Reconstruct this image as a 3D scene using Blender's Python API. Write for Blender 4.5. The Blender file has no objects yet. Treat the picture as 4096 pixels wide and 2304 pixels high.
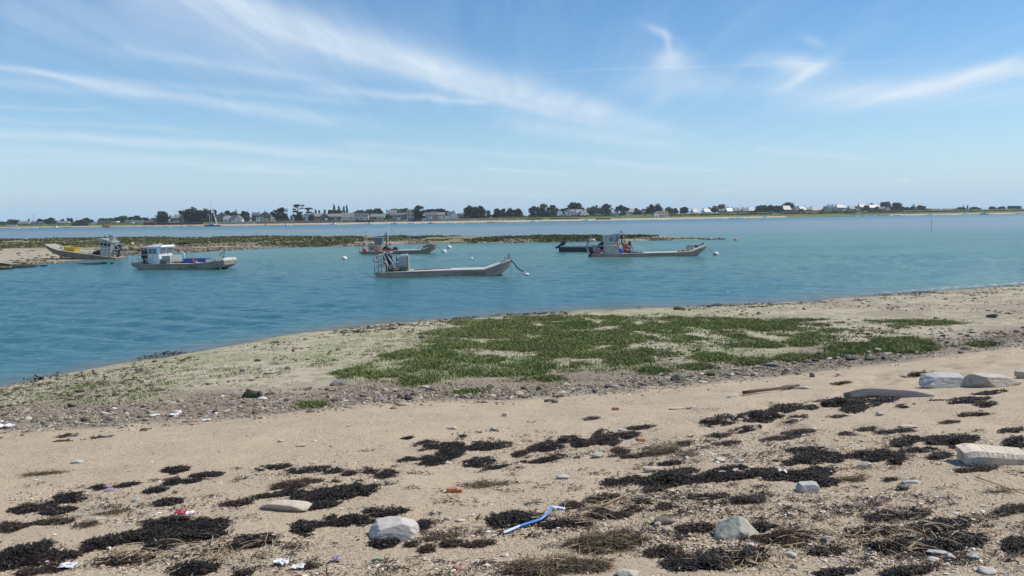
import bpy, math, random
import numpy as np
from mathutils import Matrix, Vector
rad = math.radians
R = random.Random(7)
G = np.random.default_rng(11)
sc = bpy.context.scene
col = sc.collection

# ------------------------------------------------------------------ camera
CAMH, FPX, PITCH, ROLL = 4.4, 3150.0, 5.1, 0.8
p_, r_ = rad(PITCH), rad(ROLL)
Fv = np.array([0, math.cos(p_), -math.sin(p_)])
R0 = np.array([1.0, 0, 0]); U0 = np.array([0, math.sin(p_), math.cos(p_)])
Rv = math.cos(r_) * R0 - math.sin(r_) * U0
Uv = math.sin(r_) * R0 + math.cos(r_) * U0
cam = bpy.data.cameras.new('camera')
co = bpy.data.objects.new('camera', cam); col.objects.link(co)
M4 = Matrix(((Rv[0], Uv[0], -Fv[0], 0), (Rv[1], Uv[1], -Fv[1], 0), (Rv[2], Uv[2], -Fv[2], CAMH), (0, 0, 0, 1)))
co.matrix_world = M4
cam.sensor_width = 36.0
cam.angle = 2 * math.atan(2048 / FPX)
cam.clip_start = 0.1; cam.clip_end = 30000
sc.camera = co

def ray(px, py):
    a = (np.asarray(px, float) - 2048) / FPX; b = (1152 - np.asarray(py, float)) / FPX
    return np.stack([Fv[k] + Rv[k] * a + Uv[k] * b for k in range(3)], -1)
def hor(px):
    a = (px - 2048) / FPX                       # pixel row of the level horizon in this column
    b = -(Fv[2] + Rv[2] * a) / Uv[2]
    return 1152 - b * FPX
def on_z(px, py, z=0.0):
    d = ray(px, py); t = (np.asarray(z) - CAMH) / d[..., 2]
    return np.stack([d[..., 0] * t, d[..., 1] * t, CAMH + d[..., 2] * t], -1)
def at(px, py, D):
    d = ray(px, py); t = np.asarray(D) / d[..., 1]
    return np.stack([d[..., 0] * t, d[..., 1] * t, CAMH + d[..., 2] * t], -1)

# ------------------------------------------------------------------ numpy noise
_T = np.random.default_rng(3).random((256, 256))
def vnoise(x, y):
    x = np.asarray(x, float); y = np.asarray(y, float)
    xi = np.floor(x).astype(int); yi = np.floor(y).astype(int)
    u = x - xi; v = y - yi; u = u * u * (3 - 2 * u); v = v * v * (3 - 2 * v)
    a = _T[xi & 255, yi & 255]; b = _T[(xi + 1) & 255, yi & 255]
    c = _T[xi & 255, (yi + 1) & 255]; d = _T[(xi + 1) & 255, (yi + 1) & 255]
    return (a * (1 - u) + b * u) * (1 - v) + (c * (1 - u) + d * u) * v
def fbm(x, y, o=4):
    s = 0; w = .5; t = 0
    for k in range(o):
        s = s + w * vnoise(x * 2 ** k + 17 * k, y * 2 ** k - 9 * k); t += w; w *= .5
    return s / t
def sstep(a, b, x):
    t = np.clip((x - a) / (b - a), 0, 1); return t * t * (3 - 2 * t)

# ------------------------------------------------------------------ objects
def tag(o, label=None, cat=None, group=None, kind=None):
    if label: o['label'] = label
    if cat: o['category'] = cat
    if group: o['group'] = group
    if kind: o['kind'] = kind
    return o
def empty(name, loc=(0, 0, 0), rot=(0, 0, 0), label=None, cat=None, group=None):
    o = bpy.data.objects.new(name, None); col.objects.link(o)
    o.empty_display_size = .3
    o.location = loc; o.rotation_euler = rot
    return tag(o, label, cat, group)
def mesh_np(name, V, F, m, parent=None, smooth=False, attrs=None):
    V = np.asarray(V, np.float32).reshape(-1, 3); F = np.asarray(F, np.int32)
    k = F.shape[1]
    me = bpy.data.meshes.new(name)
    me.vertices.add(len(V)); me.vertices.foreach_set('co', V.ravel())
    me.loops.add(F.size); me.loops.foreach_set('vertex_index', F.ravel())
    me.polygons.add(len(F)); me.polygons.foreach_set('loop_start', np.arange(0, F.size, k, dtype=np.int32))
    me.update(calc_edges=True)
    if smooth: me.polygons.foreach_set('use_smooth', np.ones(len(F), bool))
    for an, av in (attrs or {}).items():
        a = me.attributes.new(an, 'FLOAT', 'POINT'); a.data.foreach_set('value', np.asarray(av, np.float32).ravel())
    me.materials.append(m)
    o = bpy.data.objects.new(name, me); col.objects.link(o)
    if parent: o.parent = parent
    return o

class MB:
    """collects simple shapes, then links them as one mesh object"""
    def __init__(s): s.v = []; s.f = []
    def add(s, vs, fs):
        n = len(s.v); s.v += [tuple(map(float, v)) for v in vs]; s.f += [tuple(n + i for i in f) for f in fs]; return s
    def box(s, c, d, rz=0, ry=0, taper=(1, 1)):
        vs = []
        for z in (-1, 1):
            tx, ty = taper if z > 0 else (1, 1)
            for x, y in ((-1, -1), (1, -1), (1, 1), (-1, 1)):
                vs.append((x * d[0] / 2 * tx, y * d[1] / 2 * ty, z * d[2] / 2))
        m = Matrix.Translation(c) @ Matrix.Rotation(rz, 4, 'Z') @ Matrix.Rotation(ry, 4, 'Y')
        vs = [m @ Vector(v) for v in vs]
        return s.add(vs, [(3, 2, 1, 0), (4, 5, 6, 7), (0, 1, 5, 4), (1, 2, 6, 5), (2, 3, 7, 6), (3, 0, 4, 7)])
    def prism(s, poly, y0, y1):
        """polygon in x,z extruded along y"""
        n = len(poly)
        vs = [(x, y0, z) for x, z in poly] + [(x, y1, z) for x, z in poly]
        fs = [tuple(range(n)), tuple(range(2 * n - 1, n - 1, -1))]
        fs += [(i, n + i, n + (i + 1) % n, (i + 1) % n) for i in range(n)]
        return s.add(vs, fs)
    def loft(s, secs, cap=True):
        n = len(secs[0]); vs = [p for q in secs for p in q]; fs = []
        for k in range(len(secs) - 1):
            for i in range(n):
                fs.append((k * n + i, k * n + (i + 1) % n, (k + 1) * n + (i + 1) % n, (k + 1) * n + i))
        if cap:
            fs.append(tuple(range(n - 1, -1, -1))); fs.append(tuple((len(secs) - 1) * n + i for i in range(n)))
        return s.add(vs, fs)
    def tube(s, pts, r, n=6, taper=None):
        pts = [Vector(p) for p in pts]; secs = []
        for k, p in enumerate(pts):
            a = pts[max(k - 1, 0)]; b = pts[min(k + 1, len(pts) - 1)]
            d = (b - a); d = d.normalized() if d.length > 1e-9 else Vector((0, 0, 1))
            u = d.cross(Vector((.13, .31, .94))); 
            if u.length < .05: u = d.cross(Vector((1, 0, 0)))
            u.normalize(); w = d.cross(u)
            rr = r if taper is None else (r + (taper - r) * k / max(len(pts) - 1, 1))
            if isinstance(r, (list, tuple)): rr = r[k]
            secs.append([p + u * math.cos(6.2832 * i / n) * rr + w * math.sin(6.2832 * i / n) * rr for i in range(n)])
        return s.loft(secs)
    def lathe(s, c, prof, n=14, axis='z'):
        secs = []
        for r, z in prof:
            q = []
            for i in range(n):
                a = 6.2832 * i / n; x, y = r * math.cos(a), r * math.sin(a)
                q.append({'z': (c[0] + x, c[1] + y, c[2] + z), 'x': (c[0] + z, c[1] + x, c[2] + y), 'y': (c[0] + x, c[1] + z, c[2] + y)}[axis])
            secs.append(q)
        return s.loft(secs)
    def ball(s, c, r, sz=1.0, n=14):
        pr = [(max(r * math.sin(math.pi * k / 9), .002), -r * sz * math.cos(math.pi * k / 9)) for k in range(10)]
        return s.lathe(c, pr, n)
    def torus(s, c, R1, r, axis='y', n=20, k=8):
        vs = []; fs = []
        for i in range(n):
            a = 6.2832 * i / n
            for j in range(k):
                b = 6.2832 * j / k; q = R1 + r * math.cos(b); z = r * math.sin(b)
                x, y = q * math.cos(a), q * math.sin(a)
                vs.append({'z': (c[0] + x, c[1] + y, c[2] + z), 'y': (c[0] + x, c[1] + z, c[2] + y), 'x': (c[0] + z, c[1] + x, c[2] + y)}[axis])
                fs.append((i * k + j, ((i + 1) % n) * k + j, ((i + 1) % n) * k + (j + 1) % k, i * k + (j + 1) % k))
        return s.add(vs, fs)
    def build(s, name, m, parent=None, smooth=False, bevel=0):
        me = bpy.data.meshes.new(name); me.from_pydata(s.v, [], s.f); me.update()
        import bmesh
        bm = bmesh.new(); bm.from_mesh(me); bmesh.ops.recalc_face_normals(bm, faces=bm.faces); bm.to_mesh(me); bm.free()
        if smooth:
            me.polygons.foreach_set('use_smooth', np.ones(len(me.polygons), bool))
        me.materials.append(m)
        o = bpy.data.objects.new(name, me); col.objects.link(o)
        if parent: o.parent = parent
        if bevel:
            b = o.modifiers.new('bevel', 'BEVEL'); b.width = bevel; b.segments = 2; b.limit_method = 'ANGLE'; b.angle_limit = .6
        return o

def copy_tree(o, parent=None):
    c = o.copy(); col.objects.link(c)
    if parent: c.parent = parent
    for ch in list(o.children): copy_tree(ch, c)
    return c

# ------------------------------------------------------------------ materials
class NT:
    def __init__(s, nt): s.nt = nt
    def n(s, t, ins=None, **kw):
        nd = s.nt.nodes.new(t)
        for k, v in kw.items(): setattr(nd, k, v)
        for k, v in (ins or {}).items():
            sk = nd.inputs[k]
            if hasattr(v, 'is_linked') or hasattr(v, 'links'): s.nt.links.new(v, sk)
            else: sk.default_value = v
        return nd
    def math(s, op, a, b=None, c=None, clamp=False):
        nd = s.nt.nodes.new('ShaderNodeMath'); nd.operation = op; nd.use_clamp = clamp
        for i, v in enumerate((a, b, c)):
            if v is None: continue
            if hasattr(v, 'links'): s.nt.links.new(v, nd.inputs[i])
            else: nd.inputs[i].default_value = v
        return nd.outputs[0]
    def mix(s, f, a, b):
        nd = s.nt.nodes.new('ShaderNodeMix'); nd.data_type = 'RGBA'
        for i, v in ((0, f), (6, a), (7, b)):
            if hasattr(v, 'links'): s.nt.links.new(v, nd.inputs[i])
            else: nd.inputs[i].default_value = v if i == 0 else (*v, 1) if len(v) == 3 else v
        return nd.outputs[2]
    def ramp(s, f, stops, interp='LINEAR'):
        nd = s.nt.nodes.new('ShaderNodeValToRGB'); s.nt.links.new(f, nd.inputs[0])
        cr = nd.color_ramp; cr.interpolation = interp
        while len(cr.elements) < len(stops): cr.elements.new(.5)
        for e, (p, c) in zip(cr.elements, stops):
            e.position = p; e.color = (*c, 1) if not isinstance(c, (int, float)) else (c, c, c, 1)
        return nd.outputs[0]
    def mapr(s, v, a, b, c=0, d=1):
        nd = s.nt.nodes.new('ShaderNodeMapRange'); s.nt.links.new(v, nd.inputs[0])
        for i, q in zip((1, 2, 3, 4), (a, b, c, d)): nd.inputs[i].default_value = q
        return nd.outputs[0]

def newmat(name):
    m = bpy.data.materials.new(name); m.use_nodes = True
    nt = m.node_tree; nt.nodes.clear()
    t = NT(nt); out = t.n('ShaderNodeOutputMaterial'); b = t.n('ShaderNodeBsdfPrincipled')
    nt.links.new(b.outputs[0], out.inputs[0])
    return m, t, b, out
MC = {}
def pmat(name, c1, c2=None, scale=6.0, rough=.6, metal=0.0, bump=0.0, stretch=(1, 1, 1), spots=None, spec=.5, detail=5):
    """two-tone weathered surface: noise mixes c1 and c2, optional spots (colour, scale, threshold)"""
    if name in MC: return MC[name]
    m, t, b, out = newmat(name)
    c2 = c2 or tuple(x * .7 for x in c1)
    tc = t.n('ShaderNodeTexCoord'); mp = t.n('ShaderNodeMapping', {'Vector': tc.outputs['Object'], 'Scale': stretch})
    no = t.n('ShaderNodeTexNoise', {'Vector': mp.outputs[0], 'Scale': scale, 'Detail': detail, 'Roughness': .65})
    f = t.mapr(no.outputs[0], .3, .7)
    c = t.mix(f, c1, c2)
    if spots:
        n2 = t.n('ShaderNodeTexNoise', {'Vector': mp.outputs[0], 'Scale': spots[1], 'Detail': 4})
        c = t.mix(t.mapr(n2.outputs[0], spots[2], spots[2] + .08), c, spots[0])
    m.node_tree.links.new(c, b.inputs['Base Color'])
    b.inputs['Roughness'].default_value = rough; b.inputs['Metallic'].default_value = metal
    b.inputs['Specular IOR Level'].default_value = spec
    if bump:
        n3 = t.n('ShaderNodeTexNoise', {'Vector': mp.outputs[0], 'Scale': scale * 4, 'Detail': 4})
        bp = t.n('ShaderNodeBump', {'Height': n3.outputs[0], 'Strength': bump, 'Distance': .02})
        m.node_tree.links.new(bp.outputs[0], b.inputs['Normal'])
    MC[name] = m; return m
def islmat(name, stops, rough=.7, spec=.4, trans=0.0, noise=None, interp='LINEAR', bump=0):
    """every loose piece takes its own tone"""
    if name in MC: return MC[name]
    m, t, b, out = newmat(name)
    g = t.n('ShaderNodeNewGeometry')
    c = t.ramp(g.outputs['Random Per Island'], stops, interp)
    if noise:
        no = t.n('ShaderNodeTexNoise', {'Vector': g.outputs['Position'], 'Scale': noise[0], 'Detail': 3})
        c = t.mix(t.mapr(no.outputs[0], .42, .6, 0, noise[2]), c, noise[1])
    m.node_tree.links.new(c, b.inputs['Base Color'])
    b.inputs['Roughness'].default_value = rough; b.inputs['Specular IOR Level'].default_value = spec
    if bump:
        n3 = t.n('ShaderNodeTexNoise', {'Vector': g.outputs['Position'], 'Scale': bump, 'Detail': 4})
        bp = t.n('ShaderNodeBump', {'Height': n3.outputs[0], 'Strength': .5, 'Distance': .01})
        m.node_tree.links.new(bp.outputs[0], b.inputs['Normal'])
    if trans:
        tr = t.n('ShaderNodeBsdfTranslucent'); m.node_tree.links.new(c, tr.inputs[0])
        mx = t.n('ShaderNodeMixShader', {0: trans, 1: b.outputs[0], 2: tr.outputs[0]})
        m.node_tree.links.new(mx.outputs[0], out.inputs[0])
    MC[name] = m; return m
# ------------------------------------------------------------------ light and sky
SUN_AZ, SUN_EL = 86.0, 54.0                 # degrees: azimuth clockwise from the view direction
sun = bpy.data.lights.new('sun', 'SUN'); sun.energy = 3.7; sun.angle = rad(.53); sun.color = (1, .955, .89)
so = bpy.data.objects.new('sun', sun); col.objects.link(so)
sdir = Vector((math.sin(rad(SUN_AZ)) * math.cos(rad(SUN_EL)), math.cos(rad(SUN_AZ)) * math.cos(rad(SUN_EL)), math.sin(rad(SUN_EL))))
so.rotation_euler = sdir.to_track_quat('Z', 'Y').to_euler()
so.location = sdir * 200
w = bpy.data.worlds.new('World'); sc.world = w; w.use_nodes = True
w.node_tree.nodes.clear(); t = NT(w.node_tree); L = w.node_tree.links.new
sky = t.n('ShaderNodeTexSky', sky_type='NISHITA', sun_disc=False, sun_elevation=rad(SUN_EL), sun_rotation=rad(SUN_AZ),
          altitude=0, air_density=1.0, dust_density=.2, ozone_density=3.0)
SKYS = .1
tc = t.n('ShaderNodeTexCoord'); sx = t.n('ShaderNodeSeparateXYZ', {0: tc.outputs['Generated']})
X, Y, Z = sx.outputs
ys = t.math('MAXIMUM', t.math('ABSOLUTE', Y), .02)
U = t.math('DIVIDE', X, ys); V = t.math('DIVIDE', Z, ys)
def uv(px, py):
    d = ray(px, py); return d[..., 0] / d[..., 1], d[..., 2] / d[..., 1]
# fibres of the cirrus, on a level sheet of cloud high above (x/z, y/z)
zs = t.math('MAXIMUM', Z, .03)
cp = t.n('ShaderNodeCombineXYZ', {0: t.math('DIVIDE', X, zs), 1: t.math('DIVIDE', Y, zs), 2: 0.0})
rot = t.n('ShaderNodeMapping', {'Vector': cp.outputs[0], 'Rotation': (0, 0, rad(20)), 'Scale': (1.3, .16, 1)})
fib = t.n('ShaderNodeTexNoise', {'Vector': rot.outputs[0], 'Scale': 2.2, 'Detail': 9, 'Roughness': .62, 'Distortion': .6})
cl2 = t.n('ShaderNodeCombineXYZ', {0: U, 1: t.math('MULTIPLY', V, 2.0), 2: 0.0})
puff = t.n('ShaderNodeTexNoise', {'Vector': cl2.outputs[0], 'Scale': 7.0, 'Detail': 8, 'Roughness': .6, 'Distortion': .8})
wob = t.math('MULTIPLY', t.math('SUBTRACT', puff.outputs[0], .5), .014)
Vw = t.math('ADD', V, wob)
total = None
def acc(m):
    global total
    total = m if total is None else t.math('ADD', total, m)
def streak(pts, w0, w1, s, fade=(.12, .3)):
    pts = np.array(pts, float); u, v = uv(pts[:, 0], pts[:, 1])
    k = np.polyfit(u, v, min(2, len(u) - 1)); k = np.concatenate([np.zeros(3 - len(k)), k])
    a, b = u[0], u[-1]
    line = t.math('ADD', t.math('MULTIPLY', U, t.math('MULTIPLY_ADD', U, float(k[0]), float(k[1]))), float(k[2]))
    wd = t.mapr(U, a, b, w0 / FPX, w1 / FPX)
    q = t.math('DIVIDE', t.math('SUBTRACT', Vw, line), wd)
    g = t.math('EXPONENT', t.math('MULTIPLY', t.math('MULTIPLY', q, q), -1.0))
    nd = []
    for (x0, x1) in ((a - .001, a + (b - a) * max(fade[0], .001)), (b, b - (b - a) * max(fade[1], .001))):
        m = t.n('ShaderNodeMapRange', {0: U, 1: x0, 2: x1}); m.interpolation_type = 'SMOOTHSTEP'; nd.append(m.outputs[0])
    acc(t.math('MULTIPLY', t.math('MULTIPLY', g, s), t.math('MULTIPLY', nd[0], nd[1])))
def blob(px, py, rx, ry, s, ang=0):
    u, v = uv(px, py); ca, sa = math.cos(rad(ang)), math.sin(rad(ang))
    du = t.math('SUBTRACT', U, float(u)); dv = t.math('SUBTRACT', Vw, float(v))
    a = t.math('ADD', t.math('MULTIPLY', du, ca * FPX / rx), t.math('MULTIPLY', dv, sa * FPX / rx))
    b = t.math('ADD', t.math('MULTIPLY', du, -sa * FPX / ry), t.math('MULTIPLY', dv, ca * FPX / ry))
    q = t.math('ADD', t.math('MULTIPLY', a, a), t.math('MULTIPLY', b, b))
    acc(t.math('MULTIPLY', t.math('EXPONENT', t.math('MULTIPLY', q, -1.0)), s))
streak([(-400, 190), (0, 262), (500, 350), (900, 420), (1300, 482), (1620, 522)], 7, 34, .5, (.01, .25))
streak([(-300, 300), (0, 328), (500, 372), (900, 425)], 26, 22, .28, (.05, .4))
streak([(-400, 515), (0, 538), (700, 572), (1300, 612), (1950, 672)], 20, 20, .5, (.05, .35))
streak([(-400, 575), (0, 602), (700, 640), (1300, 680), (1800, 715)], 26, 22, .3, (.05, .4))
streak([(300, -160), (800, -10), (1200, 105), (1700, 270), (2300, 440), (2950, 590)], 150, 26, .62, (.1, .25))
streak([(600, -130), (1000, 20), (1400, 160), (1900, 330), (2500, 500)], 60, 30, .3, (.1, .4))
streak([(1150, 350), (1600, 385), (2000, 412)], 26, 9, .42, (.3, .12))
streak([(-200, 420), (200, 432), (500, 446)], 9, 9, .22)
streak([(-200, 475), (400, 500), (1000, 540)], 12, 10, .2)
streak([(200, 300), (700, 345), (1300, 400), (1700, 440)], 18, 12, .2)
streak([(400, 180), (900, 265), (1500, 350)], 22, 16, .2)
streak([(900, 60), (1500, 250), (2100, 430), (2600, 560)], 26, 14, .26)
streak([(-200, 640), (600, 660), (1500, 700)], 14, 10, .2)
streak([(-100, -20), (500, 120), (1000, 230), (1500, 330)], 170, 90, .3, (.1, .3))
streak([(1900, 470), (2400, 550), (2850, 610)], 40, 14, .36, (.3, .3))
streak([(1950, 300), (2600, 274), (3100, 256), (3800, 238)], 4, 5, .15, (.2, .3))
streak([(3000, 395), (3400, 385), (3750, 330), (4096, 268), (4500, 190)], 52, 34, .72, (.35, .02))
streak([(2950, 440), (3300, 425), (3800, 395), (4300, 360)], 40, 40, .3, (.4, .05))
streak([(3480, 395), (3800, 330), (4000, 275), (4120, 215)], 20, 22, .4, (.3, .15))
blob(3180, 258, 150, 38, .72, -6); blob(3215, 300, 110, 20, .5, 32); blob(3160, 340, 130, 40, .3, 10)
blob(3250, 165, 45, 18, .35, -15)
blob(2640, 120, 60, 16, .42, -25); blob(2672, 165, 16, 42, .42, 12)
blob(2690, 238, 76, 46, .7); blob(2700, 320, 170, 56, .34); blob(2640, 390, 70, 34, .3, 30); blob(2860, 345, 220, 44, .22)
streak([(1650, 745), (2000, 775), (2350, 792)], 9, 8, .2)
streak([(1900, 672), (2150, 690), (2320, 702)], 7, 7, .34)
streak([(2350, 640), (2650, 672), (2980, 694)], 8, 7, .3)
streak([(2980, 590), (3300, 620), (3550, 652)], 14, 10, .26)
streak([(1300, 575), (1800, 600), (2300, 640), (2600, 660)], 16, 14, .22)
blob(2890, 762, 40, 7, .3); blob(3620, 722, 26, 9, .4)
mod = t.mapr(fib.outputs[0], .25, .75, .66, 1.2)
mk = t.math('MULTIPLY', t.math('MULTIPLY', total, .88), mod, clamp=True)
veil = t.math('MULTIPLY', t.mapr(fib.outputs[0], .45, .8, 0, .16), t.mapr(Z, .02, .2, .3, 1))
mk = t.math('ADD', mk, veil, clamp=True)
mk = t.math('MULTIPLY', mk, t.math('GREATER_THAN', Z, 0.0))
lowair = t.math('MULTIPLY', t.math('EXPONENT', t.math('MULTIPLY', t.math('MAXIMUM', Z, 0.0), -12.0)), .95)
skb = t.n('ShaderNodeHueSaturation', {'Saturation': 1.24, 'Value': 1.08, 'Color': sky.outputs[0]})
skc = t.mix(lowair, skb.outputs[0], (3.05, 4.85, 6.9))
fin = t.mix(mk, skc, (6.0, 6.9, 7.8))
bg = t.n('ShaderNodeBackground', {'Color': fin, 'Strength': SKYS})
wo = t.n('ShaderNodeOutputWorld'); L(bg.outputs[0], wo.inputs[0])
sc.view_settings.view_transform = 'Standard'; sc.view_settings.look = 'None'
sc.view_settings.exposure = 0.28; sc.view_settings.gamma = 1.0

# ------------------------------------------------------------------ beach
SH = on_z(*np.array([(0, 1551), (166, 1513), (342, 1477), (552, 1438), (718, 1416), (1100, 1347), (1352, 1309), (1554, 1289), (1857, 1268),
                     (2397, 1233), (2795, 1222), (3124, 1208), (3388, 1185), (3717, 1162), (4096, 1136)], float).T)
GL = on_z(*np.array([(0, 1715), (500, 1690), (1024, 1655), (1500, 1605), (2048, 1590), (2600, 1545), (3072, 1500), (3500, 1450), (4096, 1370)], float).T, .75)
SX = np.concatenate([[-60, -40, -22, -17], SH[:, 0], [60, 120]]); SY = np.concatenate([[-14, -4, 10.5, 16], SH[:, 1], [60, 85]])
PX = np.concatenate([[-60, -40, -22, -15], GL[:, 0], [40, 120]]); PY = np.concatenate([[-24, -14, 3, 10.5], GL[:, 1], [GL[-1, 1] + 10, 62]])
def shore_y(x): return np.interp(x, SX, SY)
def grav_y(x): return np.interp(x, PX, PY)
def beach_base(x, y):
    yp = grav_y(x); wd = np.maximum(shore_y(x) - yp, 2.0); tt = y - yp
    up = .75 + 2.2 * (1 - np.exp(-np.maximum(-tt, 0) * .125 / 2.2 * 1.35))
    q = tt / wd
    dn = np.where(q < 1, .75 * (1 - q), -(q - 1) * wd * .07)
    return np.where(tt < 0, up, np.maximum(dn, -3.5)), tt, q
def beach_z(x, y, fine=True):
    z, tt, q = beach_base(x, y)
    a = np.where(tt < 0, .05, .028 * np.clip(1.3 - q, .25, 1))
    z = z + a * (fbm(x * .45, y * .45, 3) - .5) * 2
    if fine:
        b = np.where(tt < 0, .022, .012) * (fbm(x * 2.2 + 5, y * 2.2, 3) - .5) * 2
        dim = -np.where(tt < -2, .055, 0) * sstep(.6, .78, vnoise(x * 2.3 + 40, y * 2.3)) * sstep(.4, .65, vnoise(x * .27 + 3, y * .27 + 8)) + np.where(tt < -1, .018, 0) * np.sin(tt * 1.5 + 3 * vnoise(x * .2, y * .2))
        z = z + b + dim
    return z
def on_beach(px, py):
    px = np.asarray(px, float); py = np.asarray(py, float)
    z = np.full(px.shape, .8)
    for _ in range(30):
        P = on_z(px, py, z); z = .4 * z + .6 * beach_z(P[..., 0], P[..., 1])
    P[..., 2] = beach_z(P[..., 0], P[..., 1]); return P

def polar(r0, r1, k, fine, step, coarse):
    n = int(math.log(r1 / r0) / math.log(1 + k)); r = r0 * (1 + k) ** np.arange(n + 1)
    a = np.concatenate([np.arange(-180, -fine, coarse), np.arange(-fine, fine, step), np.arange(fine, 180.01, coarse)]) * math.pi / 180
    A, Rr = np.meshgrid(a, r)
    nr, na = A.shape
    i = np.arange(nr * na).reshape(nr, na)
    F = np.stack([i[:-1, :-1], i[:-1, 1:], i[1:, 1:], i[1:, :-1]], -1).reshape(-1, 4)
    return np.sin(A).ravel() * Rr.ravel(), np.cos(A).ravel() * Rr.ravel(), F[:, ::-1], Rr.ravel(), A.ravel()

# material of the beach: sand, gravelly strip, mud flat and the wet edge are different ground, mixed by painted zones
m_ground, t, b, out = newmat('beach_ground'); L = m_ground.node_tree.links.new
g = t.n('ShaderNodeNewGeometry'); P = g.outputs['Position']
def attr(n): return t.n('ShaderNodeAttribute', attribute_name=n).outputs['Fac']
n1 = t.n('ShaderNodeTexNoise', {'Vector': P, 'Scale': .7, 'Detail': 6, 'Roughness': .6})
n2 = t.n('ShaderNodeTexNoise', {'Vector': P, 'Scale': 9.0, 'Detail': 6, 'Roughness': .7})
n3 = t.n('ShaderNodeTexNoise', {'Vector': P, 'Scale': 160.0, 'Detail': 3, 'Roughness': .7})
vo = t.n('ShaderNodeTexVoronoi', {'Vector': P, 'Scale': 75.0, 'Randomness': 1.0})
vs = t.n('ShaderNodeSeparateColor', {0: vo.outputs['Color']})
vo2 = t.n('ShaderNodeTexVoronoi', {'Vector': P, 'Scale': 28.0, 'Randomness': 1.0})
vs2 = t.n('ShaderNodeSeparateColor', {0: vo2.outputs['Color']})
sand = t.mix(t.mapr(n1.outputs[0], .3, .7), (.565, .435, .285), (.485, .37, .235))
sand = t.mix(t.mapr(n2.outputs[0], .45, .75, 0, .55), sand, (.42, .31, .2))
sand = t.mix(t.mapr(n3.outputs[0], .35, .7, 0, .4), sand, (.56, .45, .33))
speck = t.ramp(vs.outputs[0], [(0, (.12, .095, .07)), (.16, (.30, .215, .14)), (.36, (.46, .36, .245)), (.66, (.56, .44, .31)), (.88, (.70, .6, .47)), (1, (.86, .82, .75))], 'CONSTANT')
inside = t.math('LESS_THAN', vo.outputs['Distance'], .5)
dens = t.math('MULTIPLY', inside, t.mapr(t.n('ShaderNodeTexNoise', {'Vector': P, 'Scale': 1.3, 'Detail': 5}).outputs[0], .36, .6, .3, .95))
sand = t.mix(dens, sand, speck)
mudn = t.n('ShaderNodeTexNoise', {'Vector': P, 'Scale': 2.4, 'Detail': 8, 'Roughness': .72})
mud = t.mix(t.mapr(n2.outputs[0], .3, .7), (.55, .48, .345), (.41, .35, .24))
mud = t.mix(t.mapr(mudn.outputs[0], .46, .6, 0, .8), mud, (.25, .225, .125))
mud = t.mix(t.math('MULTIPLY', attr('algae'), t.mapr(n2.outputs[0], .38, .58, 0, .95)), mud, (.25, .275, .115))
grav = t.ramp(vs2.outputs[0], [(0, (.09, .08, .07)), (.25, (.25, .2, .15)), (.55, (.36, .28, .2)), (.8, (.42, .34, .26)), (1, (.6, .55, .48))], 'CONSTANT')
grav = t.mix(t.mapr(vo2.outputs['Distance'], .25, .6), grav, (.27, .215, .15))
c = t.mix(attr('mud'), sand, mud)
c = t.mix(attr('gravel'), c, grav)
c = t.mix(attr('wet'), c, (.135, .115, .075))
L(c, b.inputs['Base Color'])
L(t.mapr(attr('wet'), 0, 1, .92, .35), b.inputs['Roughness']); b.inputs['Specular IOR Level'].default_value = .3
hh = t.math('ADD', t.math('MULTIPLY', n3.outputs[0], .25), t.math('ADD', t.math('MULTIPLY', n2.outputs[0], 1.2), t.math('MULTIPLY', t.math('MULTIPLY', dens, t.math('SUBTRACT', .5, vo.outputs['Distance'])), .5)))
bp = t.n('ShaderNodeBump', {'Height': hh, 'Strength': 1.0, 'Distance': .03}); L(bp.outputs[0], b.inputs['Normal'])

x, y, F, rr, aa = polar(.4, 120, .0065, 42, .16, 4)
z = beach_z(x, y); _, tt, q = beach_base(x, y)
nz = fbm(x * .6, y * .6, 4); nz2 = fbm(x * 1.7 + 9, y * 1.7, 4)
band = 1.9 + .8 * (nz - .5)
gravel = sstep(-1.5, .2, tt + (nz2 - .5) * 2.2) * (1 - sstep(band * .9, band * 2.2, tt + (nz - .5) * 4))
rightm = sstep(6, 14, x) * sstep(.15, .4, q)
mud = sstep(.0, 1.8, tt + (nz - .5) * 2)
wet = sstep(.90, 1.0, q + (nz2 - .5) * .12 + (nz - .5) * .06)
algae = mud * np.clip(sstep(.42, .6, fbm(x * .35 + 3, y * .35, 4)) * .9, 0, 1) * (1 - .9 * sstep(5, 14, x)) * (1 - sstep(.9, 1, q))
gravel = np.maximum(gravel, .55 * rightm * sstep(.4, .6, nz))
beach = mesh_np('beach', np.stack([x, y, z], -1), F, m_ground, smooth=True, attrs={'mud': mud, 'gravel': gravel, 'wet': wet, 'algae': algae})
tag(beach, 'pale sandy beach with a gravel strip and mud flat', 'beach', kind='structure')

# ------------------------------------------------------------------ distances of the far shore
FD = np.array([(-2500, 1150), (-600, 990), (0, 940), (400, 880), (700, 800), (1000, 760), (1400, 735), (1800, 745), (2100, 765), (2500, 810), (2800, 860), (3200, 915), (3600, 985), (4096, 1050), (4800, 1150), (6500, 1400)], float)
def far_d(px): return np.interp(px, FD[:, 0], FD[:, 1])

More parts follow.
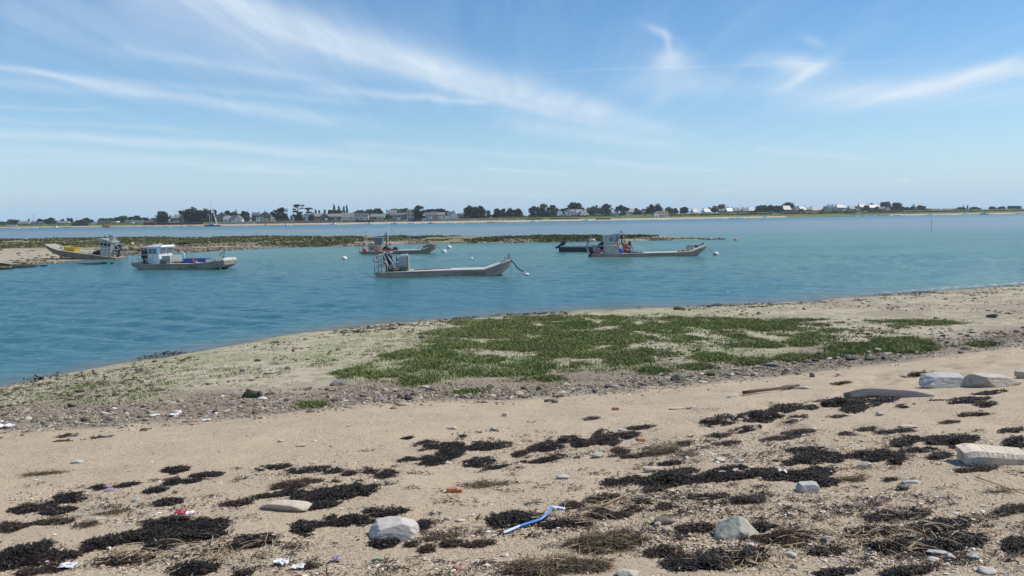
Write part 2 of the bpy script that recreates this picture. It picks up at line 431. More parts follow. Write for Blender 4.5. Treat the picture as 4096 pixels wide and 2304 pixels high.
# ------------------------------------------------------------------ water
m_water, t, b, out = newmat('sea_water'); L = m_water.node_tree.links.new
g = t.n('ShaderNodeNewGeometry'); P = g.outputs['Position']
def attr(n): return t.n('ShaderNodeAttribute', attribute_name=n).outputs['Fac']
mp = t.n('ShaderNodeMapping', {'Vector': P, 'Rotation': (0, 0, rad(-12)), 'Scale': (.35, 1, 1)})
patch = t.n('ShaderNodeTexNoise', {'Vector': mp.outputs[0], 'Scale': .05, 'Detail': 5, 'Roughness': .55})
c = t.mix(t.mapr(patch.outputs[0], .42, .58), (.066, .170, .142), (.100, .205, .150))
c = t.mix(attr('mid'), c, (.15, .205, .19))
c = t.mix(attr('deep_and_sky'), c, (.026, .135, .16))
c = t.mix(attr('shoal'), c, (.13, .135, .085))
fo = t.n('ShaderNodeTexNoise', {'Vector': t.n('ShaderNodeMapping', {'Vector': P, 'Rotation': (0, 0, rad(-8)), 'Scale': (.28, .12, 1)}).outputs[0], 'Scale': 1.0, 'Detail': 3, 'Roughness': .6})
fo2 = t.n('ShaderNodeTexNoise', {'Vector': P, 'Scale': .02, 'Detail': 3})
foam_sparkle = t.math('MULTIPLY', t.mapr(fo.outputs[0], .68, .71), t.math('MULTIPLY', attr('open'), t.mapr(fo2.outputs[0], .42, .6)))
fo3 = t.n('ShaderNodeTexNoise', {'Vector': P, 'Scale': 3.0, 'Detail': 4})
foam_sparkle = t.math('ADD', foam_sparkle, t.math('MULTIPLY', attr('edge_sparkle'), t.mapr(fo3.outputs[0], .5, .6)), clamp=True)
c = t.mix(foam_sparkle, c, (.8, .82, .82))
df = t.n('ShaderNodeBsdfDiffuse', {'Color': c}); gl = t.n('ShaderNodeBsdfGlossy', {'Color': (.95, .97, 1, 1), 'Roughness': t.mapr(attr('rough'), 0, 1, .07, .42)})
wv = t.n('ShaderNodeTexNoise', {'Vector': t.n('ShaderNodeMapping', {'Vector': P, 'Rotation': (0, 0, rad(-15)), 'Scale': (.5, 1, 1)}).outputs[0], 'Scale': 3.2, 'Detail': 5, 'Roughness': .6})
wv2 = t.n('ShaderNodeTexNoise', {'Vector': t.n('ShaderNodeMapping', {'Vector': P, 'Rotation': (0, 0, rad(10)), 'Scale': (.4, 1, 1)}).outputs[0], 'Scale': 1.3, 'Detail': 4, 'Roughness': .55})
hh = t.math('ADD', t.math('MULTIPLY', wv.outputs[0], .16), t.math('MULTIPLY', t.math('MULTIPLY', wv2.outputs[0], .4), attr('rough')))
bp = t.n('ShaderNodeBump', {'Height': hh, 'Strength': 1.0, 'Distance': 1.0}); L(bp.outputs[0], df.inputs['Normal']); L(bp.outputs[0], gl.inputs['Normal'])
fr = t.n('ShaderNodeFresnel', {'IOR': 1.333, 'Normal': bp.outputs[0]})
# a choppy surface mirrors far less at a glance than a flat one: the steep faces of the waves turn towards the eye
fac = t.math('MULTIPLY', t.mapr(fr.outputs[0], .0, .8, .02, .40), t.math('SUBTRACT', 1.0, foam_sparkle))
mx = t.n('ShaderNodeMixShader', {0: fac, 1: df.outputs[0], 2: gl.outputs[0]}); L(mx.outputs[0], out.inputs[0])
m_water.node_tree.nodes.remove(b)

x, y, F, rr, aa = polar(9.0, 320, .0048, 42, .11, 5)
xf, yf, Ff, rf, af = polar(320, 1900, .03, 42, .5, 5)
off = np.minimum(y - shore_y(x), 60)
z = np.zeros_like(x); wg = np.random.default_rng(5)
calm = sstep(0, 9, off) * .85 + .15
for k in range(16):
    lam = .38 * (1.13 ** k); th = rad(100) + wg.normal(0, .5); ph = wg.random() * 6.28
    kx, ky = 2 * math.pi / lam * math.cos(th), 2 * math.pi / lam * math.sin(th)
    amp = .0105 * lam
    fade = np.clip(1.6 - rr * .0048 * 3.2 / lam, 0, 1)
    pz = kx * x + ky * y + ph + 1.5 * (vnoise(x * .15 / lam + k, y * .15 / lam) - .5) * 6.28
    z += amp * fade * (np.sin(pz) + .25 * np.sin(2 * pz + 1.5))
z *= calm * np.clip(.2 + 1.7 * fbm(x * .05, y * .09, 3), .35, 1.7)
z *= 1 - sstep(240, 315, rr)
xs = np.concatenate([x, xf]); yss = np.concatenate([y, yf]); zz = np.concatenate([z, np.zeros_like(xf)])
FF = np.concatenate([F, Ff + len(x)])
rall = np.concatenate([rr, rf])
pxc = 2048 + FPX * xs / np.maximum(yss, 1)
offs = yss - shore_y(xs)
front = sstep(.0, 5, yss)
D_ = far_d(pxc)
mid = sstep(150, 230, yss) * (1 - sstep(.50, .66, yss / D_))
deep_and_sky = sstep(.5, .66, yss / D_) * .8 + .75 * (1 - sstep(35, 75, yss + xs * .9))  # far: deeper water; near left: reflected sky blue put into the colour
shoal = 1 - sstep(-.5, 4.0, offs + (fbm(xs * .3, yss * .3, 3) - .5) * 3)
shoal = np.where(np.abs(xs) > 300, 0, shoal) * .8
opn = sstep(140, 260, yss) + .25 * sstep(45, 80, yss) * (1 - sstep(100, 140, yss))
edge = (sstep(-.2, .25, offs) * (1 - sstep(.6, 1.5, offs))) * sstep(15, 26, xs) * (xs < 60) * .5  # sun sparkle along the waterline, put into the colour as white flecks
water = mesh_np('water', np.stack([xs, yss, zz], -1), FF, m_water, smooth=True,
                attrs={'mid': np.clip(mid, 0, 1), 'deep_and_sky': np.clip(deep_and_sky, 0, .9), 'shoal': shoal, 'open': np.clip(opn, 0, 1), 'edge_sparkle': edge,
                       'rough': .12 + .5 * sstep(100, 300, rall)})
tag(water, 'wind rippled turquoise tidal channel', 'water', kind='structure')
# ------------------------------------------------------------------ far shore: land
LZ = np.array([(-2500, 4.5), (0, 3.9), (500, 4.0), (900, 4.2), (1400, 4.3), (1800, 4.2), (2300, 4.9), (2600, 6.4), (2900, 6.8), (3400, 7.0), (3700, 6.6), (4096, 7.0), (6500, 7)], float)
def land_z(px): return np.interp(px, LZ[:, 0], LZ[:, 1])
def far_z(px, tt):
    """height of the far land tt metres behind its waterline"""
    lz = land_z(px); s1 = sstep(0, 13, tt) * 1.9 + sstep(19, 26, tt) * (4.2 - 1.9)
    s2 = np.where(px > 2450, sstep(30, 70, tt) * (lz - 4.2), sstep(24, 40, tt) * (lz - 4.2))
    return s1 + s2 - .6 * (tt < 0) * np.minimum(-tt, 10) * .4 + .25 * (fbm(px * .05, tt * .07, 3) - .5) * sstep(20, 50, tt)
pxs = np.linspace(-1800, 5900, 640); ts = np.concatenate([[-12, -4], np.linspace(0, 30, 14), np.linspace(36, 130, 12), [180, 260, 400, 520]])
PXg, Tg = np.meshgrid(pxs, ts)
Dg = far_d(PXg) + Tg
Xg = (PXg - 2048) / FPX * Dg
i = np.arange(PXg.size).reshape(PXg.shape)
F = np.stack([i[:-1, :-1], i[:-1, 1:], i[1:, 1:], i[1:, :-1]], -1).reshape(-1, 4)
m_far, t, b, out = newmat('far_ground'); L = m_far.node_tree.links.new
g = t.n('ShaderNodeNewGeometry'); P = g.outputs['Position']
def attr(n): return t.n('ShaderNodeAttribute', attribute_name=n).outputs['Fac']
n1 = t.n('ShaderNodeTexNoise', {'Vector': P, 'Scale': .06, 'Detail': 5}); n2 = t.n('ShaderNodeTexNoise', {'Vector': P, 'Scale': .3, 'Detail': 5})
grs = t.mix(t.mapr(n1.outputs[0], .35, .65), (.075, .115, .03), (.13, .15, .05))
snd = t.mix(t.mapr(n2.outputs[0], .35, .65), (.47, .39, .29), (.38, .31, .225))
c = t.mix(attr('sand'), grs, snd); c = t.mix(attr('weed'), c, (.075, .065, .04))
L(c, b.inputs['Base Color']); b.inputs['Roughness'].default_value = .95; b.inputs['Specular IOR Level'].default_value = .1
nzf = fbm(PXg * .02, Tg * .1, 3)
mud = (PXg > 3150) & (PXg < 3560)
sandm = (1 - sstep(14, 22, Tg)) * np.where(mud, .15, 1) * np.where(PXg < 880, .8, 1)
weed = (1 - sstep(1.5, 4.5, Tg + (nzf - .5) * 6)) * .9
far = mesh_np('far_land', np.stack([Xg, Dg, far_z(PXg, Tg)], -1), F, m_far, smooth=True, attrs={'sand': sandm, 'weed': weed})
tag(far, 'low far shore with sand and green fields', 'land', kind='structure')

# ------------------------------------------------------------------ houses
WALLS = {'white': pmat('white_render', (.82, .80, .77), (.74, .72, .68), .8), 'cream': pmat('cream_render', (.60, .54, .43), (.52, .47, .38), .8),
         'stone': pmat('granite_wall', (.27, .235, .19), (.18, .16, .13), 1.5), 'grey': pmat('grey_render', (.38, .36, .34), (.3, .29, .27), 1),
         'pink': pmat('pink_render', (.52, .40, .36), (.46, .35, .32), 1), 'dark': pmat('dark_boards', (.05, .055, .06), (.035, .04, .045), 2)}
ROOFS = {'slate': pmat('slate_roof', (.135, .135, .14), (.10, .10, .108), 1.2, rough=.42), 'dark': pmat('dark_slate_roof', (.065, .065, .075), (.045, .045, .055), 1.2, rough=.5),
         'shiny': pmat('sunlit_slate_roof', (.30, .30, .31), (.25, .25, .26), 1.2, rough=.30, spec=1.0), 'stone': pmat('lichen_slate_roof', (.25, .235, .21), (.19, .18, .16), 1.2, rough=.5),  # shiny: slate with the gleam of the sun put into a lighter base colour
         'red': pmat('brown_tile_roof', (.17, .085, .06), (.12, .06, .045), 1.5, rough=.7), 'green': pmat('mossy_flat_roof', (.10, .15, .04), (.08, .11, .03), 1)}
m_glass = pmat('dark_window_glass', (.03, .035, .045), (.02, .025, .03), 3, rough=.12)
m_door = {'blue': pmat('blue_door_paint', (.06, .12, .22), None, 3), 'red': pmat('red_door_paint', (.25, .03, .04), None, 3), 'white': pmat('white_door_paint', (.7, .7, .68), None, 3), 'dark': m_glass}
m_brick = pmat('chimney_brick', (.30, .25, .21), (.2, .17, .15), 3)
def house(px0, px1, base, eave, ridge, kind, wall, roof, off, label, win=2, storeys=1, dorm=0, chim=1, door=None, yaw=None, depth=8.0, name='house', cat='house'):
    pc = (px0 + px1) / 2; D = float(far_d(pc)) + off; h = float(hor(pc)); k = D / FPX
    zb = min(CAMH + (h - base) * k, float(far_z(np.array(pc), np.array(float(off)))) + .6); ze = CAMH + (h - eave) * k - zb; zr = CAMH + (h - ridge) * k - zb
    W = (px1 - px0) * k; hw, hd = W / 2, depth / 2
    yaw = R.uniform(-.05, .38) if yaw is None else yaw
    root = empty(name, ((pc - 2048) * k, D + hd, zb), (0, 0, yaw), label, cat, 'houses along the far shore')
    mw = WALLS[wall]; mr = ROOFS[roof]
    b = MB(); ro = MB(); z0 = -1.5
    if kind == 'e':        # long side towards the water
        b.prism([(-hd, z0), (hd, z0), (hd, ze), (0, zr - .12), (-hd, ze)], -hw, hw); b.v = [(y, x, z) for x, y, z in b.v]
        for s in (-1, 1):
            ro.prism([(s * (hd + .35), ze - .12), (0, zr), (0, zr + .22), (s * (hd + .35), ze + .1)], -hw - .2, hw + .2)
        ro.v = [(y, x, z) for x, y, z in ro.v]
    elif kind == 'g':      # gable towards the water
        b.prism([(-hw, z0), (hw, z0), (hw, ze), (0, zr - .12), (-hw, ze)], -hd, hd)
        for s in (-1, 1):
            ro.prism([(s * (hw + .3), ze - .12), (0, zr), (0, zr + .22), (s * (hw + .3), ze + .1)], -hd - .15, hd + .15)
    elif kind == 'h':      # hipped
        b.box((0, 0, (ze + z0) / 2), (W, depth, ze - z0)); q = hw * .45
        e = .35
        ro.add([(-hw - e, -hd - e, ze - .05), (hw + e, -hd - e, ze - .05), (hw + e, hd + e, ze - .05), (-hw - e, hd + e, ze - .05), (-q, 0, zr), (q, 0, zr)],
               [(0, 1, 5, 4), (2, 3, 4, 5), (1, 2, 5), (3, 0, 4), (3, 2, 1, 0)])
    else:                  # flat
        b.box((0, 0, (ze + z0) / 2), (W, depth, ze - z0)); ro.box((0, 0, ze + .13), (W + .5, depth + .5, .26))
    b.build('wall', mw, root); rf = ro.build('roof', mr, root)
    yf = -hd - .03
    for s in range(storeys):
        zc = ze * (.5 if storeys == 1 else (.27 + .48 * s))
        for j in range(win):
            x = -hw + W * (j + .5) / win
            if door and s == 0 and j == win // 2: continue
            MB().box((x, yf, zc), (min(1.15, W / win * .55), .1, min(1.35, ze * .4))).build('window', m_glass, root)
    if kind == 'g' and zr - ze > 2.2:
        MB().box((0, yf, ze + (zr - ze) * .3), (.95, .1, 1.1)).build('window', m_glass, root)
    if door:
        MB().box((-hw + W * (win // 2 + .5) / max(win, 1), yf, 1.0), (1.5 if door != 'white' else 2.4, .1, 2.0)).build('door', m_door[door], root)
    for j in range(dorm):
        x = -hw + W * (j + .5) / dorm; zc = ze + (zr - ze) * .42
        d = MB().prism([(-.75, -.7), (.75, -.7), (.75, .45), (0, 1.05), (-.75, .45)], -hd * .72, -hd * .1); d.v = [(a + x, bb, cc + zc) for a, bb, cc in d.v]
        dd = d.build('dormer', mr, root)
        MB().box((x, -hd * .72 - .03, zc - .05), (.95, .08, .9)).build('pane', m_glass, dd)
    for j in range(chim):
        s = -1 if j == 0 else 1
        if kind in 'eh': c = (s * (hw - .45 if kind == 'e' else hw * .45), 0, zr + .1)
        else: c = (0, s * (hd - .5), zr + .1)
        MB().box(c, (.75, .9, 2.0)).box((c[0], c[1], c[2] + 1.1), (.35, .35, .45)).build('chimney', m_brick, rf)
    return root
H = house
H(40, 75, 908, 899.5, 898, 'f', 'white', 'stone', 18, 'white flat roofed beach hut alone on the sand, beyond the grounded barge bow', 3, chim=0, depth=4, name='beach_hut', cat='hut')
H(82, 124, 902, 894, 885, 'e', 'grey', 'stone', 70, 'wide grey roofed house half hidden by scrub beyond the two masts', 3)
H(134, 166, 905, 894, 886, 'e', 'cream', 'dark', 50, 'dark roofed house whose bright gable adjoins it beyond the two masts', 2)
H(163, 179, 905, 893, 885.5, 'g', 'white', 'dark', 46, 'narrow sunny white gable beside the dark roof beyond the two masts', 1, chim=0, yaw=.3)
H(238, 283, 902, 893, 885, 'e', 'cream', 'stone', 60, 'long low house under lichen grey roof between round trees', 3, chim=2)
H(272, 296, 903, 896, 891, 'e', 'stone', 'stone', 40, 'small stone shed in front of the long lichen roofed house', 1, chim=0, name='shed', cat='shed')
H(367, 393, 905, 895, 888, 'g', 'white', 'stone', 28, 'small bright white gabled cottage next to a dark sea wall', 2, chim=0, yaw=.25)
H(405, 446, 905, 893, 883, 'e', 'dark', 'dark', 40, 'dark boathouse with pale apron roof behind the red workboat', 2, door='white', chim=0)
H(455, 477, 897, 884, 883, 'f', 'white', 'slate', 55, 'white cube shaped building with flat roof near the red workboat', 2, chim=0)
H(509, 560, 899, 888, 882, 'e', 'white', 'slate', 45, 'long white bungalow with slate roof at the sandy bay', 5)
H(528, 541, 899, 888, 880.5, 'g', 'white', 'slate', 41, 'small white gable projecting from the long bungalow', 1, chim=0, depth=4)
H(560, 582, 899, 888, 880, 'g', 'white', 'slate', 42, 'white gabled cottage at the end of the long bungalow', 2, chim=0, yaw=.3)
H(584, 600, 897, 890, 885, 'e', 'white', 'slate', 40, 'little white outbuilding by a dark telegraph pole', 2, chim=0)
H(606, 640, 895, 887, 881, 'e', 'cream', 'red', 60, 'low cream house with brownish roof under the round dark cypress', 2)
H(690, 742, 891, 872, 860, 'h', 'stone', 'stone', 50, 'tall stone house with hipped roof between two dark cypresses', 4, 2, chim=2, depth=10)
H(872, 914, 889, 864, 850.5, 'g', 'stone', 'slate', 75, 'tall granite house with gable behind the big yacht rigging', 3, 2, yaw=.2)
H(900, 935, 889, 877, 865.5, 'e', 'white', 'shiny', 40, 'white cottage with pale shining roof beside the yacht', 2, door='dark')
H(930, 958, 889, 877, 862, 'e', 'white', 'dark', 42, 'dark steep roofed wing of a white house below the church spire', 1, chim=0)
H(944, 975, 889, 877, 863, 'g', 'white', 'stone', 36, 'bright white gable front facing the water below the church spire', 1, chim=0, door='white', yaw=.1)
H(1015, 1043, 881, 862, 851, 'e', 'stone', 'slate', 85, 'granite house with slate roof above the sunny sea wall', 3, 2, chim=2)
H(1043, 1090, 881, 863, 847.5, 'g', 'stone', 'dark', 70, 'broad granite gable with dark roof at the top of the terrace', 3, 2)
H(1030, 1056, 893, 869, 868, 'f', 'white', 'slate', 38, 'modern white box house below the granite gable', 2, 2, chim=0, depth=6)
H(1055, 1080, 891, 873, 872, 'f', 'grey', 'slate', 38, 'grey flat roofed annex joined to the white box house', 2, 1, chim=0, depth=6)
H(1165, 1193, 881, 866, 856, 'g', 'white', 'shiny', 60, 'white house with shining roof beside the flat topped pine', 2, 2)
H(1218, 1247, 882, 866, 853, 'g', 'white', 'slate', 52, 'white gabled house half behind the flat topped pine', 2, 2)
H(1258, 1300, 881, 866, 854, 'e', 'stone', 'stone', 70, 'long stone roofed house uphill of the small dark boatshed', 4)
H(1288, 1324, 881, 866, 853, 'g', 'stone', 'stone', 62, 'stone gable with pale edge above the small dark boatshed', 2)
H(1296, 1321, 881, 872, 864, 'g', 'dark', 'dark', 34, 'small dark boatshed with white double doors', 0, chim=0, door='white', depth=5, name='boat_shed', cat='shed')
H(1323, 1371, 881, 867, 855, 'e', 'stone', 'stone', 52, 'low stone house behind the yellow and red kiosk', 3, door='white')
H(1373, 1421, 881, 869, 852.5, 'e', 'white', 'stone', 46, 'pale cottage with plain lichen roof joined to the four dormer house', 3, door='white', chim=2, yaw=.05)
H(1421, 1477, 881, 868, 853.5, 'e', 'white', 'slate', 46, 'long white terrace house with four dark dormers', 5, dorm=4, chim=2, yaw=.05)
H(1486, 1511, 879, 867, 856, 'e', 'stone', 'stone', 44, 'small stone cottage beside the one with red doors', 2)
H(1510, 1542, 879, 867, 856.5, 'e', 'white', 'stone', 44, 'white cottage with two dark red doors', 3, door='red')
H(1549, 1592, 868, 856, 841, 'e', 'stone', 'stone', 95, 'high grey stone house with tall end chimneys above its neighbours', 3, 2, chim=2)
H(1562, 1634, 879, 861, 851, 'e', 'grey', 'slate', 50, 'long grey house with bright shop front at the sea wall', 5, 2, door='white')
H(1633, 1676, 878, 858, 838.5, 'e', 'white', 'slate', 46, 'tall white three storey house next to the dark sea wall tree', 3, 2, dorm=3, chim=2)
H(1706, 1730, 877, 861, 850, 'e', 'white', 'slate', 46, 'narrow whitish house beside the dark sea wall tree', 2, 2)
H(1729, 1751, 876, 861, 847.5, 'e', 'pink', 'slate', 50, 'pinkish house between two white houses on the quay', 2, 2)
H(1750, 1784, 876, 859, 850, 'e', 'white', 'stone', 54, 'pale grey roofed house joined to the pinkish house', 3, 2)
H(1763, 1793, 876, 863, 862, 'f', 'white', 'stone', 38, 'low white flat fronted house below the pale grey roof', 1, 1, chim=0)
H(1794, 1818, 871, 861, 846, 'e', 'white', 'slate', 48, 'slate roofed wing of the gabled villa by the parked van', 1, chim=1)
H(1806, 1832, 871, 863, 845.5, 'g', 'white', 'slate', 46, 'white villa gable above the parked white van', 2, yaw=.15)
H(1826, 1857, 872, 867, 853.5, 'h', 'grey', 'dark', 46, 'low house with big dark hipped roof beside the clipped hedge', 2, chim=0)
H(1850, 1872, 871, 863, 855, 'e', 'grey', 'stone', 70, 'grey roofed house just behind the dark hipped roof', 2)
H(2216, 2236, 869, 846, 834.5, 'e', 'white', 'shiny', 48, 'white house roof sticking out of the big green tree', 1, 2)
H(2228, 2250, 869, 850, 838, 'g', 'white', 'slate', 42, 'tall white gable beside the big green tree', 1, 2, chim=0, yaw=.3)
H(2265, 2286, 867, 851, 838, 'g', 'white', 'stone', 56, 'white gabled house with pale roof before the dark wide tree', 1, 2)
H(2282, 2302, 867, 846, 838, 'e', 'white', 'stone', 60, 'tall pale house with dark doorway before the dark wide tree', 2, 2, door='dark')
H(2305, 2334, 862, 851, 838.5, 'e', 'cream', 'shiny', 75, 'house with pale shining roof uphill of the black barn', 2)
H(2253, 2286, 868, 857, 856, 'f', 'white', 'stone', 36, 'low white wall like annex on the green bank', 2, chim=0, depth=4)
H(2290, 2315, 868, 859, 855, 'e', 'grey', 'slate', 34, 'low grey cabin on the green bank beside the black barn', 3, chim=0, depth=5, name='cabin', cat='cabin')
H(2317, 2358, 868, 862, 841, 'h', 'stone', 'dark', 40, 'big black hump backed barn on the green bank', 2, chim=0, door='red', depth=10, name='barn', cat='barn')
H(2380, 2406, 868, 858, 856, 'e', 'cream', 'slate', 36, 'low cream shed with square windows between green trees', 3, chim=0, depth=5, name='shed', cat='shed')
H(2410, 2446, 870, 861, 860, 'f', 'white', 'green', 30, 'white hut with bright green planted roof above the dark quay', 2, chim=0, depth=5, name='hut', cat='hut')
H(2446, 2478, 870, 861, 860, 'f', 'white', 'stone', 30, 'long low white building beside the green roofed hut', 1, chim=0, depth=5)
H(2448, 2475, 861, 851, 837, 'e', 'white', 'shiny', 62, 'modern white house with dark glass front above the low white building', 4)
H(2500, 2525, 858, 849, 841, 'e', 'white', 'stone', 75, 'white cottage between two trees behind the ruined wall', 2)
H(2519, 2544, 858, 850, 835.5, 'e', 'grey', 'slate', 95, 'grey slate house peeping over the white cottage', 2)
H(2571, 2592, 857, 850, 843, 'e', 'white', 'slate', 90, 'small house with slate roof next to the ragged dark pine', 1)
H(2630, 2675, 869, 855, 844.5, 'e', 'white', 'red', 24, 'white boathouse with brown red roof right at the beach', 5, chim=0, yaw=.06, depth=9, name='boathouse', cat='boathouse')
H(2617, 2634, 869, 855, 845, 'g', 'white', 'red', 23, 'white gable end with blue door joined to the boathouse', 1, chim=0, door='blue', yaw=.25, depth=6, name='boathouse', cat='boathouse')
H(2770, 2792, 853, 850, 836, 'e', 'white', 'slate', 110, 'lone house with grey roof and white gable in the field', 1, chim=1, yaw=.4)
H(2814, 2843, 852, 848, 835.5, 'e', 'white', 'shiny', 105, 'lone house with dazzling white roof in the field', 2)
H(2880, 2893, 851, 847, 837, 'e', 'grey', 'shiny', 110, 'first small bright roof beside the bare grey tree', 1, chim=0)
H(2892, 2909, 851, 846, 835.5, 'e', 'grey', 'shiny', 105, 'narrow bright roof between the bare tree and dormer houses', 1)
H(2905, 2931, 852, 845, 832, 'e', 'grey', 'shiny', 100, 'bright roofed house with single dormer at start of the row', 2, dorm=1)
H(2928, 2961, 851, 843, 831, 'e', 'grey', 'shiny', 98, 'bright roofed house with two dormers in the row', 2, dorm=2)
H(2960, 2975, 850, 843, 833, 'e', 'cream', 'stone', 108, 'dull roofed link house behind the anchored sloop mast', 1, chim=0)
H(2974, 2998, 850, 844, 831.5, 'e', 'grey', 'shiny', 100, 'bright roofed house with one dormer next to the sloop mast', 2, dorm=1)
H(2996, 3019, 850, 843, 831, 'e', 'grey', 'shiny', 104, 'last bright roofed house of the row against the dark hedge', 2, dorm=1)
H(3130, 3164, 849, 839, 823.5, 'e', 'stone', 'stone', 80, 'granite chapel like house at the end of the long dark hedge', 2, door='dark')
H(3163, 3180, 849, 843, 835, 'g', 'stone', 'stone', 76, 'low granite wing with gable joined to the chapel like house', 1, chim=0)
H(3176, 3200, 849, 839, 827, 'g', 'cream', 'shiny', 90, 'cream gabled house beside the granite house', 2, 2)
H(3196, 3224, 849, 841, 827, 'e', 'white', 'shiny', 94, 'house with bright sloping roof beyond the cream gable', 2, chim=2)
H(3221, 3246, 848, 839, 830, 'e', 'grey', 'slate', 100, 'slate house next to the longest dark roof', 2)
H(3245, 3304, 846, 842, 827.5, 'e', 'stone', 'dark', 100, 'long dark roof of a low farm building', 4, chim=2)
H(3304, 3347, 845, 829, 820, 'h', 'cream', 'slate', 85, 'square manor with hipped roof and tall chimneys', 3, 2, chim=2, depth=10)
H(3346, 3380, 844, 831, 818.5, 'e', 'stone', 'slate', 95, 'tall slate roofed house beside the square manor', 3, 2, chim=2)
H(3362, 3378, 845, 841, 834, 'g', 'white', 'slate', 78, 'small white gable low in front of the tall slate house', 1, chim=0)
H(3393, 3423, 844, 836, 826, 'e', 'grey', 'slate', 88, 'grey house with low slate roof beside a sunny gable', 2)
H(3418, 3436, 844, 837, 825.5, 'g', 'cream', 'slate', 85, 'sunny cream gable beside the grey low slate house', 1, chim=0, yaw=.3)
H(3436, 3473, 842, 829, 817.5, 'e', 'stone', 'slate', 100, 'tall stone house rising behind a round dark bush', 3, 2, chim=2)
H(3472, 3521, 842, 831, 819.5, 'e', 'stone', 'slate', 105, 'broad stone house beneath the faint bare tree', 4, 2, chim=2)
H(3515, 3545, 844, 835, 827.5, 'e', 'grey', 'slate', 85, 'low slate house before the dark spreading pine', 2)
H(3539, 3557, 844, 835, 827, 'g', 'cream', 'slate', 80, 'cream gable end before the dark spreading pine', 1, chim=0, yaw=.3)
H(3654, 3697, 842, 827, 817.5, 'e', 'white', 'slate', 110, 'isolated white house at the end of the dark clipped hedge', 3, 2, chim=2)
for px, wd, lab in ((3715, 18, 'tiny white building nearest the isolated house on the skyline'), (3745, 40, 'long tiny white building on the skyline'), (3790, 34, 'tiny pale building row on the skyline beside the two thin cypresses'), (3822, 16, 'tiny grey building on the skyline just by the two thin cypresses')):
    H(px - wd / 2, px + wd / 2, 842, 837, 833.5, 'e', 'white' if wd > 17 else 'grey', 'stone', 420, lab, 3, chim=0)
# church
D = float(far_d(954)) + 260; h = hor(954); k = D / FPX
ch = empty('church', ((954 - 2048) * k, D, 4.2), (0, 0, .2), 'white church tower with thin dark spire above the roofs', 'church')
zt = CAMH + (h - 857) * k - 4.2; zs_ = CAMH + (h - 833) * k - 4.2
MB().box((0, 0, zt / 2), (4.6, 4.6, zt)).build('tower', WALLS['white'], ch)
MB().box((-7, 1, zt * .3), (11, 7, zt * .6)).build('nave', WALLS['stone'], ch)
MB().lathe((0, 0, zt + .003), [(2.6, 0), (1.1, (zs_ - zt) * .4), (.06, zs_ - zt)], 8).build('spire', ROOFS['dark'], ch)

# ------------------------------------------------------------------ trees of the far shore
LEAF = {'cyp': islmat('cypress_leaf', [(0, (.014, .026, .015)), (.5, (.026, .044, .023)), (1, (.05, .07, .035))], .75, .2),
        'grn': islmat('broad_leaf', [(0, (.04, .075, .02)), (.5, (.075, .12, .035)), (1, (.115, .16, .055))], .75, .2),
        'olv': islmat('olive_leaf', [(0, (.04, .055, .025)), (.6, (.065, .085, .04)), (1, (.09, .11, .055))], .75, .2),
        'brn': islmat('bare_twig', [(0, (.10, .085, .06)), (.6, (.14, .12, .09)), (1, (.17, .15, .11))], .85, .1),
        'rst': islmat('rusty_leaf', [(0, (.06, .04, .025)), (.6, (.09, .06, .035)), (1, (.08, .085, .035))], .8, .1)}
m_bark = pmat('tree_bark', (.09, .07, .05), (.05, .04, .03), 2, rough=.9)
def leaf_quads(c, n, sx, sy, sz, s, rng, shell=.55):
    d = rng.normal(size=(n, 3)); d /= np.linalg.norm(d, axis=1)[:, None]
    rr = shell + (1 - shell) * rng.random((n, 1)); p = d * rr * np.array([sx, sy, sz]) + np.asarray(c)
    a = rng.normal(size=(n, 3)); a /= np.linalg.norm(a, axis=1)[:, None]
    b = np.cross(a, rng.normal(size=(n, 3))); b /= np.linalg.norm(b, axis=1)[:, None] + 1e-9
    ss = s * (.6 + .8 * rng.random((n, 1)))
    return np.stack([p - a * ss - b * ss * .6, p + a * ss - b * ss * .5, p + a * ss * .8 + b * ss * .6, p - a * ss * .7 + b * ss * .5], 1)
tree_no = [0]
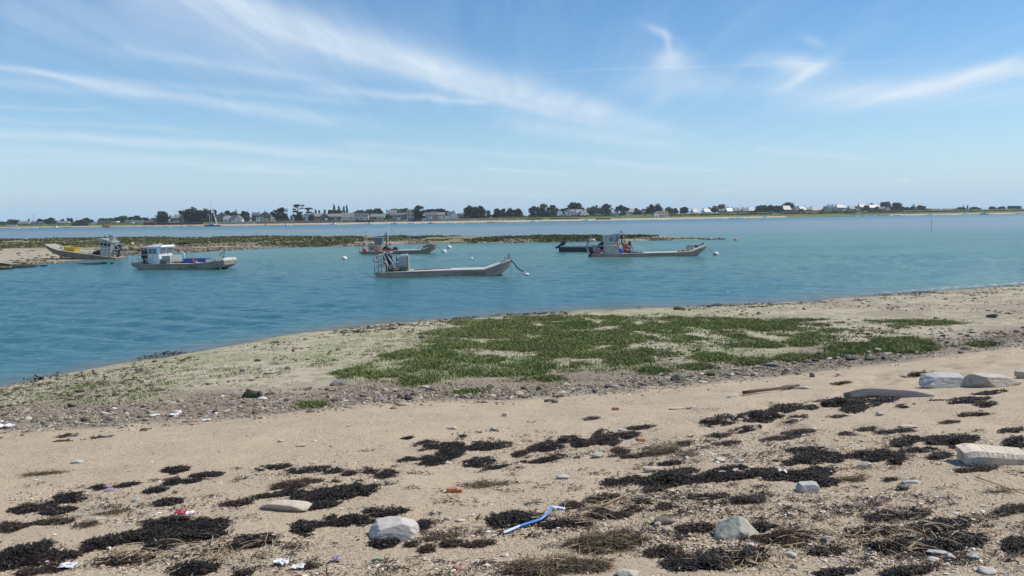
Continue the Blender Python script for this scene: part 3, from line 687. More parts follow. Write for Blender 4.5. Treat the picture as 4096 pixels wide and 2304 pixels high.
def tree(px, w, top, base, leaf, off, label, shape='round', name='tree', group='trees along the far shore', lobes=None, cat=None):
    tree_no[0] += 1; rng = np.random.default_rng(100 + tree_no[0])
    D = float(far_d(px)) + off; k = D / FPX; h = float(hor(px))
    gz = float(far_z(np.array(float(px)), np.array(float(off)))); zt = CAMH + (h - top) * k; zb = CAMH + (h - base) * k
    zb = max(min(zb, zt - 2), gz + .2)
    W = w * k / 2; Hc = zt - zb
    root = empty(name, ((px - 2048) * k, D, gz - .3), (0, 0, 0), label, cat or ('tree' if name != 'bush' else 'bush'), group)
    zoff = gz - .3; Q = []; tk = MB(); ls = .48 + .025 * W
    if shape == 'flat':      # wind-shaped pine in layers
        ht = zt - zoff; tk.tube([(0, 0, 0), (W * .1, 0, ht * .35), (-W * .08, 0, ht * .7), (-W * .2, 0, ht * .95)], .55, 7, .2)
        for q in range(11):
            a = rng.uniform(-1, 1); zz = zb - zoff + Hc * (.15 + .82 * rng.random()); x = a * W * (.95 - .35 * (zz - (zb - zoff)) / Hc)
            tk.tube([(0, 0, zz - 2.0), (x * .6, rng.uniform(-1, 1), zz - .6), (x, rng.uniform(-2, 2), zz - .2)], .18, 5, .06)
            Q.append(leaf_quads((x, rng.uniform(-W, W) * .5, zz), 46, W * .38, W * .38, Hc * .055, ls * .8, rng, .1))
        Q.append(leaf_quads((-W * .1, 0, zt - zoff - Hc * .12), 90, W * .55, W * .5, Hc * .10, ls * .8, rng, .1))
    elif shape == 'poplar':
        ht = zt - zoff; tk.tube([(0, 0, 0), (0, 0, ht * .5), (.1, 0, ht * .93)], .35, 6, .06)
        for q in range(9):
            f = (q + .5) / 9; ww = W * (math.sin(math.pi * (.12 + .84 * f)) ** .8) * (1 - .25 * f)
            Q.append(leaf_quads((rng.uniform(-.3, .3), rng.uniform(-.3, .3), zb - zoff + Hc * f), 46, ww, ww, Hc * .09, ls * .75, rng, .3))
    else:
        ht = zt - zoff; tk.tube([(0, 0, 0), (rng.uniform(-.4, .4), 0, ht * .35), (rng.uniform(-.8, .8), 0, ht * .62)], .3 + W * .07, 7, .15)
        W *= 1.3 if shape == 'spiky' else 1.15; n = lobes or int(12 + W * 1.6)
        if shape == 'spiky': n = int(n * 1.2)
        for q in range(n):
            a = rng.uniform(0, 6.28); f = rng.random() ** 1.05; u = (rng.random() ** .55)
            prof = math.sqrt(max(1 - (2 * abs(f - .38) / 1.3) ** 2, .05)) if shape != 'spiky' else (1.05 - .65 * f)
            x = math.cos(a) * u * W * .82 * prof; y = math.sin(a) * u * W * .7 * prof; zz = zb - zoff + Hc * (.04 + .84 * f)
            if shape == 'pine': zz = zb - zoff + Hc * (.35 + .55 * f * (1 - .4 * abs(x) / W))
            s = W * (.24 + .16 * rng.random())
            if q % 3 == 0: tk.tube([(0, 0, max(zz - Hc * .35, .3)), (x * .5, y * .5, zz - s * .6), (x, y, zz)], .16, 5, .05)
            sz = s * (.75 if shape != 'spiky' else 1.3)
            sz = min(sz, Hc * .22)
            Q.append(leaf_quads((x, y, zz), 44, s, s, sz, ls, rng, .35))
        if shape != 'pine':
            for q in range(int(5 + W * .9)):
                a = rng.uniform(0, 6.28); u = rng.random() ** .5; s = W * .3
                Q.append(leaf_quads((math.cos(a) * u * W * .8, math.sin(a) * u * W * .7, zb - zoff + Hc * rng.uniform(.02, .25)), 36, s, s, min(s * .8, Hc * .2), ls, rng, .3))
            Q.append(leaf_quads((0, 0, zb - zoff + Hc * .42), int(40 + W * 10), W * .78, W * .7, Hc * .47, ls * 1.15, rng, .2))
    tk.build('trunk', m_bark, root)
    q = np.concatenate(Q).reshape(-1, 3); q[:, 2] = np.minimum(q[:, 2], zt - zoff + .2)
    mesh_np('crown', q, np.arange(len(q)).reshape(-1, 4), LEAF[leaf], root)
    return root
T = tree
for a in [
 (61, 54, 876, 896, 'olv', 120, 'low rounded tree behind the white beach hut'),
 (16, 40, 886, 900, 'olv', 110, 'first low tree of the far shore at the picture edge'),
 (128, 9, 874, 892, 'cyp', 130, 'thin dark conifer just behind the two masts', 'poplar'),
 (174, 26, 874, 892, 'cyp', 110, 'dark small tree above the sunny white gable'),
 (196, 30, 877, 900, 'olv', 75, 'dull green bushy tree beside the sunny white gable'),
 (215, 44, 871, 901, 'cyp', 70, 'large dark round tree near the white gable and long lichen roof'),
 (262, 17, 875, 892, 'cyp', 105, 'small dark tree rising over the long lichen roof'),
 (291, 27, 871, 892, 'cyp', 90, 'round dark tree at the end of the long lichen roof'),
 (334, 52, 880, 902, 'olv', 60, 'spreading dull tree behind the dark low sea wall'),
 (355, 32, 871, 890, 'cyp', 110, 'dark crown poking above the spreading dull tree'),
 (378, 17, 877, 892, 'cyp', 100, 'little dark crown above the bright white cottage'),
 (424, 40, 873, 888, 'olv', 105, 'olive tree above the dark boathouse roof'),
 (447, 30, 872, 888, 'grn', 115, 'green tree above the white cube building'),
 (478, 46, 869, 886, 'olv', 100, 'wide olive tree beside the light green crown'),
 (504, 44, 863, 889, 'grn', 80, 'light green round tree behind the long bungalow'),
 (540, 36, 867, 887, 'olv', 95, 'olive crown behind the bungalow gables'),
 (562, 34, 860, 886, 'cyp', 110, 'tall dark crown behind the bungalow end'),
 (590, 34, 870, 886, 'cyp', 115, 'low dark crown above the little outbuilding'),
 (622, 30, 871, 885, 'olv', 120, 'low olive crown before the big round cypress'),
 (657, 62, 845, 888, 'cyp', 52, 'big round dark cypress with visible trunk standing alone'),
 (738, 38, 841, 884, 'cyp', 66, 'dark cypress shoulder at the near side of the huge grove'),
 (776, 66, 827, 886, 'cyp', 60, 'tallest spreading cypress of the huge dark grove'),
 (830, 60, 834, 886, 'cyp', 60, 'wide cypress of the huge grove touching the yacht mast'),
 (756, 34, 836, 886, 'cyp', 58, 'dark filling cypress between shoulder and tallest one of the huge grove'),
 (803, 44, 832, 886, 'cyp', 64, 'dark cypress in the middle of the huge grove'),
 (850, 30, 838, 884, 'cyp', 62, 'ragged cypress closing the huge grove before the mast'),
 (868, 22, 836, 870, 'cyp', 100, 'dark crown just behind the yacht mast'),
 (920, 27, 842, 866, 'olv', 120, 'open crowned pine by the church spire', 'pine'),
 (941, 28, 846, 872, 'rst', 110, 'rusty brown tree beneath the church spire'),
 (986, 46, 844, 872, 'cyp', 95, 'dark spreading cypress behind the brownish garden tree'),
 (991, 37, 857, 884, 'rst', 70, 'brownish green garden tree above the sunny sea wall'),
 (1100, 26, 846, 866, 'cyp', 110, 'dark crown behind the broad granite gable'),
 (1131, 56, 827, 878, 'cyp', 55, 'tall ragged dark cypress standing beside the terrace'),
 (1153, 20, 862, 880, 'olv', 60, 'small garden tree under the ragged cypress'),
 (1201, 58, 815, 872, 'cyp', 60, 'tall flat topped pine with layered branches', 'flat'),
 (1240, 44, 830, 866, 'cyp', 85, 'second layered pine leaning from the flat topped one', 'flat'),
 (1205, 40, 852, 882, 'cyp', 50, 'dark bush under the flat topped pine'),
 (1254, 24, 856, 882, 'olv', 44, 'round garden tree beside the half hidden white house'),
 (1271, 9, 838, 858, 'cyp', 150, 'thin pointed conifer above the long stone roof', 'poplar'),
 (1285, 9, 840, 858, 'cyp', 155, 'second thin pointed conifer above the long stone roof', 'poplar'),
 (1307, 13, 838, 858, 'grn', 150, 'small pale poplar above the stone gable', 'poplar'),
 (1328, 22, 840, 858, 'cyp', 130, 'dark low crown before the tall poplars'),
 (1344, 17, 819, 856, 'olv', 140, 'first and leafiest tall poplar', 'poplar'),
 (1364, 14, 823, 856, 'grn', 145, 'second tall poplar, pale and slim', 'poplar'),
 (1383, 13, 825, 856, 'grn', 145, 'third tall poplar, shortest of the four', 'poplar'),
 (1395, 13, 820, 856, 'olv', 145, 'last tall poplar above the dormer house', 'poplar'),
 (1358, 38, 836, 858, 'cyp', 125, 'dark rounded crown at the foot of the poplars'),
 (1446, 42, 840, 860, 'olv', 130, 'first olive crown of the long wood behind the dormers'),
 (1485, 44, 837, 862, 'olv', 135, 'second olive crown of the long wood over the stone cottage'),
 (1521, 48, 833, 864, 'cyp', 130, 'high dark crown of the long wood over the red doors'),
 (1588, 46, 834, 852, 'grn', 160, 'green crown behind the high stone house'),
 (1622, 46, 833, 852, 'grn', 165, 'wide green crown behind the tall white house'),
 (1557, 30, 860, 880, 'olv', 42, 'garden bush tree in front of the high stone house'),
 (1683, 50, 820, 876, 'cyp', 40, 'dark tall tree standing right on the sea wall'),
 (1730, 46, 836, 858, 'cyp', 120, 'dark crown over the pinkish house'),
 (1768, 52, 834, 860, 'cyp', 120, 'broad dark crown over the pale grey roof'),
 (1794, 28, 843, 862, 'cyp', 120, 'small dark crown just before the villa gable'),
 (1882, 48, 822, 871, 'cyp', 55, 'first tall spiky conifer of the dark grove', 'spiky'),
 (1908, 40, 826, 872, 'cyp', 62, 'middle conifer of the first dark grove', 'spiky'),
 (1932, 46, 824, 872, 'cyp', 52, 'last wide conifer of the first dark grove', 'spiky'),
 (1959, 20, 838, 870, 'olv', 75, 'small greyish tree in the gap between dark groves'),
 (1992, 38, 834, 871, 'cyp', 55, 'first conifer of the second lower grove', 'spiky'),
 (2018, 36, 835, 871, 'cyp', 58, 'second conifer of the second lower grove', 'spiky'),
 (2046, 38, 833, 871, 'cyp', 54, 'third conifer of the second lower grove', 'spiky'),
 (2074, 44, 833, 871, 'cyp', 56, 'last and broadest conifer of the second lower grove', 'spiky'),
 (2138, 42, 824, 866, 'olv', 66, 'olive tree at the edge of the big green clump'),
 (2176, 58, 814, 868, 'grn', 58, 'highest light green tree of the big green clump'),
 (2212, 46, 818, 870, 'grn', 50, 'light green tree touching the white house'),
 (2186, 70, 842, 872, 'cyp', 42, 'dark shady tree at the foot of the green clump'),
 (2251, 22, 835, 858, 'cyp', 90, 'small dark crown between white house and wide dark tree'),
 (2296, 78, 810, 848, 'cyp', 110, 'wide dark domed tree above white houses'),
 (2318, 40, 826, 850, 'olv', 100, 'olive lower side of the wide dark dome'),
 (2364, 52, 828, 866, 'grn', 60, 'green round tree beside the black barn'),
 (2382, 30, 819, 852, 'grn', 90, 'pale thin topped tree between two rounder trees'),
 (2400, 36, 826, 866, 'grn', 70, 'mid green tree above the cream shed'),
 (2428, 48, 815, 856, 'cyp', 85, 'dark domed tree above the green roofed hut'),
 (2484, 42, 819, 858, 'cyp', 64, 'dark pine tree with bare stem near the modern house', 'pine'),
 (2505, 28, 827, 850, 'cyp', 80, 'dark lower crown beside the bare stemmed pine'),
 (2494, 22, 846, 862, 'olv', 58, 'small olive bush tree below the bare stemmed pine'),
 (2552, 33, 832, 857, 'olv', 64, 'olive tree between grey slate house and ragged pine'),
 (2578, 18, 833, 852, 'olv', 120, 'small tree just before the ragged dark pine'),
 (2606, 40, 818, 855, 'cyp', 75, 'ragged dark pine behind the boathouse', 'spiky'),
 (2634, 36, 815, 852, 'cyp', 85, 'second ragged pine behind the boathouse roof', 'spiky'),
 (2678, 37, 827, 858, 'grn', 70, 'green round tree just past the boathouse'),
 (2703, 22, 833, 852, 'olv', 85, 'small olive tree past the boathouse'),
 (2736, 38, 828, 851, 'cyp', 90, 'dark tree alone at the field edge'),
 (2838, 17, 829, 848, 'olv', 130, 'dark shrub tree behind the dazzling roof'),
 (2858, 25, 824, 848, 'brn', 125, 'thin twiggy tree beside the bare grey one'),
 (2888, 40, 817, 846, 'brn', 130, 'large bare grey tree before the bright roofs'),
 (2912, 14, 828, 842, 'cyp', 140, 'tiny flat dark crown above bright roofs', 'pine'),
 (3035, 40, 821, 849, 'cyp', 80, 'first tree of the long dark clipped wood'),
 (3058, 36, 820, 849, 'cyp', 82, 'second tree of the long dark clipped wood'),
 (3082, 38, 820, 849, 'cyp', 80, 'third tree of the long dark clipped wood'),
 (3106, 36, 821, 849, 'cyp', 82, 'fourth tree of the long dark clipped wood'),
 (3124, 26, 822, 849, 'cyp', 84, 'last tree of the long dark clipped wood, against the granite house'),
 (3154, 46, 810, 836, 'cyp', 130, 'dark tree behind the granite chapel like house'),
 (3204, 20, 835, 852, 'olv', 72, 'small conifer before the cream gable'),
 (3462, 27, 821, 844, 'cyp', 76, 'round dark bush tree before the tall stone house'),
 (3485, 18, 813, 826, 'brn', 150, 'faint bare tree above the broad stone house'),
 (3505, 17, 826, 845, 'grn', 76, 'yellowish small tree before the broad stone house'),
 (3539, 40, 805, 832, 'cyp', 125, 'dark spreading pine above the cream gable end'),
 (3583, 48, 810, 843, 'cyp', 90, 'wide dark pine beside the clipped hedge'),
 (3620, 30, 827, 844, 'cyp', 86, 'first block of the dark clipped hedge trees'),
 (3644, 28, 827, 844, 'cyp', 86, 'second block of the dark clipped hedge trees'),
 (3683, 37, 821, 842, 'cyp', 92, 'dark round tree before the isolated white house'),
 (3850, 8, 821, 842, 'cyp', 200, 'first thin cypress beyond the open field', 'poplar'),
 (3866, 8, 821, 842, 'cyp', 200, 'second thin cypress beyond the open field', 'poplar'),
 (3840, 38, 829, 842, 'olv', 210, 'low scrub tree behind the thin cypresses'),
 (3895, 42, 828, 842, 'olv', 210, 'low scrub tree beyond the thin cypresses'),
 (3966, 30, 826, 836, 'cyp', 170, 'first half of the flat dark thicket on the ridge'),
 (4000, 32, 826, 836, 'cyp', 170, 'second half of the flat dark thicket on the ridge'),
 (4040, 30, 824, 834, 'cyp', 170, 'first half of the last dark thicket on the ridge'),
 (4066, 28, 824, 834, 'cyp', 170, 'second half of the last dark thicket on the ridge')]:
    T(*a)
# low greenery that nobody could count: scrub band along the far shore
Q = []; rng = np.random.default_rng(77)
for lo, hi, t0, t1, n in ((-300, 760, 26, 75, 2600), (2120, 2620, 26, 42, 600), (2660, 4300, 24, 44, 2600), (2990, 3600, 40, 54, 900), (2000, 2130, 28, 55, 260), (880, 2120, 62, 125, 1500), (200, 900, 60, 120, 900), (2120, 2700, 60, 110, 800), (2950, 3720, 70, 130, 900)):
    px = rng.uniform(lo, hi, n); tt = rng.uniform(t0, t1, n); D = far_d(px) + tt; keep = fbm(px * .03, tt * .05, 3) > .42
    px, tt, D = px[keep], tt[keep], D[keep]; z = far_z(px, tt); x = (px - 2048) / FPX * D
    for a, b_, c_ in zip(x, D, z):
        s = rng.uniform(.7, 1.7) * (1.7 if t0 > 55 else 1); Q.append(leaf_quads((a, b_, c_ + s * .35), 7, s * 1.3, s, s * .7, .5, rng, .3))
q = np.concatenate(Q).reshape(-1, 3)
o = mesh_np('undergrowth', q, np.arange(len(q)).reshape(-1, 4), LEAF['olv']); tag(o, 'low scrub and hedges along the far shore', 'undergrowth', kind='stuff')

# ------------------------------------------------------------------ sea walls, hedges, poles, vehicles
m_swall = pmat('sea_wall_stone', (.30, .25, .2), (.2, .17, .14), .6, rough=.9, spots=((.42, .36, .29), .25, .55)); m_dwall = pmat('dark_sea_wall', (.07, .062, .055), (.045, .04, .036), .6, rough=.9)
m_pwall = pmat('pale_sea_wall', (.52, .46, .38), (.42, .37, .3), .6, rough=.9)
def seawall(px0, px1, top0, top1, off, m, label, name='sea_wall', thick=1.0, drop=4.0):
    n = max(3, int((px1 - px0) / 30)); p = np.linspace(px0, px1, n); D = far_d(p) + off; k = D / FPX
    zt = CAMH + (hor(p) - np.interp(p, [px0, px1], [top0, top1])) * k; x = (p - 2048) * k
    zl = far_z(p, np.full(n, off - 1.0)) - 1.0
    zt = np.maximum(zt, zl + 1.5); c = n // 2
    org = np.array([x[c], D[c], zl[c]])
    b = MB(); b.loft([[np.array(q) - org for q in ((x[i], D[i], zl[i]), (x[i], D[i] + thick, zl[i]), (x[i], D[i] + thick, zt[i]), (x[i], D[i], zt[i]))] for i in range(n)])
    o = b.build(name, m); o.location = org; return tag(o, label, name.replace('_', ' '), kind='thing')
seawall(296, 364, 893.5, 893, 20, m_dwall, 'dark low sea wall beneath the spreading dull tree')
seawall(584, 820, 891.5, 889.5, 20, m_dwall, 'long dark sea wall under the huge cypress grove')
seawall(887, 1024, 889.5, 888.5, 20, m_pwall, 'pale sunny sea wall below white cottages near the yacht')
seawall(1030, 1190, 887.5, 884.5, 17, m_swall, 'stepped brown terrace wall below the white box house')
seawall(1190, 1430, 882.5, 881, 20, m_swall, 'brown stone sea wall below the layered pines')
seawall(1430, 1502, 881, 880.5, 19.5, m_dwall, 'dark weathered sea wall below the four dormers')
seawall(1502, 1640, 880.5, 878, 20, m_swall, 'grey stone sea wall below the shop front')
seawall(1640, 1690, 875, 874.5, 19.5, m_dwall, 'dark bulging sea wall beneath the tall sea wall tree')
seawall(1690, 1800, 877, 876, 20, m_swall, 'stone sea wall below the pinkish house')
seawall(1800, 2112, 874.5, 873, 20, m_swall, 'long low sea wall in front of the dark conifer groves')
seawall(2112, 2176, 873.5, 873, 18, m_dwall, 'short black sea wall below the green clump')
seawall(2202, 2322, 872.5, 871.5, 18, m_dwall, 'black boulder wall on the bank below the white houses')
seawall(2388, 2446, 872.5, 872, 8, m_dwall, 'dark square quay jutting onto the beach', name='quay', thick=6)
seawall(2502, 2578, 862.5, 860.5, 24, m_swall, 'ruined stone wall on the sand before the boathouse', name='ruined_wall')
for px0, px1, a in ((1850, 1881, 866), (1115, 1165, 876)):
    pc = (px0 + px1) / 2; D = float(far_d(pc)) + 30; k = D / FPX; zt = CAMH + (hor(pc) - a) * k; zb = 3.9
    q = np.concatenate([leaf_quads((x, 0, (zt - zb) / 2), 70, 1.4, 1.0, (zt - zb) * .62, .45, G, .4) for x in np.arange(-(px1 - px0) * k / 2, (px1 - px0) * k / 2, 1.6)]).reshape(-1, 3)
    o = mesh_np('hedge', q, np.arange(len(q)).reshape(-1, 4), LEAF['grn']); o.location = ((pc - 2048) * k, D, zb)
    tag(o, 'clipped green hedge beside the dark hipped roof' if px0 > 1500 else 'bright green garden hedge by the ragged cypress', 'hedge')
m_pole = pmat('weathered_pole', (.10, .09, .08), (.06, .055, .05), 2, rough=.9); m_alu = pmat('bare_aluminium', (.5, .5, .5), (.4, .4, .4), 3, rough=.45, metal=.5)
m_rope = pmat('grey_rope', (.22, .2, .16), (.14, .13, .1), 20, rough=.9)
def pole(px, top, base, off, label, m=m_pole, r=.14, name='telegraph_pole', lean=0, cat='pole'):
    D = float(far_d(px)) + off; k = D / FPX; h = float(hor(px)); z0 = CAMH + (h - base) * k - .5; z1 = CAMH + (h - top) * k
    o = MB().tube([(0, 0, 0), (lean * .5, 0, (z1 - z0) * .5), (lean, 0, z1 - z0)], r, 6).build(name, m); o.location = ((px - 2048) * k, D, z0)
    return tag(o, label, cat)
pole(318, 871, 892, 60, 'thin pole above the spreading dull tree'); pole(395, 866, 890, 60, 'tall dark pole beside the bright white cottage')
pole(603, 864, 896, 30, 'dark pole at the end of the long dark sea wall', r=.2); pole(2100, 838, 862, 60, 'lone pole between conifers and green clump')
pole(1409, 848, 880, 42, 'dark pole against the pale lichen roof'); pole(3218, 818, 838, 130, 'thin chimney like pole above the bright sloping roof')
pole(1008, 858, 888, 30, 'pale flagpole beside the brownish garden tree', WALLS['white'], .12, 'flagpole', cat='flagpole')
D = float(far_d(846)) + 26; k = D / FPX
lamp = empty('street_lamp', ((848 - 2048) * k, D, 3.6), label='curved white street lamp beside the yacht mast', cat='street lamp')
ht = CAMH + (hor(846) - 857) * k - 3.6
MB().tube([(0, 0, 0), (0, 0, ht * .8), (-.3, 0, ht * .94), (-1.0, 0, ht), (-1.8, 0, ht * .99)], .16, 6).build('post', WALLS['white'], lamp)
MB().box((-2.1, 0, ht * .98), (.8, .35, .25)).build('lamp_head', WALLS['white'], lamp)
def car(px, py, off, m, label, name='parked_car', L=4.2, hgt=1.45, cat='car'):
    D = float(far_d(px)) + off; k = D / FPX; z = CAMH + (hor(px) - py) * k
    r = empty(name, ((px - 2048) * k, D, z), (0, 0, R.uniform(-.1, .1)), label, cat, 'vehicles parked behind the sea wall')
    if name == 'parked_van':
        MB().prism([(-L / 2, .35), (L / 2, .35), (L / 2, 1.1), (L / 2 - .9, hgt), (-L / 2, hgt)], -.9, .9).build('body', m, r)
        MB().prism([(L / 2 - 1.5, 1.15), (L / 2 - .25, 1.15), (L / 2 - .95, hgt - .15), (L / 2 - 1.5, hgt - .15)], -.93, .93).build('window', m_glass, r)
    else:
        MB().prism([(-L / 2, .3), (L / 2, .3), (L / 2, .75), (L / 2 - .9, .9), (L / 2 - 1.7, hgt), (-L / 2 + .7, hgt), (-L / 2, .9)], -.85, .85).build('body', m, r)
        MB().prism([(L / 2 - 1.15, .92), (L / 2 - 1.75, hgt - .1), (-L / 2 + .75, hgt - .1), (-L / 2 + .3, .92)], -.88, .88).build('window', m_glass, r)
    for s in (-1, 1): MB().lathe((s * L * .3, -.88, .32), [(.05, -.02), (.32, -.02), (.32, 1.78), (.05, 1.78)], 10, 'y').build('wheel', m_dwall, r)
P_w = pmat('white_car_paint', (.75, .75, .75), (.7, .7, .7), 1, rough=.3); P_b = pmat('blue_car_paint', (.08, .14, .26), None, 1, rough=.3); P_d = pmat('dark_car_paint', (.04, .04, .045), None, 1, rough=.3); P_r = pmat('maroon_car_paint', (.16, .03, .03), None, 1, rough=.3)
P_y = pmat('yellow_paint', (.62, .42, .06), (.55, .35, .05), 2)
for a in [(1810, 875.5, 30, P_w, 'white van parked below the villa gable', 'parked_van', 4.8, 2.0, 'van'), (1702, 878, 28, P_w, 'white car parked beside the dark sea wall tree'), (1722, 877.5, 28, P_w, 'white car parked below the pinkish house'),
          (1564, 880, 27, P_b, 'blue car parked before the grey shop house'), (1580, 880, 27, P_d, 'dark car parked before the grey shop house'), (1620, 879, 27, P_d, 'dark car parked beside the tall white house'),
          (1437, 882, 27, P_r, 'maroon car parked before the dormer house'), (1458, 882, 27, P_w, 'white car parked before the dormer house'), (689, 892.5, 28, P_w, 'white car parked before the tall stone house'), (713, 892.5, 28, P_w, 'white van parked near the tall stone house', 'parked_van', 4.8, 2.0, 'van'), (1006, 886, 30, P_w, 'white car parked by the pale flagpole')]:
    car(*a)
D = float(far_d(1363)) + 24; k = D / FPX
ki = empty('kiosk', ((1363 - 2048) * k, D, 3.7), (0, 0, 0), 'yellow and red beach kiosk behind the sea wall', 'kiosk')
MB().box((0, 0, .9), (4.6, 2, 1.8)).build('wall', P_y, ki); MB().box((0, -.1, 1.95), (5, 2.6, .28)).build('roof', P_r, ki); MB().box((0, -1.03, 1.1), (3, .08, .7)).build('counter_window', m_glass, ki)
# ------------------------------------------------------------------ the spit between the channels
NE = np.array([(-900, 1120), (-300, 1090), (0, 1072), (134, 1060), (200, 1054), (323, 1048), (400, 1040), (440, 1030), (500, 1022), (669, 1013), (748, 1011), (922, 1001), (1100, 993), (1211, 988), (1447, 985), (1600, 978), (1848, 973), (2200, 969), (2415, 965), (2545, 963), (2774, 960), (2895, 957.5), (2935, 957)], float)
FE = np.array([(-900, 975), (-300, 962), (0, 957), (223, 954), (500, 950), (748, 950), (1096, 945.5), (1848, 945.5), (2200, 943.5), (2573, 943.5), (2645, 944.5), (2746, 950), (2860, 955.5), (2935, 956.8)], float)
TOPZ = np.array([(-900, .8), (2200, .75), (2560, .62), (2700, .4), (2850, .12), (2935, 0)], float)
def spit_near(px): return on_z(px, np.interp(px, NE[:, 0], NE[:, 1]), 0.0)
def spit_far(px): return on_z(px, np.interp(px, FE[:, 0], FE[:, 1]), np.interp(px, TOPZ[:, 0], TOPZ[:, 1]))
def spit_prof(px, v, D):
    tz = np.interp(px, TOPZ[:, 0], TOPZ[:, 1])
    z = np.where(v < 0, v * 3.0, np.where(v < 1, tz * (.55 * sstep(0, .25, v) + .45 * sstep(.25, 1, v)), tz - (v - 1) * 6))
    x = (px - 2048) / FPX * D
    return z + tz * (.22 * (fbm(x * .12, D * .12, 4) - .5) + .14 * (fbm(x * .7, D * .5, 3) - .5)) * sstep(-.05, .1, v)
pxs = np.linspace(-900, 2940, 900); vv = np.concatenate([[-.3, -.1], np.linspace(0, 1, 70), [1.05, 1.15, 1.4]])
PXg, Vg = np.meshgrid(pxs, vv); A = spit_near(pxs)[:, 1]; B = spit_far(pxs)[:, 1]
Dg = A + (B - A) * Vg; Zg = spit_prof(PXg, Vg, Dg)
i = np.arange(PXg.size).reshape(PXg.shape); F = np.stack([i[:-1, :-1], i[:-1, 1:], i[1:, 1:], i[1:, :-1]], -1).reshape(-1, 4)
# ray from the lens through each column is straight, so x follows depth
Xg = (PXg - 2048) / FPX * Dg
m_spit, t, b, out = newmat('spit_ground'); L = m_spit.node_tree.links.new
g = t.n('ShaderNodeNewGeometry'); P = g.outputs['Position']
n1 = t.n('ShaderNodeTexNoise', {'Vector': P, 'Scale': .35, 'Detail': 7, 'Roughness': .65}); n2 = t.n('ShaderNodeTexNoise', {'Vector': P, 'Scale': 2.0, 'Detail': 6, 'Roughness': .7})
pale = t.mix(t.mapr(n2.outputs[0], .35, .65), (.43, .37, .27), (.31, .265, .18)); brown = t.mix(t.mapr(n2.outputs[0], .35, .65), (.24, .195, .13), (.13, .105, .07))
c = t.mix(t.math('MULTIPLY', attr('brown'), t.mapr(n1.outputs[0], .3, .6)), pale, brown); c = t.mix(attr('veg'), c, (.2, .19, .10)); c = t.mix(attr('wet'), c, (.09, .075, .05))
L(c, b.inputs['Base Color']); b.inputs['Roughness'].default_value = .9; b.inputs['Specular IOR Level'].default_value = .2
bp = t.n('ShaderNodeBump', {'Height': n2.outputs[0], 'Strength': .8, 'Distance': .15}); L(bp.outputs[0], b.inputs['Normal'])
brown = np.clip(sstep(300, 700, PXg) + .9 * (1 - sstep(.0, .12, Vg)), 0, 1); brown = np.where(PXg > 2550, .6, brown)
YB = np.array([(-900, 1000), (0, 991), (230, 990), (450, 985), (700, 974), (900, 968), (1100, 966), (1300, 964), (1500, 961), (1800, 959), (2200, 956), (2560, 948), (2650, 945)], float)
def spit_v(px, py):
    Dd = on_z(px, py, np.interp(px, TOPZ[:, 0], TOPZ[:, 1]) * .75)[..., 1]
    a = spit_near(px)[..., 1]; f = spit_far(px)[..., 1]; return (Dd - a) / (f - a)
vb = spit_v(pxs, np.interp(pxs, YB[:, 0], YB[:, 1]))[None, :]
veg = sstep(-.06, .1, Vg - vb + (fbm(Xg * .15, Dg * .1, 4) - .5) * .35) * (PXg < 2660)
wetm = 1 - sstep(-.01, .04, Vg + (fbm(Xg * .4, Dg * .4, 3) - .5) * .05)
o = mesh_np('spit', np.stack([Xg, Dg, Zg], -1), F, m_spit, smooth=True, attrs={'brown': brown, 'veg': veg * .8, 'wet': wetm})
tag(o, 'low stony spit with marsh plants between two channels', 'spit', kind='structure')
def on_spit(px, v):
    a = spit_near(px)[..., 1]; f = spit_far(px)[..., 1]; D = a + (f - a) * v
    return np.stack([(px - 2048) / FPX * D, D, spit_prof(px, v, D)], -1)
# marsh plants on the spit
rng = np.random.default_rng(21); n = 26000
px = rng.uniform(-300, 2660, n); v = rng.uniform(0, 1.03, n)
b0 = np.interp(px, pxs, vb[0]); P_ = on_spit(px, v)
keep = (v > b0 + (fbm(P_[:, 0] * .15, P_[:, 1] * .1, 4) - .5) * .35) & (fbm(P_[:, 0] * .2 + 7, P_[:, 1] * .16, 3) > .44)
patch = (vnoise(P_[:, 0] * .12 + 90, P_[:, 1] * .1) > .74) & (v > b0 - .3) & (px > 500)
P_ = P_[keep | patch]
def bushlets(P, s, hgt, k, rng):
    n = len(P); a = rng.uniform(0, 6.283, (n, k)); rr = rng.random((n, k)) ** .5 * s[:, None]
    c = P[:, None, :] + np.stack([np.cos(a) * rr, np.sin(a) * rr, 0 * a], -1)
    yaw = rng.uniform(0, 6.283, (n, k)); w = s[:, None] * rng.uniform(.25, .5, (n, k)); h = hgt[:, None] * rng.uniform(.5, 1.1, (n, k)) * (1.1 - .6 * rr / s[:, None])
    ex = np.stack([np.cos(yaw) * w, np.sin(yaw) * w, 0 * w], -1); tilt = np.stack([rng.normal(0, .3, (n, k)) * h, rng.normal(0, .3, (n, k)) * h, h], -1)
    return np.stack([c - ex, c + ex, c + ex * .55 + tilt, c - ex * .55 + tilt], 2).reshape(-1, 3)
Qv = bushlets(P_, rng.uniform(.3, .75, len(P_)), rng.uniform(.16, .38, len(P_)), 7, rng)
m_marsh = islmat('marsh_plant_leaf', [(0, (.075, .095, .035)), (.4, (.12, .145, .055)), (.65, (.165, .16, .075)), (.85, (.185, .15, .085)), (1, (.26, .24, .14))], .85, .15)
o = mesh_np('marsh_plants', Qv, np.arange(len(Qv)).reshape(-1, 4), m_marsh); tag(o, 'low marsh plants covering the far side of the spit', 'marsh plants', kind='stuff')

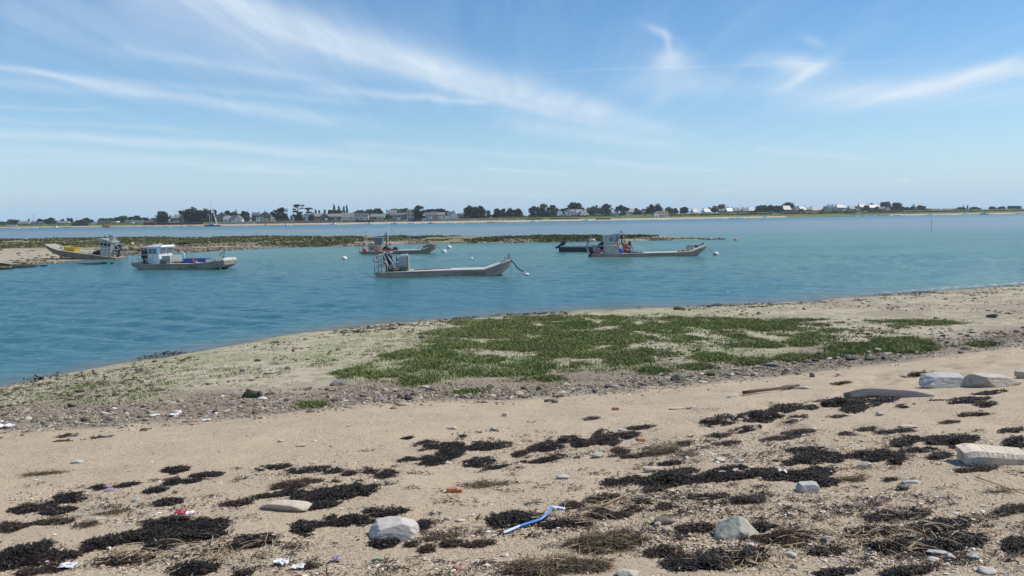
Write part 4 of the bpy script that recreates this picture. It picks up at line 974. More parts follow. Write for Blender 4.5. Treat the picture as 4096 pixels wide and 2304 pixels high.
# ------------------------------------------------------------------ stones
def ico(sub):
    p = (1 + 5 ** .5) / 2
    V = [(-1, p, 0), (1, p, 0), (-1, -p, 0), (1, -p, 0), (0, -1, p), (0, 1, p), (0, -1, -p), (0, 1, -p), (p, 0, -1), (p, 0, 1), (-p, 0, -1), (-p, 0, 1)]
    F = [(0, 11, 5), (0, 5, 1), (0, 1, 7), (0, 7, 10), (0, 10, 11), (1, 5, 9), (5, 11, 4), (11, 10, 2), (10, 7, 6), (7, 1, 8), (3, 9, 4), (3, 4, 2), (3, 2, 6), (3, 6, 8), (3, 8, 9), (4, 9, 5), (2, 4, 11), (6, 2, 10), (8, 6, 7), (9, 8, 1)]
    V = [np.array(v) / np.linalg.norm(v) for v in V]
    for _ in range(sub):
        mid = {}; nf = []
        def m(a, b):
            k = (min(a, b), max(a, b))
            if k not in mid: q = V[a] + V[b]; V.append(q / np.linalg.norm(q)); mid[k] = len(V) - 1
            return mid[k]
        for a, b, c in F:
            x, y, z = m(a, b), m(b, c), m(c, a); nf += [(a, x, z), (b, y, x), (c, z, y), (x, y, z)]
        F = nf
    return np.array(V), np.array(F)
def facet(V, rng, n=11, planes=None):
    N = rng.normal(size=(n, 3)); d = rng.uniform(.45, .82, n)
    if planes: N = np.array([p[0] for p in planes] + [(0, 0, -1)], float); d = np.array([p[1] for p in planes] + [.6])
    N /= np.linalg.norm(N, axis=1)[:, None]
    q = V @ N.T; r = np.where(q > .05, d / np.maximum(q, .05), 9).min(1); r = np.minimum(r, 1.0)
    return V * r[:, None]
I1V, I1F = ico(1); I0V, I0F = ico(0)
PROT = [facet(I1V, np.random.default_rng(k), 9) for k in range(10)]
def stones(P, s, rng, lod=1, flat=(.35, .7)):
    n = len(P); pv = np.stack([PROT[k] for k in range(10)])[rng.integers(0, 10, n)] if lod else I0V[None] * (1 + .25 * rng.normal(size=(n, 12, 1)))
    sc3 = np.stack([rng.uniform(.8, 1.35, n), rng.uniform(.6, 1.0, n), rng.uniform(*flat, n)], -1) * s[:, None]
    v = pv * sc3[:, None, :]; a = rng.uniform(0, 6.283, n); ti = rng.normal(0, .22, n)
    ct, st = np.cos(ti)[:, None], np.sin(ti)[:, None]; v = np.stack([v[..., 0] * ct + v[..., 2] * st, v[..., 1], -v[..., 0] * st + v[..., 2] * ct], -1)
    c, s_ = np.cos(a)[:, None], np.sin(a)[:, None]; v = np.stack([v[..., 0] * c - v[..., 1] * s_, v[..., 0] * s_ + v[..., 1] * c, v[..., 2]], -1) + P[:, None, :]
    f = (I1F if lod else I0F); m = v.shape[1]
    return v.reshape(-1, 3), (f[None] + (np.arange(n) * m)[:, None, None]).reshape(-1, 3)
m_rubble = islmat('shore_rubble', [(0, (.05, .045, .035)), (.4, (.12, .10, .07)), (.75, (.22, .185, .13)), (1, (.33, .29, .22))], .9, .2)
rng = np.random.default_rng(31); n = 13000
px = np.concatenate([rng.uniform(-200, 2900, n), rng.uniform(560, 1150, 2600)]); v = np.concatenate([rng.random(n) ** 1.6 * .55, rng.uniform(.02, .45, 2600)]); P_ = on_spit(px, v)
keep = (fbm(P_[:, 0] * .3, P_[:, 1] * .3, 3) > .47) & ~((px < 330) & (v > .12) & (rng.random(len(px)) < .8)); P_ = P_[keep]
s = .07 + .32 * rng.random(len(P_)) ** 3
V_, F_ = stones(P_, s, rng, 0); o = mesh_np('rubble', V_, F_, m_rubble); tag(o, 'brown stony rubble along the near edge of the spit', 'rubble', kind='stuff')
# posts and odd things on the spit
m_post = pmat('tarred_wood', (.035, .032, .03), (.02, .02, .02), 3, rough=.9)
for px, t0, t1, ln, lab in ((231, 945.5, 955, -.15, 'first of three short leaning posts on the spit above the barge bow'), (240, 947, 955, -.06, 'middle of three short leaning posts on the spit'), (245, 946.5, 955, -.15, 'last of three short leaning posts on the spit'),
                         (424, 939, 951, .06, 'single thin post on the spit beside the grounded wheelhouse'), (445.5, 939.5, 952, 0, 'first of the thick post cluster above the grounded wheelhouse'), (450, 940, 952, 0, 'second of the thick post cluster above the grounded wheelhouse'), (454, 939, 952, .04, 'last of the thick post cluster above the grounded wheelhouse')):
    D = float(spit_far(np.array(px))[1]) + 1; k = D / FPX; z0 = CAMH + (hor(px) - t1) * k; z1 = CAMH + (hor(px) - t0) * k
    o = MB().tube([(0, 0, -.4), (ln * 2, 0, (z1 - z0) * .5), (ln * 4, 0, z1 - z0)], .1 if px != 424 else .07, 6).build('wooden_post', m_post); o.location = ((px - 2048) * k, D, z0)
    tag(o, lab, 'post', 'old posts on the spit')
ROCKV, ROCKF = ico(4)
def rock(px, py, wpx, hpx, seed, m, label, surf='beach', depth=.8, name='rock', cat='rock', rz=0, n=12, noise=.05, sink=.25, group=None, loc=None):
    """faceted boulder: px,py is the middle of its foot"""
    rng = np.random.default_rng(seed)
    L0 = on_beach(px, py) if surf == 'beach' else (loc if loc is not None else on_z(px, py, .45))
    k = np.linalg.norm(L0 - np.array([0, 0, CAMH])) / FPX
    W, H_ = wpx * k, hpx * k * .8
    V = facet(ROCKV, rng, n, planes=globals().get('BP', {}).get(seed))
    V = V * (1 + noise * (fbm(V[:, 0] * 2.5 + seed, V[:, 1] * 2.5 + V[:, 2] * 3, 4) - .5)[:, None] * 2 + .09 * (np.abs(fbm(V[:, 0] * 4 + 3 * V[:, 2] + seed, V[:, 1] * 5 + V[:, 2] * 4, 4) - .5))[:, None])
    V = V / (np.abs(V).max(0)); c, s_ = math.cos(rz), math.sin(rz)
    V = V * np.array([W / 2, W * depth / 2, H_ * (1 / (1 - sink)) / 2]); V[:, 2] += H_ / 2 * (1 - sink) 
    V = np.stack([V[:, 0] * c - V[:, 1] * s_, V[:, 0] * s_ + V[:, 1] * c, V[:, 2]], -1)
    o = mesh_np(name, V, ROCKF, m, smooth=False); o.location = L0
    return tag(o, label, cat, group)
m_weedrock = pmat('weed_covered_rock', (.045, .05, .025), (.02, .02, .014), 3, rough=.85, bump=.6)
for j, (px, py, w_, h_, lab) in enumerate([(18, 1058, 70, 16, 'weed covered oyster bag heap in the water at the picture edge'), (95, 1062, 84, 12, 'long flat weed covered heap beside the spit shore'), (20, 1072, 60, 8, 'low dark weed mat below the oyster bag heap'),
         (372, 1052, 92, 8, 'long dark weedy ledge under the grounded barge stern'), (448, 1051, 16, 7, 'small weedy rock just off the grounded barge stern'), (425, 1052, 9, 6, 'tiny weedy rock between ledge and small rock'),
         (175, 1061, 36, 5, 'flat wet slab at the waterline before the grounded barge'), (372, 953, 7, 6, 'dark stump standing on the spit skyline'), (618, 950, 26, 5, 'dark driftwood lump on the spit skyline above the white cabin'), (555, 951, 12, 6, 'small dark stump on the spit skyline above the white cabin roof')]):
    rock(px, py + h_ / 2, w_, h_, 300 + j, m_weedrock, lab, surf='spit', name='weedy_rock', cat='weedy rock', noise=.25, loc=on_z(px, py + h_ / 2, .02 if py > 1000 else .75), group='weedy rocks around the spit')
# oyster rack wreck
D = float(on_z(745, 985, .5)[1]); k = D / FPX
rk = empty('oyster_rack', ((745 - 2048) * k, D, .35), (0, 0, .1), 'rusty weed hung oyster rack on the spit behind the white cabin', 'oyster rack')
b = MB()
for x in np.linspace(-.85, .85, 9): b.box((x, 0, .62 + .06 * math.sin(x * 9)), (.22, 1.1, .12), ry=.05 * math.sin(x * 5))
b.build('top', m_weedrock, rk)
for x in (-.75, -.2, .3, .75):
    for y_ in (-.45, .45): MB().tube([(x, y_, -.2), (x + .05, y_, .6)], .05, 5).build('leg', m_post, rk)
# gull
gl = on_z(2527, 943.5, .7)
g_w = pmat('gull_white', (.8, .8, .8), (.75, .75, .75), 5); g_d = pmat('gull_dark', (.06, .06, .065), None, 5)
gu = empty('gull', gl, (0, 0, .2), 'black backed gull standing on the spit beside the cabin barge', 'bird')
MB().tube([(-.42, 0, .2), (-.25, 0, .24), (0, 0, .3), (.18, 0, .38), (.22, 0, .52), (.25, 0, .6), (.36, 0, .58)], [.02, .07, .13, .10, .06, .065, .012], 9).tube([(0, .04, .25), (0, .04, -.02)], .015, 5).tube([(0, -.04, .25), (0, -.04, -.02)], .015, 5).build('body', g_w, gu, True)
for s in (-1, 1): MB().tube([(-.5, s * .05, .2), (-.2, s * .12, .28), (.12, s * .1, .34)], [.015, .05, .02], 7).build('wing', g_d, gu, True)
# ------------------------------------------------------------------ oyster barges in the near channel
m_hull = pmat('weathered_aluminium', (.275, .245, .20), (.185, .165, .135), 1.3, rough=.55, metal=.15, stretch=(.6, 1, 2.2), spots=((.11, .10, .08), 3.0, .58), bump=.15)
m_hulld = pmat('muddy_aluminium', (.25, .215, .165), (.15, .13, .10), 1.5, rough=.65, metal=.1, stretch=(.6, 1, 2.2), spots=((.10, .09, .07), 3.0, .56), bump=.15)
m_deck = pmat('pale_deck_plate', (.56, .53, .47), (.43, .40, .35), 1.1, rough=.6, spots=((.36, .32, .26), 3.5, .62))
m_deckd = pmat('muddy_deck_plate', (.38, .34, .27), (.27, .24, .19), 1.1, rough=.8, spots=((.2, .17, .12), 3.5, .58))
m_cab = pmat('white_cabin_paint', (.78, .78, .77), (.70, .70, .69), 1.2, rough=.35, spots=((.52, .5, .46), 2.2, .64))
m_cabg = pmat('brushed_aluminium', (.42, .42, .41), (.33, .33, .32), 1.2, rough=.42, metal=.35, stretch=(1, 1, .4))
m_rail = pmat('galvanised_tube', (.42, .41, .38), (.3, .29, .27), 4, rough=.45, metal=.3)
m_navy = pmat('navy_cowling', (.02, .03, .055), (.015, .02, .04), 2, rough=.25); m_blk = pmat('black_plastic', (.02, .02, .022), (.012, .012, .014), 4, rough=.5)
m_lgrey = pmat('light_grey_plastic', (.5, .52, .55), (.42, .44, .47), 3, rough=.4)
m_org = pmat('orange_paint', (.62, .13, .04), (.45, .09, .035), 3, rough=.5); m_red = pmat('red_plastic', (.55, .035, .045), (.42, .03, .04), 4, rough=.45)
m_blue = pmat('blue_tub_plastic', (.03, .08, .42), (.022, .06, .32), 3, rough=.4); m_yel = pmat('yellow_bin_plastic', (.68, .46, .02), (.55, .36, .02), 3, rough=.45)
m_grn = pmat('green_crate_plastic', (.02, .13, .07), (.015, .09, .05), 4, rough=.5); m_pink = pmat('faded_red_plastic', (.46, .10, .11), (.36, .08, .09), 3, rough=.5)
m_wood = pmat('grey_driftwood', (.30, .24, .17), (.19, .15, .11), 4, rough=.9, stretch=(.3, 1, 1)); m_buoy = pmat('white_buoy', (.72, .70, .66), (.6, .58, .53), 4, rough=.4, spots=((.3, .27, .2), 3, .6))
m_weed = pmat('buoy_weed', (.05, .05, .03), (.025, .025, .018), 12, rough=.9, bump=.5); m_tarp = pmat('blue_grey_tarp', (.22, .30, .42), (.14, .2, .31), 3, rough=.6, bump=.6)
m_clear = pmat('scratched_window', (.16, .20, .22), (.11, .145, .16), 2, rough=.12); m_text = pmat('black_letter_paint', (.02, .02, .02), (.03, .03, .03), 8, rough=.7)
m_dkgreen = pmat('dark_green_hull', (.022, .032, .028), (.014, .02, .018), 2, rough=.4); m_copper = pmat('orange_rust_edge', (.40, .18, .10), (.3, .14, .08), 4, rough=.7)

class Boat:
    def __init__(s, pxc, D, yaw, name, label, cat='barge', dz=0.0, pitch=0.0, group='oyster barges in the near channel'):
        s.D, s.pxc = D, pxc; s.k = D / FPX; s.yaw = yaw
        s.root = empty(name, ((pxc - 2048) * s.k, D, dz), (0, pitch, yaw), label, cat, group)
    def X(s, px): return (px - s.pxc) * s.k / math.cos(s.yaw)
    def Z(s, px, py): return CAMH + (hor(px) - py) * s.k
    def hull(s, secs, m, deckm, rub=.05, lip=.06):
        """secs: (x, bottom z, top z, half beam)"""
        S = []
        for x, zb, zt, hb in secs:
            hl = [(-hb * .90, zb), (-hb, zb + min(.12, (zt - zb) * .3)), (-hb, zt - .11), (-hb - rub, zt - .09), (-hb - rub, zt), (-hb + .09, zt), (-hb + .09, zt - lip)]
            S.append([(x, y, z) for y, z in hl] + [(x, -y, z) for y, z in reversed(hl)])
        h = MB().loft(S).build('hull', m, s.root)
        d = MB(); d.loft([[(x, -hb - rub + .012, zt + .003), (x, hb + rub - .012, zt + .003), (x, hb + rub - .012, zt + .018), (x, -hb - rub + .012, zt + .018)] for x, zb, zt, hb in secs])
        d.build('deck', deckm, s.root); return h
    def rail(s, path, h, posts, r=.035, mid=True, m=None, name='railing'):
        b = MB(); top = [(x, y, z + h) for x, y, z in path]
        b.tube([path[0]] + [(path[0][0] + .0, path[0][1], path[0][2] + h * .85)] + top[0:1], r) if False else None
        b.tube(top, r)
        if mid: b.tube([(x, y, z + h * .52) for x, y, z in path], r * .85)
        for x, y, z in posts: b.tube([(x, y, z), (x, y, z + h)], r)
        return b.build(name, m or m_rail, s.root, True)
def outboard(boat, x, y, z, s=1.0, cowl=None, tilt=0.0, stripe=True):
    o = empty('outboard_motor', (x, y, z), (0, tilt, 0)); o.parent = boat.root
    c = MB(); c.loft([[(a * s * .30 - .04 * s, b_ * s * .23, q * s) for a, b_ in ((-1, -.6), (-.6, -1), (.7, -1), (1, -.5), (1, .5), (.7, 1), (-.6, 1), (-1, .6))] for q in (.02, .45)] +
           [[(a * s * .27 - .06 * s, b_ * s * .20, .62 * s + (.06 * s if a < 0 else 0)) for a, b_ in ((-1, -.6), (-.6, -1), (.7, -1), (1, -.5), (1, .5), (.7, 1), (-.6, 1), (-1, .6))], [(a * s * .15 - .06 * s, b_ * s * .12, .72 * s) for a, b_ in ((-1, -.6), (-.6, -1), (.7, -1), (1, -.5), (1, .5), (.7, 1), (-.6, 1), (-1, .6))]])
    c.build('cowling', cowl or m_navy, o, True, .02)
    MB().box((-.05 * s, 0, -.42 * s), (.26 * s, .2 * s, .86 * s), taper=(1.15, 1.2)).box((-.08 * s, 0, -.95 * s), (.34 * s, .1 * s, .22 * s)).box((-.1 * s, 0, -.78 * s), (.5 * s, .3 * s, .03 * s)).build('shaft_leg', m_blk, o)
    MB().box((.2 * s, 0, -.15 * s), (.16 * s, .34 * s, .5 * s)).build('bracket', m_lgrey, o)
    return o
def thing_mb(mb, name, m, loc, label, cat, rot=(0, 0, 0), group=None, smooth=False, bevel=0):
    o = mb.build(name, m, None, smooth, bevel); o.location = loc; o.rotation_euler = rot; return tag(o, label, cat, group)
def wpos(boat, x, y, z):
    M = Matrix.Translation(boat.root.location) @ boat.root.rotation_euler.to_matrix().to_4x4(); return M @ Vector((x, y, z))
def brot(boat): return tuple(boat.root.rotation_euler)
def on_boat(boat, mb, name, m, x, y, z, label, cat, group=None, rz=0, smooth=False, bevel=0):
    r = boat.root.rotation_euler; o = thing_mb(mb, name, m, wpos(boat, x, y, z), label, cat, (r[0], r[1], r[2] + rz), group, smooth, bevel); return o
def tub(L_, W_, H_, th=.05, flare=.1, rim=.05):
    b = MB(); f = flare
    def ring(l, w, z): return [(-l / 2, -w / 2, z), (l / 2, -w / 2, z), (l / 2, w / 2, z), (-l / 2, w / 2, z)]
    b.loft([ring(L_ - f, W_ - f, 0), ring(L_, W_, H_ - rim), ring(L_ + rim, W_ + rim, H_ - rim), ring(L_ + rim, W_ + rim, H_), ring(L_ - 2 * th, W_ - 2 * th, H_), ring(L_ - f - 2 * th, W_ - f - 2 * th, th)])
    return b
def text_part(txt, size, parent, loc, rot, m, name='registration'):
    cu = bpy.data.curves.new('lettering', 'FONT'); cu.body = txt; cu.size = size; cu.extrude = .004; cu.space_character = 1.12
    ob = bpy.data.objects.new('lettering', cu); col.objects.link(ob)
    dg = bpy.context.evaluated_depsgraph_get(); me = bpy.data.meshes.new_from_object(ob.evaluated_get(dg))
    bpy.data.objects.remove(ob); me.materials.clear(); me.materials.append(m)
    o = bpy.data.objects.new(name, me); col.objects.link(o); o.parent = parent; o.location = loc; o.rotation_euler = rot; return o
def buoy(px, py, rpx, label, m=None, D=None, weed=True, group='mooring buoys in the near channel', squash=.85):
    c = on_z(px, py + rpx * .6, 0.0) if D is None else at(px, py, D); k = c[1] / FPX; r = rpx * k
    root = empty('mooring_buoy', (c[0], c[1], r * .35), (R.uniform(-.2, .2), R.uniform(-.2, .2), R.uniform(0, 6)), label, 'buoy', group)
    MB().ball((0, 0, 0), r, squash, 16).build('float', m or m_buoy, root, True)
    if weed: MB().lathe((0, 0, -r * .62), [(r * .5, -.1 * r), (r * .86, .05 * r), (r * 1.0, .38 * r), (r * .93, .42 * r)], 14).build('weed_collar', m_weed, root)
    MB().torus((0, 0, r * (squash + .12)), r * .16, r * .05, 'x', 10, 6).build('ring', m_rail, root)
    return root
def rope(p0, p1, sag, r, label, m=None, n=16, wob=0.0, name='mooring_rope', cat='rope', group=None):
    p0, p1 = Vector(p0), Vector(p1); pts = []
    for i in range(n + 1):
        f = i / n; p = p0.lerp(p1, f); p.z -= sag * 4 * f * (1 - f); p += Vector((R.uniform(-1, 1), R.uniform(-1, 1), R.uniform(-1, 1))) * wob; pts.append(p - p0)
    o = MB().tube(pts, r, 6).build(name, m or m_rope, None, True); o.location = p0; return tag(o, label, cat, group)

# ---- central open barge
B = Boat(1774, 61.0, rad(3), 'open_barge', 'long bare aluminium barge with upswept bow and stern gantry, lettered VA760010')
X, Z = B.X, B.Z
x0, x1 = X(1556), X(2043)
B.hull([(x0, -.25, .40, 1.25), (X(1600), -.28, .42, 1.3), (X(1800), -.28, .48, 1.3), (X(1937), -.28, .50, 1.3), (X(1975), -.1, .74, 1.27), (X(2010), .22, .98, 1.2), (X(2034), .62, 1.14, 1.1), (x1, .92, 1.22, 1.02)], m_hull, m_deck)
MB().prism([(x0 + .02, -.15), (x0 + .02, .36), (X(1505), .36), (X(1505), .28)], -1.2, 1.2).build('stern_platform', m_hull, B.root)
text_part('VA760010', .34, B.root, (X(1853), -1.312, .09), (rad(90), 0, 0), m_text)
y = -1.15; xa, xb = X(1508), X(1556)
for s in (-1, 1):
    b = MB(); b.tube([(xa, s * 1.15, .36), (xa, s * 1.15, 1.25)], .04).tube([(xa + .28, s * 1.15, .36), (xa + .28, s * 1.15, 1.25)], .04)
    b.tube([(xa - .05, s * 1.15, 1.25), (xb - .18, s * 1.15, 1.25), (xb - .05, s * 1.15, 1.17), (xb + .02, s * 1.15, 1.0), (xb + .03, s * 1.15, .4)], .045).tube([(xa, s * 1.15, .82), (xb - .05, s * 1.15, .82)], .04)
    b.build('railing', m_rail, B.root, True)
MB().tube([(xa, -1.15, 1.25), (xa, 1.15, 1.25)], .04).tube([(xa, -1.15, .82), (xa, 1.15, .82)], .04).build('railing', m_rail, B.root, True)
gx = X(1541)
b = MB()
for s in (-1, 1):
    b.tube([(gx, s * .85, 1.82), (gx + .62, s * .9, .4)], .055).tube([(gx + .25, s * .85, 1.78), (gx + .98, s * .9, .6)], .05)
    b.tube([(gx - .02, s * .85, 1.78), (gx - .45, s * .9, 1.66), (gx - .68, s * 1.0, 1.48), (gx - .72, s * 1.1, 1.26)], .05).tube([(gx, s * .85, 1.8), (gx + .58, s * .85, 1.86)], .05)
b.tube([(gx, -.9, 1.86), (gx, .9, 1.86)], .05).tube([(gx + .55, -.85, 1.88), (gx + .55, .85, 1.88)], .05); b.build('gantry', m_rail, B.root, True)
b = MB()
for s in (-1, 1): b.lathe((gx + .02, s * .85, 1.9), [(.05, 0), (.06, .05), (.03, .2)], 8).lathe((gx + .55, s * .85, 1.94), [(.05, 0), (.06, .05), (.03, .2)], 8)
b.build('lamp', m_red, B.root)
outboard(B, X(1557), .05, .98, 1.18)
cx = X(1619)
cn = MB().prism([(-.36, 0), (.36, 0), (.33, 1.18), (-.42, 1.06)], -.45, .45); cn.v = [(a + cx, b_ + .1, c_ + .44) for a, b_, c_ in cn.v]
con = cn.build('console', m_cabg, B.root, False, .03)
MB().box((cx + .02, .1, 1.66), (.5, .7, .03), ry=-.14).build('chart_board', WALLS['white'], con)
MB().box((cx + .30, -.36, 1.02), (.10, .02, 1.1)).build('rust_edge', m_copper, con)
MB().torus((cx - .58, .1, 1.32), .2, .025, 'x', 18, 6).tube([(cx - .58, .1, 1.32), (cx - .38, .1, 1.3)], .03).build('steering_wheel', m_blk, con, True)
MB().tube([(cx - .95, .1, 1.25), (cx - .4, .1, 1.25)], .025).tube([(cx - .6, .1, .75), (cx - .35, .1, .75)], .02).build('grab_bar', m_rail, con)
MB().box((X(1588), -.1, .72), (.30, .4, .58)).box((X(1588), -.1, 1.03), (.36, .46, .05)).build('battery_box', m_cabg, B.root, False, .015)
MB().prism([(X(2008), .95), (X(2024), 1.05), (X(2024), 1.22), (X(2009), 1.16)], -.7, .7).box((X(2020), -.6, 1.26), (.12, .12, .36)).box((X(2037), .0, 1.35), (.2, .34, .36)).box((X(2036), .0, 1.56), (.3, .2, .07)).build('bow_roller', m_cabg, B.root)
MB().box((X(1534), -1.0, .52), (.12, .12, .34)).box((X(2030), -.5, 1.2), (.1, .1, .3)).build('mooring_bitt', m_rail, B.root)
b = MB().tube([(0, 0, 0), (.5, .25, .03), (1.2, -.1, .05), (1.9, .3, .02)], .05, 6).box((.2, -.3, .05), (.9, .3, .09), rz=.2).box((1.0, .4, .06), (.5, .35, .12))
on_boat(B, tub(.52, .42, .36, .03, .08, .03), 'green_crate', m_grn, X(1622), -.75, .41, 'green plastic crate on the deck against the bare barge console', 'crate')
on_boat(B, MB().ball((0, 0, .12), .28, .5).ball((.3, .1, .1), .2, .5), 'net_heap', pmat('brown_net', (.16, .08, .055), (.1, .055, .04), 14, rough=.9, bump=.8), X(1605), -.6, .40, 'small brown net heap beside the green crate', 'net')
on_boat(B, MB().ball((0, 0, .14), .45, .38).ball((.55, .1, .1), .32, .4), 'tyre_heap', m_blk, X(1577), -.6, .40, 'black rubber heap on the deck below the outboard', 'rubber heap')
for j, (px, yy, rz, L_, lab) in enumerate(((1656, -.2, .12, .8, 'short pale plank nearest the console on the bare deck'), (1672, .3, -.2, .6, 'stubby plank with dark block on the bare deck'), (1700, -.1, .05, 1.1, 'broad worn plank in the middle of the bare deck'), (1740, .25, .16, 2.6, 'long thin pole lying on the bare deck'))):
    q = MB().box((0, 0, .05), (L_, .22 if L_ < 2 else .06, .07)).box((L_ * .2, .03, .1), (.14, .16, .07))
    on_boat(B, q, 'deck_plank' if L_ < 2 else 'deck_pole', m_wood, X(px), yy, .40 + .02 * j, lab, 'plank' if L_ < 2 else 'pole', 'planks on the bare deck', rz)
on_boat(B, MB().tube([(0, 0, 0), (.5, 0, .1), (.95, .04, .3)], .05, 6).ball((-.05, 0, .06), .1), 'bow_spar', m_wood, X(1960), -.3, .52, 'thin spar lying up the slope of the bare bow', 'spar')
c_ = on_z(2105, 1094, 0); rope(wpos(B, X(2040), 0, 1.3), (c_[0] - .25, c_[1], .15), .12, .05, 'thick dark weedy mooring chain from the bare bow to its buoy', m_weed, 26, .035, 'mooring_chain', 'chain')
rope(wpos(B, X(2042), -.5, 1.1), wpos(B, X(2043), -.6, -.1), .0, .018, 'thin rope hanging straight down from the bare bow')
buoy(2106, 1095, 11, 'half sunk cream buoy at the end of the weedy chain', squash=.55)

# ---- white cabin barge
B = Boat(746, 74.5, rad(-14), 'cabin_barge', 'grey barge with white wheelhouse and two blue tubs on deck'); X, Z = B.X, B.Z; k = B.k
xs_ = -4.95; xe = 4.75
B.hull([(xs_ + .45, -.25, .52, 1.2), (-3, -.3, .52, 1.25), (1.2, -.3, .55, 1.25), (2.2, -.28, .6, 1.25), (3.2, -.08, .70, 1.22), (4.1, .14, .80, 1.15), (xe, .46, .86, 1.05)], m_hull, m_deck)
MB().prism([(xs_ + .47, .12), (xs_ + .47, .46), (xs_ + 1.3, .62), (xs_ - .15, .66), (xs_ - .15, .36)], -1.2, 1.2).build('stern_platform', m_hull, B.root)
text_part('A 599053', .26, B.root, (.95, -1.262, .16), (rad(90), 0, 0), m_text)
cb = empty('cabin', (-2.75, 0, .53), (0, 0, rad(-10))); cb.scale = (1, 1, .79); cb.parent = B.root
lw = .62; hw = .78
low = MB().loft([[(-.85, -hw, 0), (.62, -hw, 0), (.62, hw, 0), (-.85, hw, 0)], [(-.85, -hw, 1.15), (.62, -hw, 1.15), (.62, hw, 1.15), (-.85, hw, 1.15)], [(-.85, -hw, 1.98), (.86, -hw * .98, 1.98), (.86, hw * .98, 1.98), (-.85, hw, 1.98)]])
low.build('wall', m_cab, cb, False, .02)
rf = MB().loft([[(-.95, -hw - .06, 1.983), (.98, -hw - .06, 1.983), (.98, hw + .06, 1.983), (-.95, hw + .06, 1.983)], [(-.95, -hw - .06, 2.05), (1.0, -hw - .06, 2.06), (1.0, hw + .06, 2.06), (-.95, hw + .06, 2.05)], [(-.7, -hw + .1, 2.17), (.8, -hw + .1, 2.22), (.8, hw - .1, 2.22), (-.7, hw - .1, 2.17)]]).build('roof', m_cab, cb, False, .02)
b = MB()
for x_, y_ in ((.85, -.7), (.85, .7)): b.lathe((x_, y_, 2.06), [(.10, 0), (.11, .1), (.05, .26)], 8)
b.box((-.5, 0, 2.22), (.5, .4, .1)).box((-.3, .2, 2.32), (.12, .12, .18)).box((-.6, -.2, 2.3), (.14, .2, .12)); b.build('roof_gear', m_lgrey, rf)
for y_ in (-.38, .38):      # windscreen panes lean forward
    p = MB().box((0, 0, 0), (.03, .62, .62)); p.v = [(a + .75 + .03 + (c_) * .28, b_ + y_, c_ + 1.57) for a, b_, c_ in p.v]; p.build('window', m_clear, cb)
for x_, w_ in ((-.48, .42), (.08, .44)): 
    f = MB().box((x_, -hw - .012, 1.5), (w_ + .08, .02, .7)).build('window', m_lgrey, cb); MB().box((x_, -hw - .027, 1.5), (w_, .012, .6)).build('pane', m_clear, f)
MB().tube([(-.18, -hw - .02, .1), (-.18, -hw - .02, 1.9)], .012).tube([(.34, -hw - .02, .1), (.34, -hw - .02, 1.9)], .012).build('door_seam', m_rail, cb)
MB().box((-1.62, -.0, .98 + .02), (.9, 1.5, .96)).build('engine_box', m_cabg, B.root, False, .03) if False else MB().box((-1.55, .0, .905), (1.0, 1.6, .75)).build('deck_box', m_cabg, B.root, False, .03)
MB().tube([(-1.0, -.95, .5), (-1.0, -.95, 1.4), (-1.08, -.95, 1.5), (-1.35, -.95, 1.52)], .035).build('grab_rail', m_cab, B.root, True)
MB().tube([(-.9, .95, .5), (-.9, .95, 1.45), (-1.0, .95, 1.56), (-1.3, .95, 1.58)], .035).build('grab_rail', m_cab, B.root, True)
xa = xs_ - .1
b = MB()
for s in (-1, 1):
    b.tube([(xa, s * 1.1, .62), (xa, s * 1.1, 1.42)], .028).tube([(xa + .75, s * 1.1, .55), (xa + .75, s * 1.1, 1.4)], .028).tube([(xa, s * 1.1, 1.38), (xa + 1.9, s * 1.1, 1.38), (xa + 2.05, s * 1.1, 1.32), (xa + 2.08, s * 1.1, .52)], .03).tube([(xa, s * 1.1, .98), (xa + 2.05, s * 1.1, .98)], .022)
b.tube([(xa, -1.1, 1.38), (xa, 1.1, 1.38)], .028).tube([(xa, -1.1, .98), (xa, 1.1, .98)], .024); b.build('railing', m_rail, B.root, True)
MB().tube([(xa + .7, -.7, .5), (xa + .75, -.7, 1.85), (xa + .75, .7, 1.85), (xa + .7, .7, .5)], .04).build('gantry', m_blk, B.root)
outboard(B, xs_ + .75, -.3, .98, 1.12); outboard(B, xs_ + .75, .45, .98, 1.12)
MB().box((3.75, 0, .86), (1.95, 2.2, .30), ry=-.08, taper=(.98, .86)).build('bow_locker', m_cab if False else m_deck, B.root, False, .03)
for x_, yy, rz, lab in ((.55, .1, .0, 'blue plastic tub next to the pallet on the cabin barge'), (1.65, .15, .05, 'blue plastic tub nearest the bow locker of the cabin barge')):
    on_boat(B, tub(1.25, 1.0, .46, .05, .16, .05), 'blue_tub', m_blue, x_, yy, .53, lab, 'tub', 'blue tubs on the cabin barge', rz)
b = MB()
for z_ in (.03, .19):
    for y_ in (-.45, -.15, .15, .45): b.box((0, y_, z_), (1.25, .16, .03))
for x_ in (-.55, -.2, .2, .55): b.box((x_, 0, .11), (.1, 1.0, .12))
on_boat(B, b, 'wooden_pallet', m_wood, -.15 - .75, -.1, .52, 'wooden pallet on deck between basket and blue tubs', 'pallet')
b = tub(.75, .5, .32, .025, .14, .03); on_boat(B, b, 'wire_basket', pmat('grey_basket', (.2, .19, .16), (.1, .1, .085), 18, rough=.8, bump=.8), -1.55, -1.0, .53, 'grey oyster basket in front of the cabin barge deck box', 'basket')
b = MB().tube([(0, 0, 0), (.1, 0, .32), (.16, 0, .62)], .03, 6).tube([(-.3, .0, .25), (-.05, .0, .5), (.13, 0, .58), (.2, 0, .8)], .035, 6).torus((.05, 0, .06), .12, .02, 'y', 12, 5)
on_boat(B, b, 'anchor', pmat('rusty_iron', (.12, .075, .05), (.07, .05, .04), 8, rough=.8), 4.1, -.2, 1.03, 'rusty anchor standing on the pale bow locker', 'anchor', None, .3)
